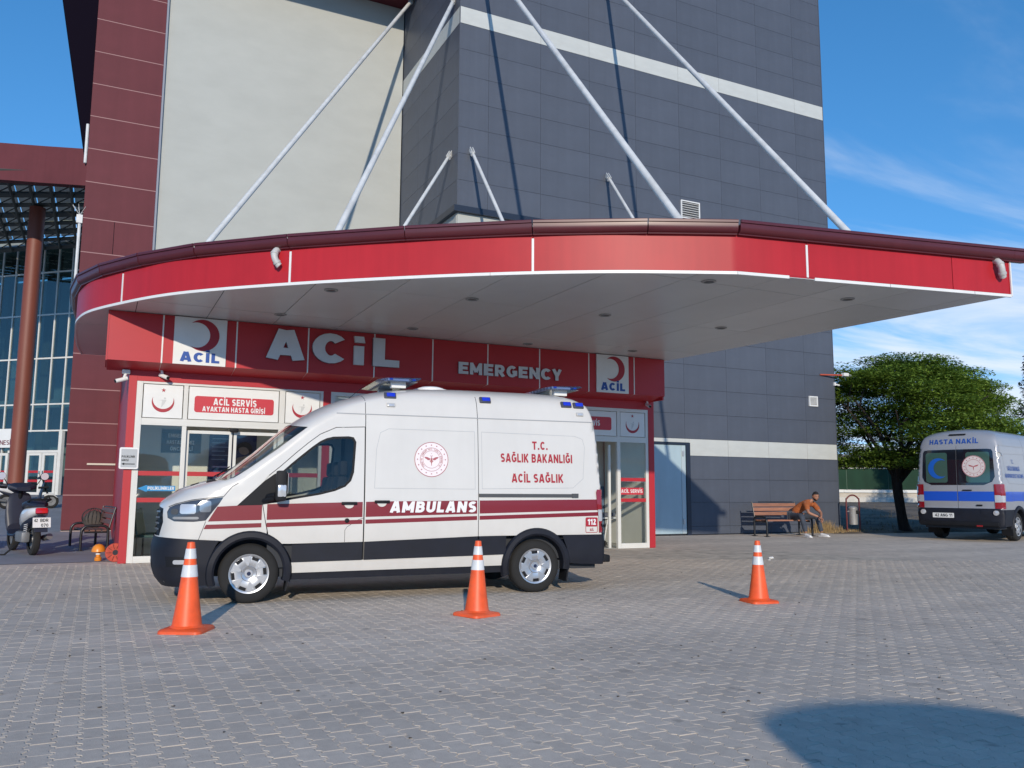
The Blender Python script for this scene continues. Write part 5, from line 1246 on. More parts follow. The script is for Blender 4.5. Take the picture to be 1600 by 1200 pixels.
        polyline_seam([(-.335, 1.283), (-.285, 1.35), (-.235, 1.41), (-.17, 1.45)], .007)
        polyline_seam([(-.525, .99), (-.56, .88), (-.597, .772)], .006)
        polyline_seam([(-.95, 1.16), (-.87, 1.197), (-.69, 1.245), (-.50, 1.270), (-.335, 1.286)], .008)
        polyline_seam([(-.98, .44), (-.7, .435), (-.44, .43)], .010, 'bumper_seam')
        polyline_seam([(1.135, .722), (1.135, .87), (1.16, .91), (1.30, 1.0), (1.366, 1.02)], .005)
        # pressed panel frames drawn as flat lines, crease shade put into their colour
        def crease(loop, name='panel_crease', wdt=.006):
            L2 = densify(loop, .04); out_ = grow(L2, wdt/2); in_ = grow(L2, -wdt/2); n_ = len(L2)
            vs = out_+in_; fs = []
            for i in range(n_):
                j = (i+1) % n_; q = (i, j, n_+j, n_+i); a_ = sum(vs[q[k]][0]*vs[q[(k+1) % 4]][1]-vs[q[(k+1) % 4]][0]*vs[q[k]][1] for k in range(4)); fs.append(q if a_ > 0 else q[::-1])
            return link(name, surf_mesh(name, vs, fs, side_fn(s), M('crease_shade_'+kind, (.42, .43, .44) if kind == 'amb' else (.17, .18, .20), .5), .002, s > 0), van)
        crease([(1.50, 1.40), (1.52, 1.9), (1.57, 2.12), (1.68, 2.175), (2.86, 2.17), (2.86, 1.395)])
        crease([(2.96, 2.17), (4.35, 2.15), (4.47, 2.11), (4.50, 2.0), (4.46, 1.55), (4.30, 1.42), (2.96, 1.40)])
    # upper shell with rings
    zr = [2.36, 2.40, 2.44, 2.48, 2.52, 2.56, 2.60, 2.64, 2.68, 2.71, 2.735, 2.76, 2.78, 2.80, 2.815, 2.825, 2.83]
    th = np.linspace(0, PI/2, 14)
    V = []; rings = []
    for z in zr:
        ring = []; w_, f_, l_, n_, r_, lr = WD(z), UF(z), LF(z), NF(z), UR(z), LR(z)
        half = []
        for t_ in th: half.append((f_+l_*(1-max(0, math.cos(t_))**(2/n_)), w_*math.sin(t_)**(2/n_)))
        for u_ in np.linspace(f_+l_, r_-lr, 10)[1:-1]: half.append((u_, w_))
        for t_ in th[::-1]: half.append((r_-lr*(1-max(0, math.cos(t_))**(2/2.2)), w_*math.sin(t_)**(2/2.2)))
        full = [(u_, -y_) for u_, y_ in half]+[(u_, y_) for u_, y_ in half[-2:0:-1]]
        rings.append(len(V)); V += [(u_, y_, z) for u_, y_ in full]; nr_ = len(full)
    F = []
    for i in range(len(zr)-1):
        for j in range(nr_): j2 = (j+1) % nr_; F.append((rings[i]+j, rings[i]+j2, rings[i+1]+j2, rings[i+1]+j))
    mb = MB(); mb.v = V; mb.f = F+[tuple(rings[-1]+j for j in range(nr_))]
    me = mb.mesh('roof', paint); me.polygons.foreach_set('use_smooth', [True]*len(me.polygons)); me.update(); link('roof', me, van)
    # nose: bonnet, windscreen, header, grille, bumper
    def fr(name, outer, mat, off=0.0, holes=(), gx=.08, gy=.06, exy=(), parent=van, dl=.06):
        vs, fs = tri2d(outer, holes, gx, gy, (), exy, dl); return link(name, surf_mesh(name, vs, fs, front_P, mat, off, flip=True), parent)
    def yc(z): return CF(z)*WD(z)
    def band(z0, z1, n=30): return [(-yc(z), z) for z in np.linspace(z0, z1, n)]+[(yc(z), z) for z in np.linspace(z1, z0, n)]
    ws = [(-yc(z)+.012, z) for z in np.linspace(1.48, 2.17, 20)]+[(-.5, 2.215), (0, 2.23), (.5, 2.215)]+[(yc(z)-.012, z) for z in np.linspace(2.17, 1.48, 20)]+[(.5, 1.515), (0, 1.528), (-.5, 1.515)]
    cowl = [(-.78, 1.452), (-.86, 1.479), (-.5, 1.513), (0, 1.526), (.5, 1.513), (.86, 1.479), (.78, 1.452), (.5, 1.478), (0, 1.490), (-.5, 1.478)]
    grille = [(-.74, 1.14), (-.79, .98), (-.72, .815), (.72, .815), (.79, .98), (.74, 1.14), (.3, 1.19), (-.3, 1.19)]
    fr('bonnet', band(.80, 2.36, 79), paint, 0, holes=[grow(ws, .0), grow(cowl, .0), grille], exy=zfine+[1.22, 1.25, 1.28, 1.31, 1.34, 1.46, 1.48, 1.50, 1.52, 1.54, 1.57, 1.6])
    fr('windscreen', ws, wsglass, -.006, gx=.06, gy=.08)
    fr('cowl', cowl, black, -.012, gx=.1, gy=.02)
    gr_ = fr('grille', grille, black, -.02)
    for k in range(4):
        z = .88+k*.07; vs, fs = tri2d(rrect(-.68, .68, z, z+.022, .01), (), .1, .05, dl=.06); link('grille_bar', surf_mesh('grille_bar', vs, fs, front_P, M('grille_grey', (.10, .105, .11), .35), .002, True), gr_)
    fr('front_bumper', [(-yc(z), z) for z in np.linspace(.22, .80, 10)]+[(yc(z), z) for z in np.linspace(.80, .22, 10)], trimblack, .010)
    fr('intake', rrect(-.55, .55, .34, .50, .05), joint, .013)
    for a in (-.50, .36): fr('bonnet_vent', [(a-.08, 1.415), (a-.05, 1.450), (a+.14, 1.455), (a+.13, 1.42)], black, .004, gx=.04, gy=.01, dl=.02)
    # wipers
    for y0, y1 in ((-.55, .02), (.12, .68)):
        mb = MB(); pts = [front_P(y0+(y1-y0)*t_, 1.53+.13*t_) for t_ in np.linspace(0, 1, 6)]; mb.tube([p+Vector((-.025, 0, .012)) for p in pts], .008, 6); mb.build('wiper', black, van)
    # rear face
    def rf(name, outer, mat, off=0.0, holes=(), gx=.2, gy=.15, parent=van, dl=.08):
        vs, fs = tri2d(outer, holes, gx, gy, (), (), dl); return link(name, surf_mesh(name, vs, fs, rear_P, mat, off, flip=False), parent)
    def yr(z): return .92*WD(z)
    rwin = [(-.83, 2.20), (-.80, 2.26), (-.70, 2.275), (.70, 2.275), (.80, 2.26), (.83, 2.20), (.86, 1.58), (.80, 1.46), (.62, 1.38), (-.62, 1.38), (-.80, 1.46), (-.86, 1.58)]
    L_ = [(-yr(z), z) for z in np.linspace(.80, 2.36, 12)]; R_ = [(yr(z), z) for z in np.linspace(2.36, .80, 12)]
    for sgn in (-1, 1):
        half = ([(-.004, .80)]+L_+[(-.004, 2.36)]) if sgn < 0 else ([(.004, 2.36)]+R_+[(.004, .80)])
        rd_ = rf('rear_door', half, paint)
        w2 = [(p[0], p[1]) for p in rwin if p[0]*sgn > 0]; w2 = ([(-.006, 1.38)]+[p for p in rwin if p[0] < 0][::-1][0:0]) or w2
        if sgn < 0: w2 = [(-.006, 2.275), (-.70, 2.275), (-.80, 2.26), (-.83, 2.20), (-.86, 1.58), (-.80, 1.46), (-.62, 1.38), (-.006, 1.38)]
        else: w2 = [(.006, 2.275), (.70, 2.275), (.80, 2.26), (.83, 2.20), (.86, 1.58), (.80, 1.46), (.62, 1.38), (.006, 1.38)]
        rf('rear_window', w2, M('rear_glass_black', (.010, .012, .018), .06, coat=1.0), .006, parent=rd_)
        ip = rrect(.22, .76, 1.44, 2.20, .06); ip = [(sgn*a, b_) for a, b_ in ip]
        rf('glass_pane', ip, M('rear_glass_green', (.045, .10, .085), .08, coat=1.0), .008, parent=rd_)
    lower = [(-.93, .40), (-.95, .80), (.95, .80), (.93, .40)]
    rf('rear_bumper', lower, trimblack, .012)
    mb = MB(); mb.bbox((4.86, 0, .43), (.12, 1.86, .10), .02); mb.build('rear_step', black, van, True)
    # dark inner shell, floor, cab interior
    mb = MB(); mb.bx(.05, 4.70, -.88, .88, .30, .42); mb.bx(-.95, .05, -.60, .60, .30, .80); mb.bx(3.25, 4.25, -.74, .74, .42, .78); mb.build('chassis', joint, van)
    for s in SG:
        mb = MB(); mb.bx(1.40, 4.55, s*.86, s*.875, .45, 2.32); mb.bx(.20, 1.36, s*.93, s*.94, .42, 1.18); mb.bx(-.42, .42, s*.70, s*.72, .36, .95); mb.bx(3.3, 4.2, s*.70, s*.72, .36, .95); mb.build('inner_panel', joint, van)
        mb = MB(); mb.bx(2.89, 2.93, s*.88, s*.925, .5, 2.3); mb.bx(1.355, 1.395, s*.88, s*.925, .5, 2.3); mb.build('door_pillar', joint, van)
    mb = MB(); mb.bx(1.40, 1.44, -.90, .90, .42, 2.45); mb.build('bulkhead', M('bulkhead', (.16, .165, .17), .8), van)
    mb = MB(); mb.bx(-.35, .12, -.86, .86, 1.02, 1.22); mb.bbox((-.02, 0, 1.27), (.30, 1.5, .14), .05); mb.build('dashboard', darkint, van)
    for y_ in (-.52, .05, .55):
        mb = MB(); mb.bbox((.80, y_, .86), (.52, .48, .16), .05); mb.bbox((1.10, y_, 1.22), (.14, .48, .68), .05, Matrix.Rotation(.12, 3, 'Y')); mb.bbox((1.16, y_, 1.66), (.10, .26, .20), .04); mb.build('seat', darkint, van, True)
    mb = MB(); c = Vector((.34, -.50, 1.25)); ax = Matrix.Rotation(math.radians(-62), 3, 'Y')
    mb.tube([c+ax @ Vector((.19*math.cos(a), .19*math.sin(a), 0)) for a in np.linspace(0, 2*PI, 25)[:-1]], .016, 6, closed=True)
    for a in (0.5, 2.6, 4.7): mb.tube([c, c+ax @ Vector((.19*math.cos(a), .19*math.sin(a), 0))], .014, 6)
    mb.tube([c, c+Vector((-.25, 0, -.15))], .03, 8); mb.build('steering_wheel', black, van, True)
    return van
VAN_AZ = math.radians(-6)
amb = make_van('white high-roof ambulance with maroon stripes parked before the emergency entrance', vanwhite, (1.822, 11.683, 0), VAN_AZ, 'amb')
def decal(van, name, polys, mat, s=-1, off=.003, fine=.08):
    vs_, fs_ = [], []
    for poly in polys:
        v, f = tri2d(poly, (), fine*2, fine, dl=.08); b_ = len(vs_); vs_ += v; fs_ += [tuple(i+b_ for i in q) for q in f]
    return link(name, surf_mesh(name, vs_, fs_, side_fn(s), mat, off, s > 0), van)
def dec_geo(van, name, geos, mat, s=-1, off=.005, P=None, flip=None):
    vs_, fs_ = [], []
    for v, f in geos: b_ = len(vs_); vs_ += v; fs_ += [tuple(i+b_ for i in q) for q in f]
    if s > 0 and P is None:      # the far side reads the other way round
        cx_ = (min(v[0] for v in vs_)+max(v[0] for v in vs_))/2; vs_ = [(2*cx_-q[0],)+tuple(q[1:]) for q in vs_]; fs_ = [f[::-1] for f in fs_]
    return link(name, surf_mesh(name, vs_, fs_, P or side_fn(s), mat, off, (s > 0) if flip is None else flip), van)
def zt(u): return float(np.interp(u, [-.45, .113, 1.668, 4.69], [1.163, 1.194, 1.232, 1.262]))
def zb(u): return float(np.interp(u, [-.55, 4.69], [.988, 1.113]))
def z2t(u): return float(np.interp(u, [-.55, 4.69], [.950, 1.086]))
def z2b(u): return float(np.interp(u, [-.55, 4.69], [.898, 1.034]))
for s in (-1, 1):
    for (a, b_) in ((-.5, .118), (.178, 1.352), (1.394, 2.888), (2.924, 4.69)):
        us = np.linspace(a, b_, 8)
        top = [(u, zt(u)) for u in us]; bot = [(u, zb(u)) for u in us[::-1]]
        if a == -.5: top = [(-.40, zt(-.40))]+[(u, zt(u)) for u in us[2:]]; bot = [(u, zb(u)) for u in us[::-1]]
        decal(amb, 'stripe', [top+bot], stripe, s)
        top = [(u, z2t(u)) for u in us]; bot = [(u, z2b(u)) for u in us[::-1]]
        if a == -.5: bot[-1] = (-.545, bot[-1][1]); top[0] = (-.52, top[0][1])
        decal(amb, 'thin_stripe', [top+bot], stripe, s)
    dec_geo(amb, 'lettering_ambulans', [fit_text('AMBULANS', 1.70, 2.865, 1.088, 1.232, .25, .14)], whitetxt, s, .0075)
    v1 = fit_text('T.C.', 3.70, 3.93, 1.945, 2.06, .21); v2 = fit_text('SAĞLIK BAKANLIĞI', 3.23, 4.30, 1.765, 1.885, .21); v3 = fit_text('ACİL SAĞLIK', 3.385, 4.155, 1.49, 1.61, .21)
    for v_ in (v1, v2, v3): dec_geo(amb, 'lettering', [v_], redtxt, s, .005)
    # round ministry emblem
    cx_, cz_ = 2.255, 1.782
    dec_geo(amb, 'emblem_disc', [disc2d(cx_, cz_, .228, 40)], emblem_bg, s, .0035)
    geos = [ring2d(cx_, cz_, .223, .231), ring2d(cx_, cz_, .152, .157), ring2d(cx_, cz_, .113, .117)]
    for k in range(16): geos.append(star_tris(cx_+.190*math.cos(k*PI/8+PI/2), cz_+.190*math.sin(k*PI/8+PI/2), .013))
    sent = 'TÜRKİYE CUMHURİYETİ SAĞLIK BAKANLIĞI'
    for i, ch in enumerate(sent):
        if ch == ' ': continue
        a = math.radians(222-(i/(len(sent)-1))*264); v, f = text_geo(ch, .16, 2)
        c_, s_ = math.cos(a-PI/2), math.sin(a-PI/2); r0 = .125
        geos.append(([(cx_+r0*math.cos(a)+((x-.3)*c_-y*s_)*.021, cz_+r0*math.sin(a)+((x-.3)*s_+y*c_)*.021, l_) for x, y, l_ in v], f))
    geos.append(([(cx_-.012, cz_+.01), (cx_+.012, cz_+.01), (cx_+.002, cz_-.085), (cx_-.002, cz_-.085)], [(0, 3, 2, 1)]))
    geos.append(disc2d(cx_, cz_+.02, .009, 10)); v, f = crescent(cx_, cz_+.052, .014, .012, .006, ang=PI/2); geos.append((v, f)); geos.append(star_tris(cx_, cz_+.078, .007))
    for q in (-1, 1):
        v = [(cx_+q*.010, cz_+.008), (cx_+q*.060, cz_+.032), (cx_+q*.098, cz_+.034), (cx_+q*.085, cz_+.014), (cx_+q*.068, cz_+.006), (cx_+q*.055, cz_-.006), (cx_+q*.035, cz_-.010), (cx_+q*.020, cz_-.002)]
        geos.append((v, [tuple(range(8))[::-1] if q > 0 else tuple(range(8))]))
        v = [(cx_+q*.004, cz_-.010), (cx_+q*.026, cz_-.016), (cx_+q*.018, cz_-.034), (cx_+q*.004, cz_-.040), (cx_+q*.014, cz_-.026)]
        geos.append((v, [tuple(range(5))[::-1] if q > 0 else tuple(range(5))]))
    dec_geo(amb, 'emblem', geos, emblem, s, .006)
    # 112 badge
    dec_geo(amb, 'badge_112', [(rrect(4.485, 4.672, .885, 1.012, .02), [tuple(range(20))])], redtxt, s, .006)
    v, f = ring2d(0, 0, 1, 1.0, 4)
    o_ = rrect(4.485, 4.672, .80, 1.012, .02); i_ = rrect(4.492, 4.665, .807, 1.005, .015); n_ = len(o_)
    dec_geo(amb, 'badge_border', [(o_+i_, [(i, (i+1) % n_, n_+(i+1) % n_, n_+i) for i in range(n_)])], redtxt, s, .0062)
    dec_geo(amb, 'badge_lettering', [fit_text('112', 4.515, 4.642, .908, .990, .24)], whitetxt, s, .0085)
    dec_geo(amb, 'badge_small_lettering', [fit_text('ACİL', 4.55, 4.61, .825, .86, .02)], redtxt, s, .0085)
    # side flashers and scene lamps
    for (u_, z_) in ((1.71, 2.625), (3.04, 2.620), (4.262, 2.605), (4.452, 2.600)):
        y_ = Ys(u_, z_); tilt = math.radians(28)*(1 if s < 0 else -1)
        m3_ = Matrix.Rotation(-tilt, 3, 'X')
        mb = MB(); mb.bbox((u_, s*(y_+.012), z_), (.165, .035, .095), .015, m3_); fl = mb.build('side_flasher', M('flasher_rim', (.05, .055, .075), .4), amb, True)
        mb = MB(); mb.bbox((u_+.008, s*(y_+.030), z_+.012), (.115, .02, .058), .008, m3_); mb.build('lens', bluelamp, fl, True)
    for (u_, z_) in ((1.713, 2.495), (4.456, 2.47)):
        y_ = Ys(u_, z_); mb = MB(); mb.bbox((u_, s*(y_+.008), z_), (.115, .03, .055), .014, Matrix.Rotation(-math.radians(14)*(1 if s < 0 else -1), 3, 'X')); sl = mb.build('scene_lamp', M('scene_rim', (.45, .45, .44), .35), amb, True)
        mb = MB(); mb.bbox((u_, s*(y_+.022), z_), (.075, .012, .028), .005, Matrix.Rotation(-math.radians(14)*(1 if s < 0 else -1), 3, 'X')); mb.build('lens', lampclear, sl, True)
    mb = MB(); mb.lathe([(0, -.004), (.022, -.004), (.030, 0)], 16, 'Y', (1.158, s*(Ys(1.16, .99)+.006), .99)); mb.build('door_lock', black, amb, True)
# bonnet script, mirrored as on emergency vehicles
v, f = fit_text('AMBULANS', -.40, .40, 1.335, 1.375, .18)
dec_geo(amb, 'bonnet_lettering', [(v, f)], redtxt, -1, .004, P=front_P, flip=True)
# roof equipment
def lightbar(u0, wd, fl):
    mb = MB()
    sec = [(u0, 2.868), (u0+.16, 2.852), (u0+.50, 2.852), (u0+.62, 2.905), (u0+.58, 2.915), (u0+.12, 2.895)]
    if fl: sec = [(2*u0+.60-a, b_) for a, b_ in sec]
    n_ = len(sec); 
    mb.add([(a, -wd, b_) for a, b_ in sec]+[(a, wd, b_) for a, b_ in sec], [tuple(range(n_)), tuple(range(n_, 2*n_))[::-1]]+[(i, n_+i, n_+(i+1) % n_, (i+1) % n_) for i in range(n_)])
    lb = mb.build('light_bar', clearplastic, amb)
    mb = MB()
    for k in range(9): mb.bbox((u0+.30, -wd+.10+k*(2*wd-.2)/8, 2.882), (.30, .10, .035), .01)
    mb.build('reflector', lampclear, lb)
    mb = MB()
    mb.bx(u0+.10, u0+.56, -wd+.02, wd-.02, 2.8525, 2.857); mb.build('bar_base', mgrey, lb)
    mb = MB()
    for k in (-1, 1): mb.bbox((u0+.52, k*(wd-.14), 2.888), (.05, .2, .025), .008); mb.bbox((u0+.2, k*(wd-.14), 2.888), (.05, .2, .025), .008)
    mb.build('blue_filter', bluelamp, lb)
    for k in (-.45, .45): mb = MB(); mb.bx(u0+.22, u0+.42, k-.05, k+.05, 2.78, 2.8515); mb.build('bar_foot', whitep, lb)
lightbar(1.58, .62, False); lightbar(4.02, .62, False)
mb = MB(); mb.lathe([(.20, 0), (.19, .035), (.13, .055), (0, .06)], 24, 'Z', (2.48, 0, 2.815)); mb.lathe([(.26, -.01), (.26, .012), (.20, .012)], 24, 'Z', (2.48, 0, 2.815)); mb.build('roof_vent', whitep, amb, True)
mb = MB(); mb.tube([(1.22, -.40, 2.60), (1.42, -.42, 2.78)], .004, 6); mb.build('aerial', black, amb)

van2 = make_van('silver patient transport van with a blue stripe parked at the right, rear to the camera', vansilver, (28.2, 17.97, 0), math.radians(195.5), 'pt')
van2.scale = (1.17,)*3
for s in (-1, 1):
    for (a, b_) in ((1.394, 2.888), (2.924, 3.36), (4.14, 4.68)): decal(van2, 'stripe', [[(a, .98), (b_, .98), (b_, 1.22), (a, 1.22)]], bluestripe, s)
    top = arc(3.75, .37, .62, 178, 2, 20); top = [p for p in top if p[1] > .975]
    decal(van2, 'stripe', [[(3.37, 1.22), (3.37, .985)]+top[1:-1]+[(4.13, .985), (4.13, 1.22)]], bluestripe, s)
    dec_geo(van2, 'lettering', [fit_text('T.C.', 3.78, 3.92, 1.92, 2.02, .18), fit_text('SAĞLIK BAKANLIĞI', 3.42, 4.30, 1.74, 1.85, .18), fit_text('KARAPINAR DEVLET HASTANESİ', 3.20, 4.52, 1.56, 1.66, .18)], bluetxt, s, .005)
def rdec(name, geos, mat, off=.01):
    vs_, fs_ = [], []
    for v, f in geos: b_ = len(vs_); vs_ += v; fs_ += [tuple(i+b_ for i in q) for q in f]
    return link(name, surf_mesh(name, vs_, fs_, rear_P, mat, off, False), van2)
for sgn in (-1, 1):
    v, f = tri2d([(sgn*.01, .98), (sgn*.93, .98), (sgn*.93, 1.22), (sgn*.01, 1.22)] if sgn > 0 else [(-.93, .98), (-.01, .98), (-.01, 1.22), (-.93, 1.22)], (), .1, .1)
    rdec('stripe', [(v, f)], bluestripe, .004)
rdec('lettering_hasta_nakil', [fit_text('HASTA NAKİL', -.66, .52, 2.42, 2.54, .21)], bluetxt, .006)
cv, cf = crescent(-.44, 1.80, .26, .21, .09, ang=0.0); rdec('crescent', [(cv, cf)], M('crescent_blue', (.01, .10, .45), .35), .012)
rdec('emblem_disc', [tri2d(disc2d(.40, 1.84, .27, 36)[0], (), .06, .06)], M('emblem_disc2', (.62, .56, .55), .5), .012)
gg = [ring2d(.40, 1.84, .255, .265), ring2d(.40, 1.84, .17, .176)]
for k in range(16): gg.append(star_tris(.40+.215*math.cos(k*PI/8), 1.84+.215*math.sin(k*PI/8), .018))
for q in (-1, 1):
    v = [(.40+q*.01, 1.85), (.40+q*.12, 1.885), (.40+q*.09, 1.845), (.40+q*.02, 1.83)]; gg.append((v, [(0, 3, 2, 1) if q > 0 else (0, 1, 2, 3)]))
gg.append(([(.388, 1.84), (.412, 1.84), (.402, 1.74), (.398, 1.74)], [(0, 3, 2, 1)]))
rdec('emblem', gg, redtxt, .015)
v, f = tri2d(rrect(-.62, -.10, .56, .68, .01), (), .2, .1); pl = rdec('number_plate', [(v, f)], whitep, .02)
rdec('plate_lettering', [fit_text('42 ANG 11', -.56, -.14, .585, .66, .17)], black, .024)
for (x0, x1, z0, z1, nm) in ((.12, .34, 1.235, 1.265, 'rear_handle'), (.42, .56, .86, .90, 'tow_cover'), (-.18, .22, 2.625, 2.66, 'brake_light')):
    v, f = tri2d(rrect(x0, x1, z0, z1, .01), (), .1, .1); rdec(nm, [(v, f)], black, .02)
mb = MB(); mb.lathe([(0, 0), (.06, 0), (.065, .02)], 18, 'X', (4.70, .965, 2.12)); mb.build('hinge_lamp', whitep, van2, True)
for s in (-1, 1):
    mb = MB(); mb.lathe([(0, .02), (.06, .015), (.065, -.02)], 18, 'X', (4.845, s*.86, .70)); mb.build('reversing_lamp', lampclear, van2, True)
mb = MB(); mb.bbox((4.925, .50, .38), (.02, .14, .04), .006); mb.build('reflector', lampred, van2)
# the vehicle whose roof shades the paving in the lower right corner stands behind the viewpoint
van3 = copy_tree(van2); van3.scale = (1, 1, 1); van3.location = (0.21, -8.0, 0); van3.rotation_euler = (0, 0, math.radians(70))
van3['label'] = 'silver transport van outside the picture whose shadow falls on the paving at lower right'

# ================================================================== CONES
def make_cone():
    c = thing('traffic_cone', 'x', 'traffic cone', (0, 0, 0), 0, 'orange traffic cones in front of the ambulance')
    mb = MB(); s_ = .20; pts = []
    pl = rrect(-s_, s_, -s_, s_, .055, 4); n_ = len(pl)
    mb.v += [(x, y, 0) for x, y in pl]+[(x*.99, y*.99, .022) for x, y in pl]+[(x*.93, y*.93, .034) for x, y in pl]+[(x*.64, y*.64, .044) for x, y in pl]
    for k in range(3): mb.f += [(k*n_+i, k*n_+(i+1) % n_, (k+1)*n_+(i+1) % n_, (k+1)*n_+i) for i in range(n_)]
    mb.f += [tuple(range(n_))[::-1], tuple(range(3*n_, 4*n_))]; mb.build('base', orange, c, True)
    H = .80
    def R(z): return .033+(.128-.033)*(1-(z-.04)/(H-.04))
    mb = MB(); zz_ = [.04, .06, .3, .49, .615, .70, .76, H-.004, H]; pr = [(R(.04)+.03, .038), (R(.05)+.004, .06)]+[(R(z), z) for z in zz_[2:-1]]+[(R(H)-.004, H), (R(H)-.014, H), (R(H)-.016, H-.06)]
    mb.lathe(pr, 32); mb.build('body', orange, c, True)
    for z0, z1 in ((.487, .595), (.650, .742)):
        mb = MB(); mb.lathe([(R(z0)+.0005, z0), (R(z0)+.0032, z0+.001), (R(z1)+.0032, z1-.001), (R(z1)+.0005, z1)], 32); mb.build('reflective_collar', conewhite, c, True)
    return c
cn = make_cone(); cn.location = (.87, 8.93, .001); cn.rotation_euler.z = math.radians(62); cn['label'] = 'orange and white traffic cone before the front wheel of the ambulance'; cn.scale = (1.07,)*3
c2 = copy_tree(cn); c2.location = (3.88, 8.74, .001); c2.rotation_euler.z = math.radians(20); c2['label'] = 'orange and white traffic cone standing before the middle of the ambulance'; c2.scale = (1.02,)*3; c2.rotation_euler.y = math.radians(.8)
c3 = copy_tree(cn); c3.location = (7.60, 8.33, .001); c3.rotation_euler.z = math.radians(80); c3['label'] = 'orange and white traffic cone standing alone on open paving before the bench'; c3.scale = (.955,)*3

# ================================================================== BENCHES
def make_bench(name_label, loc, rz, wd, ln, scale, slats_back=3):
    b_ = thing('park_bench', name_label, 'bench', loc, rz, None, scale)
    L2 = ln/2
    for k, y in enumerate((-.42, -.30, -.18, -.06)):
        mb = MB(); mb.bbox((0, y, .425), (ln-.06, .095, .035), .008); mb.build('seat_slat', wd, b_)
    for k in range(slats_back):
        mb = MB(); z = .60+k*.118; mb.bbox((0, .045+.03*k, z), (ln-.06, .032, .095), .008, Matrix.Rotation(-.22, 3, 'X')); mb.build('back_slat', wd, b_)
    mb = MB(); mb.bx(-L2+.25, L2-.1, .12, .14, .90, .93); mb.build('top_bar', ironblack, b_)
    for sx_ in (-1, 1):
        x = sx_*L2
        arm = rail([(x, -.52, 0), (x, -.52, .36), (x, -.49, .47), (x, -.40, .525), (x, -.15, .53), (x, -.04, .50), (x, .0, .40), (x, .0, 0)], 5)
        mb = MB(); mb.tube(arm, .028, 12); mb.build('arm_loop', ironblack, b_, True)
        mb = MB(); mb.tube([(x-sx_*.03, .0, .38), (x-sx_*.03, .05, .60), (x-sx_*.03, .13, .92)], .018, 8); mb.build('back_support', ironblack, b_, True)
        mb = MB(); mb.tube([(x-sx_*.03, -.46, .39), (x-sx_*.03, .02, .39)], .018, 8); mb.build('seat_support', ironblack, b_, True)
        mb = MB(); mb.box((x, -.52, .006), (.12, .12, .012)); mb.box((x, 0, .006), (.12, .12, .012)); mb.build('foot_plate', ironblack, b_)
    return b_
bench = make_bench('brown slatted bench with black arm loops against the slate wall, under the seated man', (19.60, 20.55, 0), math.radians(-4), wood, 1.54, 1.15)
bench2 = make_bench('weathered dark slatted bench with black arm loops beside the maroon pillar', (.16, 21.75, .0), math.radians(-82), wood_dark, 1.7, 1.03)
bag = thing('mesh_bag', 'dark round mesh bag resting on the far end of the left bench', 'bag', (-.02, 22.35, .44))
mb = MB(); 
for k in range(9):
    a = k*PI/9; mb.tube([(.26*math.cos(t_)*math.cos(a), .26*math.cos(t_)*math.sin(a)*.6, .24+.22*math.sin(t_)) for t_ in np.linspace(0, 2*PI, 22)[:-1]], .007, 4, closed=True)
mb.build('netting', M('net_black', (.02, .02, .022), .6), bag)
mb = MB(); mb.lathe([(0, -.0), (.15, .02), (.22, .12), (.22, .24), (.14, .36), (0, .42)], 16); 
for i, v in enumerate(mb.v): mb.v[i] = (v[0]*(1+.1*math.sin(7*v[2]*9)), v[1]*.6, v[2])
mb.build('content', M('bag_brown', (.07, .06, .055), .8, var=.3), bag, True)

# ================================================================== LITTER BIN
lb = thing('litter_bin', 'steel litter bin hung in a dark red tubular hoop beside the tree', 'bin', (23.6, 21.08, 0.0), math.radians(-20))
arm = rail([(-.235, 0, 0), (-.235, 0, 1.05), (-.20, 0, 1.17), (-.10, 0, 1.26), (0, 0, 1.28), (.10, 0, 1.26), (.20, 0, 1.17), (.235, 0, 1.05), (.235, 0, 0)], 5)
mb = MB(); mb.tube(arm, .026, 12); mb.build('hoop', ironred, lb, True)
mb = MB(); mb.lathe([(0, .27), (.145, .27), (.15, .29), (.15, .80), (.155, .81), (.155, .84), (.13, .86), (.125, .84), (.125, .5)], 28); mb.build('can', steel, lb, True)
mb = MB(); mb.lathe([(.13, .855), (.11, .885), (.05, .90), (0, .902)], 24); mb.tube([(-.235, 0, .72), (-.15, 0, .72)], .015, 8); mb.tube([(.235, 0, .72), (.15, 0, .72)], .015, 8); mb.build('lid', steel, lb, True)
mb = MB(); mb.bbox((.09, -.135, .70), (.13, .05, .12), .015); mb.build('ashtray_box', black, lb)

# ================================================================== PERSON
def skin_chain(joints, edges, name, mat, parent, levels=2, root=0):
    me = bpy.data.meshes.new(name); me.from_pydata([j[0] for j in joints], edges, [])
    o = link(name+'_src', me)
    md = o.modifiers.new('Skin', 'SKIN'); md.branch_smoothing = .6; md.use_smooth_shade = True
    sv = me.skin_vertices[0].data
    for i, j in enumerate(joints):
        r = j[1]; sv[i].radius = r if isinstance(r, tuple) else (r, r); sv[i].use_root = (i == root)
    ss = o.modifiers.new('Sub', 'SUBSURF'); ss.levels = levels; ss.render_levels = levels
    dg = bpy.context.evaluated_depsgraph_get(); dg.update()
    m2 = bpy.data.meshes.new_from_object(o.evaluated_get(dg)); m2.name = name
    bpy.data.objects.remove(o)
    m2.materials.clear(); m2.materials.append(mat); m2.polygons.foreach_set('use_smooth', [True]*len(m2.polygons))
    return link(name, m2, parent)
skin = M('skin', (.36, .17, .105), .55, var=.08, vscale=12); hair = M('hair_black', (.012, .01, .01), .7, bump=.6, bscale=120)
shirt = M('shirt_orange', (.36, .10, .028), .9, var=.18, vscale=9, bump=.8, bscale=14); jeans = M('jeans', (.045, .055, .075), .85, var=.25, vscale=9, bump=.2, bscale=90)
shoe = M('shoe_white', (.72, .72, .72), .5, var=.06)
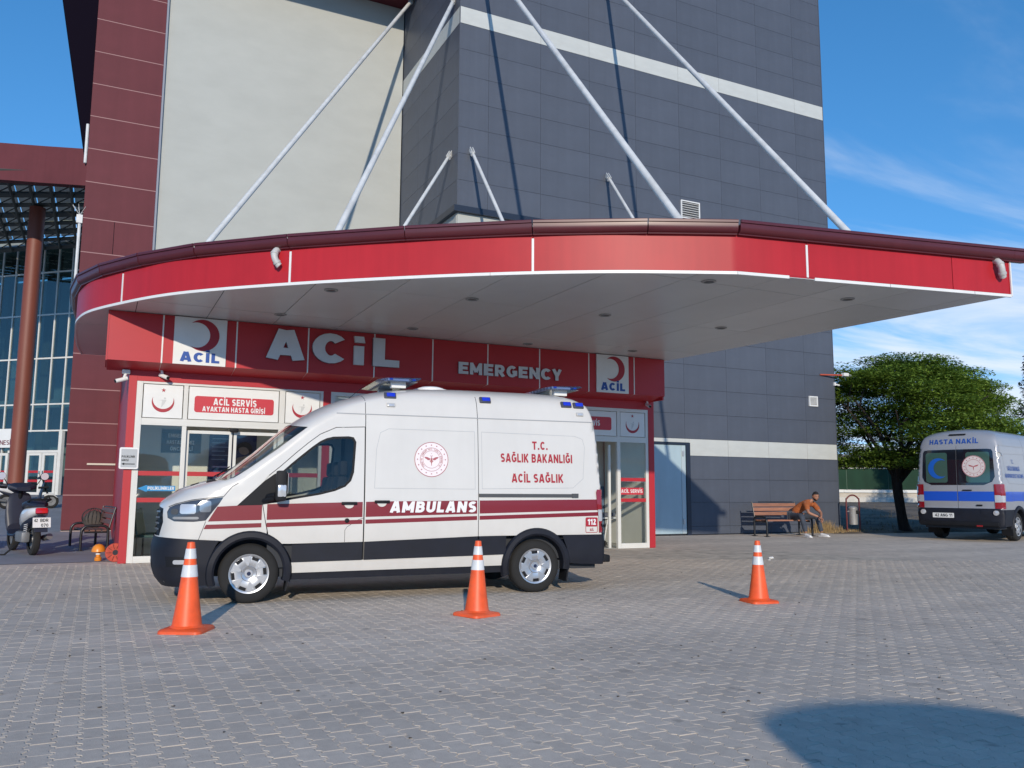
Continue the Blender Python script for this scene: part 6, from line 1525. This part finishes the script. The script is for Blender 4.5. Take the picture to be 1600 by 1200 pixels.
man = thing('person', 'bearded man in orange t-shirt and dark jeans hunched on the bench', 'person', (20.08, 20.0, 0))
O = Vector((20.08, 20.0, 0))
def W(x, y, z): return tuple(Vector((x, y, z))-O)
hipc = (19.98, 20.22, .66); 
PHL, PHR = (19.86, 20.13, .62), (20.12, 20.16, .62)
KL, KR = (19.70, 19.58, .64), (20.36, 19.60, .63)
AL, AR_ = (19.66, 19.40, .12), (20.40, 19.47, .12)
chest = (20.16, 19.92, 1.00); neckb = (20.27, 19.75, 1.10); SL, SR = (20.02, 19.72, 1.05), (20.48, 19.86, 1.02)
EL, ER = (19.84, 19.44, .74), (20.47, 19.54, .73); HL, HR = (20.10, 19.28, .62), (20.20, 19.28, .60)
headc = Vector((20.35, 19.62, 1.245))
# body: torso+neck+head, arms as one skinned surface
J = [(W(*hipc), (.155, .13)), (W(20.06, 20.10, .84), (.155, .12)), (W(*chest), (.155, .11)), (W(*neckb), (.066, .066)), (W(20.31, 19.69, 1.15), (.060, .060)),
     (W(*SL), .070), (W(*EL), .050), (W(*HL), .033), (W(*SR), .070), (W(*ER), .050), (W(*HR), .033),
     (W(*PHL), .105), (W(*KL), .078), (W(*AL), .050), (W(*PHR), .105), (W(*KR), .078), (W(*AR_), .050)]
E_ = [(0, 1), (1, 2), (2, 3), (3, 4), (2, 5), (5, 6), (6, 7), (2, 8), (8, 9), (9, 10), (0, 11), (11, 12), (12, 13), (0, 14), (14, 15), (15, 16)]
body = skin_chain(J, E_, 'body', skin, man)
# clothes: the shirt over torso and upper arms, the jeans over hips and legs
def lerp(a, b_, t_): return tuple(a[i]+(b_[i]-a[i])*t_ for i in range(3))
JS = [(W(hipc[0], hipc[1], hipc[2]+.02), (.200, .175)), (W(20.06, 20.10, .84), (.205, .175)), (W(*chest), (.225, .180)), (W(*lerp(chest, neckb, 1.0)), (.120, .112)),
      (W(*SL), .108), (W(*lerp(SL, EL, .42)), .092), (W(*lerp(SL, EL, .80)), .086), (W(*SR), .108), (W(*lerp(SR, ER, .42)), .092), (W(*lerp(SR, ER, .80)), .086)]
skin_chain(JS, [(0, 1), (1, 2), (2, 3), (2, 4), (4, 5), (5, 6), (2, 7), (7, 8), (8, 9)], 't_shirt', shirt, man)
JP = [(W(hipc[0], hipc[1]+.01, hipc[2]-.02), (.170, .145)), (W(*PHL), .118), (W(*lerp(PHL, KL, .6)), .098), (W(*KL), .100), (W(*lerp(KL, AL, .5)), .082), (W(*lerp(KL, AL, .97)), .070),
      (W(*PHR), .118), (W(*lerp(PHR, KR, .6)), .098), (W(*KR), .100), (W(*lerp(KR, AR_, .5)), .082), (W(*lerp(KR, AR_, .97)), .070)]
skin_chain(JP, [(0, 1), (1, 2), (2, 3), (3, 4), (4, 5), (0, 6), (6, 7), (7, 8), (8, 9), (9, 10)], 'trousers', jeans, man)
# head
hd = bmesh.new(); bmesh.ops.create_icosphere(hd, subdivisions=4, radius=1.0)
fwdh = Vector((-.30, -.93, -.20)).normalized(); rth = fwdh.cross(Vector((0, 0, 1))).normalized(); uph = rth.cross(fwdh)
HS = 1.13
def headpt(x, y, z): return headc-O+(rth*x+fwdh*y+uph*z)*HS
for v in hd.verts:
    x, y, z = v.co
    X = x*.082; Y = y*.102; Z = z*.128
    if z < 0: X *= 1-.30*(-z)**1.5; Y *= 1-.12*(-z)
    if y > 0: Y *= 1-.10*(1-abs(z))*0
    if y > .6 and abs(z) < .4: Y -= .006*(1-abs(x)*1.2)
    # eye hollows, nose, lips, chin
    for ex in (-.36, .36): Y -= .013*math.exp(-((x-ex)**2/.03+(z-.08)**2/.012)) if y > 0 else 0
    if y > 0:
        Y += .024*math.exp(-(x**2/.012+(z+.18)**2/.03)); Y += .008*math.exp(-(x**2/.03+(z+.48)**2/.006)); Y += .012*math.exp(-(x**2/.05+(z+.82)**2/.03))
    v.co = headpt(X, Y, Z)
me = bpy.data.meshes.new('head'); hd.to_mesh(me); hd.free(); me.materials.append(skin); me.polygons.foreach_set('use_smooth', [True]*len(me.polygons)); head = link('head', me, man)
def head_shell(name, mat, test, off, parent=head):
    b2 = bmesh.new(); bmesh.ops.create_icosphere(b2, subdivisions=4, radius=1.0); dele = []
    for v in b2.verts:
        x, y, z = v.co
        if not test(x, y, z): dele.append(v)
        X = x*.082; Y = y*.102; Z = z*.128
        if z < 0: X *= 1-.30*(-z)**1.5; Y *= 1-.12*(-z)
        if y > 0: Y += .024*math.exp(-(x**2/.012+(z+.18)**2/.03))*.2+.012*math.exp(-(x**2/.05+(z+.82)**2/.03))
        k = 1+off*(1+.25*noise.noise(Vector((x*9, y*9, z*9)))); v.co = headpt(X*k, Y*k, Z*k)
    bmesh.ops.delete(b2, geom=dele, context='VERTS'); m_ = bpy.data.meshes.new(name); b2.to_mesh(m_); b2.free(); m_.materials.append(mat); m_.polygons.foreach_set('use_smooth', [True]*len(m_.polygons)); return link(name, m_, parent)
head_shell('hair', hair, lambda x, y, z: (z > .48-.1*abs(x) and y > 0) or (y <= .12 and z > -.25) or (y < -.2 and z > -.5), .10)
head_shell('beard', hair, lambda x, y, z: y > -.15 and z < -.30 and not (abs(x) < .30 and -.56 < z < -.40 and y > .5) and (z < -.40 or abs(x) > .45 or z < -.33), .035)
mb = MB()
for ex in (-.36, .36): p = headpt(ex*.082, .088, .010); mb.lathe([(0, -.010), (.009, -.006), (.0115, 0), (.009, .006), (0, .010)], 12, 'Z', p)
mb.build('eyes', M('eye_dark', (.05, .035, .03), .2), head, True)
mb = MB()
for ex in (-1, 1): mb.tube([headpt(ex*.014, .096, .030), headpt(ex*.036, .092, .034), headpt(ex*.052, .080, .026)], [.004, .0045, .003], 6)
mb.build('eyebrows', hair, head, True)
for ex in (-1, 1):
    mb = MB(); mb.lathe([(0, -.008), (.016, -.006), (.022, 0), (.016, .008), (0, .005)], 12, 'X', (0, 0, 0))
    for i, v in enumerate(mb.v): mb.v[i] = tuple(headpt(ex*(.083+v[0]*.8), -.005+v[1]*.7, -.005+v[2]*1.35))
    mb.build('ear', skin, head, True)
# hands with fingers, loosely clasped between the knees
def hand(wr, dirn, side, k=1.15):
    wr = Vector(wr); d = Vector(dirn).normalized(); sd_ = Vector(side).normalized(); sd_ = (sd_-d*sd_.dot(d)).normalized(); nn = d.cross(sd_)
    js = [(tuple(wr-O), (.024*k, .020*k)), (tuple(wr+d*.045*k-O), (.036*k, .016*k)), (tuple(wr+d*.085*k-O), (.040*k, .015*k))]; skin_chain(js, [(0, 1), (1, 2)], 'palm', skin, man, 1)
    for i, (o_, l_) in enumerate(((-.030, .062), (-.010, .074), (.010, .070), (.030, .054))):
        p0 = wr+d*.080*k+sd_*o_*k; p1 = p0+d*l_*.45*k+nn*.012*k; p2 = p1+(d*.6+nn*.8).normalized()*l_*.35*k; p3 = p2+(d*.1+nn).normalized()*l_*.28*k
        skin_chain([(tuple(p-O), r*k) for p, r in ((p0, .0095), (p1, .009), (p2, .0085), (p3, .007))], [(0, 1), (1, 2), (2, 3)], 'finger', skin, man, 1)
    p0 = wr+d*.025*k-sd_*.026*k; p1 = p0+(d*.6-sd_*.8).normalized()*.035*k; p2 = p1+(d+nn*.4).normalized()*.032*k
    skin_chain([(tuple(p-O), r*k) for p, r in ((p0, .012), (p1, .0105), (p2, .008))], [(0, 1), (1, 2)], 'thumb', skin, man, 1)
hand(HL, (.55, -.45, -.6), (.3, -.8, .5)); hand(HR, (-.15, -.45, -.85), (-.9, .1, .2))
# shoes
for (ax_, ay_, dx_, dy_) in ((19.66, 19.40, -.16, -.98), (20.40, 19.47, .12, -.99)):
    d = Vector((dx_, dy_, 0)).normalized(); c = Vector((ax_, ay_, 0))
    J2 = [(tuple(c-d*.05+Vector((0, 0, .07))-O), (.048, .055)), (tuple(c+d*.06+Vector((0, 0, .06))-O), (.050, .048)), (tuple(c+d*.17+Vector((0, 0, .045))-O), (.052, .036)), (tuple(c+d*.25+Vector((0, 0, .038))-O), (.038, .026))]
    so_ = skin_chain(J2, [(0, 1), (1, 2), (2, 3)], 'shoe', shoe, man)
    mb = MB(); P4 = []
    for (t_, w_) in ((-.115, .035), (-.09, .052), (0, .055), (.14, .062), (.24, .050), (.285, .022)): P4.append((t_, w_))
    sdv = Vector((-d.y, d.x, 0)); poly_ = [c+d*t_+sdv*w_ for t_, w_ in P4]+[c+d*t_-sdv*w_ for t_, w_ in P4[::-1]]
    mb.prism([(p.x-O.x, p.y-O.y) for p in poly_], 0.001, .03); mb.build('sole', shoe, man)

# ================================================================== SCOOTER
def make_scooter(label, loc, rz, scale=1.0):
    s_ = thing('motor_scooter', label, 'scooter', loc, rz, None, scale)
    # local: +x forward, z up, origin at rear wheel contact
    white_b = M('scooter_white', (.62, .62, .62), .3, coat=.5); navy = M('scooter_navy', (.014, .018, .035), .45, var=.15)
    grey = M('engine_grey', (.22, .225, .23), .5, metal=.4, var=.2)
    for wx in (0, 1.28):
        w_ = bpy.data.objects.new('wheel', None); col.objects.link(w_); w_.parent = s_; w_.location = (wx, 0, .235)
        mb = MB(); mb.lathe([(.15, -.04), (.20, -.05), (.228, -.035), (.237, 0), (.228, .035), (.20, .05), (.15, .04)], 28, 'Y'); link('tyre', mb.mesh('tyre', rubber, True), w_)
        mb = MB(); mb.lathe([(0, -.03), (.04, -.03), (.05, -.012), (.15, -.02), (.152, .02), (.05, .012), (.04, .03), (0, .03)], 20, 'Y'); link('rim', mb.mesh('rim', grey, True), w_)
    def loft(name, secs, mat, par=s_, n_=16):
        mb = MB()
        for (x, z, hw, hh) in secs:
            for j in range(n_):
                a = 2*PI*j/n_; ca, sa = math.cos(a), math.sin(a); e = .7
                mb.v.append((x, hw*math.copysign(abs(ca)**e, ca), z+hh*math.copysign(abs(sa)**e, sa)))
        for i in range(len(secs)-1):
            for j in range(n_): mb.f.append((i*n_+j, i*n_+(j+1) % n_, (i+1)*n_+(j+1) % n_, (i+1)*n_+j))
        mb.f.append(tuple(range(n_))); mb.f.append(tuple((len(secs)-1)*n_+j for j in range(n_))[::-1])
        return mb.build(name, mat, par, True)
    loft('tail_cover', [(-.34, .66, .04, .03), (-.28, .65, .11, .055), (-.10, .62, .145, .085), (.15, .58, .155, .12), (.36, .52, .13, .14), (.42, .48, .08, .10)], white_b)
    loft('under_cover', [(-.25, .60, .05, .03), (-.1, .54, .10, .07), (.2, .46, .12, .12), (.42, .40, .10, .10)], navy)
    loft('seat', [(-.24, .725, .06, .02), (-.15, .745, .13, .04), (.05, .76, .15, .05), (.25, .73, .14, .05), (.40, .70, .10, .045), (.50, .68, .05, .02)], navy)
    loft('floorboard', [(.38, .33, .13, .05), (.55, .27, .17, .03), (.85, .27, .18, .03), (.98, .34, .16, .05)], navy)
    loft('leg_shield', [(.93, .34, .17, .10), (.98, .52, .20, .14), (1.02, .70, .19, .12), (1.04, .84, .15, .08)], navy)
    loft('front_fender', [(1.05, .40, .05, .03), (1.18, .46, .07, .035), (1.34, .45, .07, .03), (1.46, .36, .05, .02)], white_b)
    loft('handlebar_cover', [(.84, .97, .10, .03), (.92, 1.0, .20, .05), (1.02, 1.0, .19, .07), (1.10, .95, .10, .05)], navy)
    mb = MB(); mb.tube([(.92, -.22, .99), (.88, -.36, 1.0)], .018, 8); mb.tube([(.92, .22, .99), (.88, .36, 1.0)], .018, 8); mb.tube([(1.0, 0, .95), (1.12, 0, .6), (1.28, 0, .24)], .03, 8); mb.build('handlebar', black, s_, True)
    for k in (-1, 1):
        mb = MB(); mb.tube([(.94, k*.20, 1.03), (.93, k*.27, 1.15)], .007, 6); mb.lathe([(0, -.012), (.045, -.010), (.062, 0), (.05, .012), (0, .014)], 20, 'X', (.92, k*.30, 1.17))
        for i in range(len(mb.v)):
            pass
        mr = mb.build('mirror', black, s_, True)
        mb = MB(); mb.lathe([(0, 0), (.056, 0)], 20, 'X', (.906, k*.30, 1.17), m=None); mb.build('mirror_glass', M('mirror_silver', (.85, .87, .9), .35, metal=.6), mr)
    mb = MB(); mb.bbox((-.335, 0, .655), (.06, .16, .085), .02, Matrix.Rotation(.3, 3, 'Y')); mb.build('tail_light', M('tail_red', (.55, .01, .015), .15, coat=1.0), s_, True)
    mb = MB(); mb.tube([(-.05, .12, .78), (-.25, .13, .82), (-.33, .10, .82), (-.36, 0, .82), (-.33, -.10, .82), (-.25, -.13, .82), (-.05, -.12, .78)], .015, 8); mb.build('grab_rail', black, s_, True)
    mb = MB(); mb.box((-.365, 0, .45), (.02, .17, .20), m=Matrix.Rotation(.25, 3, 'Y')); mb.bbox((-.30, 0, .56), (.08, .12, .05), .01); mb.build('mudguard', navy, s_)
    pm = Matrix.Rotation(.22, 3, 'Y'); mb = MB(); mb.box((-.395, 0, .49), (.006, .235, .145), m=pm); pl_ = mb.build('number_plate', whitep, s_)
    mb = MB()
    for t_, y0, y1, z0, z1 in (('42', .10, .055, .50, .545), ('BDR', .02, -.085, .50, .545), ('070', .01, -.085, .430, .475)):
        v, f = fit_text(t_, y0, y1, z0, z1, .17); solid2d(mb, v, f, lambda y, z, d: (-.3995-d-(z-.49)*-.22, y, z), .002)
    mb.build('plate_lettering', black, pl_)
    mb = MB(); mb.box((-.4055+.012*0, .10, .44), (.003, .028, .04), m=pm); mb.build('plate_blue_strip', bluetxt, pl_)
    mb = MB(); mb.bbox((.10, .13, .27), (.42, .12, .16), .04); mb.tube([(-.02, -.13, .25), (-.22, -.16, .28)], .045, 12); mb.tube([(.3, -.1, .25), (-.02, -.13, .25)], .03, 8); mb.build('engine', grey, s_, True)
    mb = MB()
    for i in range(8): pass
    mb.tube([(-.06+.02*math.cos(t_), .13+.02*math.sin(t_)*0+.022*math.sin(t_), .30+.0045*t_) for t_ in np.linspace(0, 36, 90)], .006, 5); mb.build('shock_absorber', M('spring_white', (.5, .5, .5), .4), s_)
    mb = MB(); mb.tube([(.28, .10, .20), (.22, .32, .012), (.26, .40, .010)], .014, 8); mb.build('side_stand', black, s_, True)
    return s_
sc1 = make_scooter('white and navy motor scooter on its side stand, plate 42 BDR 070', (-1.10, 19.9, .004), math.radians(106), 1.38)
sc2 = copy_tree(sc1); sc2.location = (-2.60, 21.2, .01); sc2.rotation_euler = (0, 0, math.radians(150)); sc2['label'] = 'dark motor scooter cut off by the left edge of the picture'
sc3 = copy_tree(sc1); sc3.location = (-2.85, 34.5, .62); sc3.rotation_euler = (0, 0, math.radians(12)); sc3.scale = (1.1,)*3; sc3['label'] = 'small motor scooter far back between the pillar and the main entrance doors'

# ================================================================== SMALL THINGS
sp = thing('cable_reel', 'orange and red plastic reel lying at the foot of the left red post', 'reel', (.30, 17.75, 0), math.radians(10))
mb = MB(); mb.lathe([(.05, -.02), (.17, -.02), (.175, 0), (.17, .02), (.05, .02)], 28, 'Y', (.06, -.12, .175)); r_ = mb.build('flange', M('reel_red', (.48, .08, .05), .5, var=.25, vscale=14), sp, True)
mb = MB()
for k in range(10):
    a = k*2*PI/10; mb.box((.06+.115*math.cos(a), -.143, .175+.115*math.sin(a)), (.09, .008, .008), m=Matrix.Rotation(-a, 3, 'Y'))
mb.build('rib', M('reel_rib', (.10, .02, .015), .6), r_)
mb = MB(); mb.lathe([(0, 0), (.05, 0)], 20, 'Y', (.06, -.1415, .175)); mb.build('hub_hole', joint, r_)
sp2 = thing('warning_lamp', 'yellow orange warning lamp cap standing beside the red reel by the left post', 'lamp', (.10, 17.98, 0), math.radians(60), None, .8)
mb = MB(); mb.lathe([(0, .40), (.07, .385), (.12, .34), (.15, .27), (.155, .22), (.15, .215), (0, .215)], 24); mb.lathe([(.02, .215), (.05, .2), (.05, .1), (.03, .09)], 16); mb.build('dome', M('amber', (.72, .24, .02), .35, var=.1), sp2, True)
mb = MB(); mb.lathe([(.055, .15), (.06, .16), (.055, .17), (.06, .18), (.055, .19)], 16); mb.build('collar', whitep, sp2, True)
mb = MB(); mb.lathe([(0, 0), (.075, .005), (.08, .02), (.08, .08), (.05, .1), (0, .1)], 20); mb.build('foot', M('amber'), sp2, True) if False else mb.build('foot', MATS['amber'], sp2, True)
rng = random.Random(11)
for (x, y, s_, lbl) in ((12.69, 13.5, .06, 'small crumpled white paper scrap on the paving behind the lone cone'), (12.35, 13.2, .03, 'tiny white paper scrap on the paving beside the crumpled one')):
    bm = bmesh.new(); bmesh.ops.create_icosphere(bm, subdivisions=2, radius=s_)
    for v in bm.verts: v.co = Vector((v.co.x*rng.uniform(.6, 1.2), v.co.y*rng.uniform(.6, 1.1), max(0, v.co.z*.45+s_*.35*rng.uniform(.6, 1.1))))
    me = bpy.data.meshes.new('paper_scrap'); bm.to_mesh(me); bm.free(); me.materials.append(whitep); o = link('paper_scrap', me, None, (x, y, .001)); tag(o, lbl, 'litter')
# dead leaves and grit specks
mb = MB()
for k in range(150):
    a = rng.uniform(-.55, .55); d = rng.uniform(3.5, 16); x = d*math.cos(yaw+a); y = d*math.sin(yaw+a)
    if y > 16.5 or (1 < x < 6.5 and 9.4 < y < 12.6): continue
    r_ = rng.uniform(.006, .016); th_ = rng.uniform(0, 6.3); pts = [(x+r_*math.cos(th_+t_)*(1 if i % 2 else .5), y+r_*math.sin(th_+t_)*(1 if i % 2 else .5)) for i, t_ in enumerate(np.linspace(0, 2*PI, 7)[:-1])]
    mb.prism(pts, .0012, .004+rng.uniform(0, .004))
o = mb.build('grit', M('grit_dark', (.07, .06, .05), .9), None); tag(o, 'scattered dark grit and leaf fragments on the paving', 'grit', None, 'stuff')

# ================================================================== VEGETATION
def leaf_mesh(name, centers, normals_up, n_per, size, spread, mat, seed=1, flat=.5):
    r = np.random.RandomState(seed); C_ = np.repeat(np.array(centers), n_per, axis=0); S_ = np.repeat(np.array(spread), n_per, axis=0); n_ = len(C_)
    g = r.normal(0, 1, (n_, 3)); g /= np.maximum(1, np.linalg.norm(g, axis=1, keepdims=True)/1.6); pos = C_+g*S_
    d = r.normal(0, 1, (n_, 3)); d[:, 2] *= flat*.8; d /= np.linalg.norm(d, axis=1, keepdims=True)
    u_ = r.normal(0, flat, (n_, 3)); u_[:, 2] += 1; sdv = np.cross(d, u_); sdv /= np.linalg.norm(sdv, axis=1, keepdims=True)
    L_ = size*r.uniform(.6, 1.35, (n_, 1)); Wd = L_*r.uniform(.30, .48, (n_, 1))
    p0 = pos-d*L_*.5; p1 = pos+sdv*Wd*.5-d*L_*.02; p2 = pos+d*L_*.5; p3 = pos-sdv*Wd*.5-d*L_*.02
    V = np.stack([p0, p1, p2, p3], 1).reshape(-1, 3); F = np.arange(n_*4).reshape(-1, 4)
    me = bpy.data.meshes.new(name); me.from_pydata(V.tolist(), [], F.tolist()); me.materials.append(mat); me.update(); return me
def leafmat(name, c1, c2):
    m = bpy.data.materials.new(name); m.use_nodes = True; t = m.node_tree; t.nodes.clear(); o = t.nodes.new('ShaderNodeOutputMaterial')
    g = t.nodes.new('ShaderNodeNewGeometry'); n_ = t.nodes.new('ShaderNodeTexNoise'); n_.inputs['Scale'].default_value = .9; t.links.new(g.outputs['Position'], n_.inputs['Vector'])
    ad = t.nodes.new('ShaderNodeMath'); ad.operation = 'MULTIPLY_ADD'; ad.inputs[1].default_value = .55; t.links.new(g.outputs['Random Per Island'], ad.inputs[0]); 
    mr = t.nodes.new('ShaderNodeMapRange'); mr.inputs['From Min'].default_value = .35; mr.inputs['From Max'].default_value = .65; mr.inputs['To Max'].default_value = .5; t.links.new(n_.outputs['Fac'], mr.inputs['Value']); t.links.new(mr.outputs[0], ad.inputs[2])
    mx = t.nodes.new('ShaderNodeMixRGB'); mx.inputs['Color1'].default_value = (*c1, 1); mx.inputs['Color2'].default_value = (*c2, 1); t.links.new(ad.outputs[0], mx.inputs['Fac'])
    df = t.nodes.new('ShaderNodeBsdfDiffuse'); tr = t.nodes.new('ShaderNodeBsdfTranslucent'); gl = t.nodes.new('ShaderNodeBsdfGlossy'); gl.inputs['Roughness'].default_value = .45; gl.inputs['Color'].default_value = (.5, .5, .5, 1)
    t.links.new(mx.outputs[0], df.inputs[0]); t.links.new(mx.outputs[0], tr.inputs[0]); m1_ = t.nodes.new('ShaderNodeMixShader'); m1_.inputs[0].default_value = .28; t.links.new(df.outputs[0], m1_.inputs[1]); t.links.new(tr.outputs[0], m1_.inputs[2])
    m2_ = t.nodes.new('ShaderNodeMixShader'); m2_.inputs[0].default_value = .04; t.links.new(m1_.outputs[0], m2_.inputs[1]); t.links.new(gl.outputs[0], m2_.inputs[2]); t.links.new(m2_.outputs[0], o.inputs[0]); return m
leaf_g = leafmat('leaf_green', (.050, .110, .018), (.24, .35, .05))
bark = M('bark_dark', (.028, .022, .018), .95, var=.35, vscale=4, stretch=(6, 6, 1), bump=.8, bscale=25)
TREE_AT = None
tree = thing('shade_tree', 'wide dense green tree with a dark leaning trunk behind the transport van', 'tree', (25.72, 20.85, .0))
rt_ = random.Random(21)
RX = Vector((math.sin(yaw), -math.cos(yaw), 0)); FX = Vector((math.cos(yaw), math.sin(yaw), 0))
def TP(r_, f_, z): return RX*r_+FX*f_+Vector((0, 0, z))      # across the view, away from it, height
mb = MB(); trunk = [TP(0.12, 0, 0), TP(.05, 0, .35), TP(-.02, 0, .9), TP(-.08, 0, 1.5), TP(-.10, 0, 2.0)]
mb.tube(rail(trunk, 4), list(np.interp(np.linspace(0, 1, 17), [0, .1, .4, 1], [.27, .20, .165, .18])), 14)
tips = []
for k in range(11):
    a = 2*PI*k/11+rt_.uniform(-.2, .2); rr__ = rt_.uniform(1.9, 3.3); zt_ = rt_.uniform(3.2, 5.0)
    tip = TP(rr__*math.cos(a)+.45, rr__*math.sin(a)*.9, zt_)
    if tip.x < -1.5: tip.x = -1.5
    st = TP(-.10, 0, rt_.uniform(1.6, 2.05)); mid = st.lerp(tip, .45)+Vector((0, 0, .25 if zt_ > 4 else -.05))+TP(rt_.uniform(-.2, .2), rt_.uniform(-.2, .2), 0)
    pts = rail([st, mid, tip], 4); mb.tube(pts, list(np.linspace(.10, .022, len(pts))), 8); tips.append((st, mid, tip))
    for j in range(3):
        p = mid.lerp(tip, rt_.uniform(.0, .8)); q = p+TP(rt_.uniform(-1.0, 1.0), rt_.uniform(-1.0, 1.0), rt_.uniform(.2, 1.1)); q.x = max(q.x, -1.55); mb.tube([p, p.lerp(q, .5)+Vector((0, 0, .08)), q], [.04, .028, .012], 6)
mb.build('trunk', bark, tree, True)
cent, spr = [], []
def add_clump(r_, f_, z, s_):
    p = TP(r_, f_+.5, z+.08)
    if p.x+25.72 < 24.05+s_*.5: return
    cent.append(tuple(p)); spr.append((s_*1.15, s_*1.15, s_*.24))
for k in range(760):
    a = rt_.uniform(0, 2*PI); q = rt_.random()
    el = math.asin(rt_.uniform(-.25, 1)); 
    Rr = 3.5*(1+.08*math.sin(3*a+1)+.06*math.sin(7*a)); Zr = 2.6*(1+.06*math.sin(4*a+2))
    t_ = rt_.uniform(.80, 1.02)
    r_ = Rr*math.cos(el)*math.cos(a)*t_+.55; f_ = Rr*.92*math.cos(el)*math.sin(a)*t_; z = 3.62+Zr*math.sin(el)*t_ + .12*math.sin(5*a)
    if z < 2.75: z = rt_.uniform(2.75, 3.3)
    add_clump(r_, f_, z, rt_.uniform(.26, .46))
for k in range(210):      # drooping lower skirt
    a = rt_.uniform(0, 2*PI); rr__ = rt_.uniform(1.1, 3.6); add_clump(rr__*math.cos(a)+.35, rr__*.9*math.sin(a), rt_.uniform(2.2, 2.95)-.06*(3.3-rr__)+.1, rt_.uniform(.28, .42))
for k in range(150):
    a = rt_.uniform(0, 2*PI); rr__ = rt_.uniform(.3, 2.4); add_clump(rr__*math.cos(a)+.4, rr__*math.sin(a), rt_.uniform(3.2, 5.4), rt_.uniform(.3, .5))
lm_ = leaf_mesh('foliage', cent, None, 215, .115, spr, leaf_g, 4, .35); fo = link('foliage', lm_, tree); fo['kind'] = 'stuff'
# a conifer at the right edge and darker growth farther back
tr2 = thing('conifer', 'dark conifer cut off by the right edge beyond the transport van', 'tree', (38.3, 23.1, .1))
mb = MB(); mb.tube([(0, 0, 0), (0, 0, 7.6)], [.16, .02], 8); mb.build('trunk', bark, tr2)
cent, spr = [], []
for k in range(170):
    z = rt_.uniform(1.2, 7.6); R_t = 1.95*(1-(z-1.2)/7.0)**.8; a = rt_.uniform(0, 2*PI); q = rt_.uniform(.5, 1.05); cent.append((R_t*q*math.cos(a), R_t*q*math.sin(a), z)); spr.append((.30, .30, .16))
fo = link('foliage', leaf_mesh('foliage', cent, None, 110, .15, spr, leafmat('leaf_dark', (.012, .030, .014), (.035, .065, .025)), 8), tr2); fo['kind'] = 'stuff'
# dry grass tuft at the wall corner
def tuft(x0, y0, sx_, sy_, n_, h, seed, label):
    r = random.Random(seed); mb = MB()
    for k in range(n_):
        x = x0+r.gauss(0, sx_); y = y0+r.uniform(-sy_, sy_); hh = h*r.uniform(.4, 1.1)*(1 if abs(x-x0) < sx_ else .6); a = r.uniform(0, 6.3); ln = r.uniform(.05, .35)*hh; w_ = .005
        p = [(x, y, 0), (x+ln*.35*math.cos(a), y+ln*.35*math.sin(a), hh*.55), (x+ln*math.cos(a), y+ln*math.sin(a), hh)]
        sxx, syy = -math.sin(a)*w_, math.cos(a)*w_
        mb.add([(p[0][0]-sxx, p[0][1]-syy, 0), (p[0][0]+sxx, p[0][1]+syy, 0), (p[1][0]+sxx*.8, p[1][1]+syy*.8, p[1][2]), (p[1][0]-sxx*.8, p[1][1]-syy*.8, p[1][2]), p[2]], [(0, 1, 2, 3), (3, 2, 4)])
    o = mb.build('dry_grass', M('straw', (.36, .25, .12), .9, island=.4), None); tag(o, label, 'grass', None, 'stuff')
tuft(22.55, 21.42, .40, .12, 900, .42, 3, 'dry straw coloured weeds growing along the wall corner right of the bench')
tuft(23.3, 21.1, .9, .25, 700, .13, 4, 'low straw coloured grass along the paving edge around the bin')
r = random.Random(8); mb = MB()
for k in range(9000):
    x = r.uniform(22.6, 52); y = edge_y(x)+abs(r.gauss(0, 6))+.1
    if x < 23.7 and y > 21.6: continue
    if noise.noise(Vector((x*.5, y*.5, 0)))+r.uniform(-.3, .3) < .05: continue
    z = gz(x, y)-.01; h = r.uniform(.03, .12); a = r.uniform(0, 6.3); w_ = .012
    mb.add([(x-w_*math.sin(a), y+w_*math.cos(a), z), (x+w_*math.sin(a), y-w_*math.cos(a), z), (x+h*.4*math.cos(a), y+h*.4*math.sin(a), z+h)], [(0, 1, 2)])
o = mb.build('ground_cover', M('dry_growth', (.20, .16, .08), .9, island=.5), None); tag(o, 'sparse dry growth on the bare earth beyond the paving', 'grass', None, 'stuff')
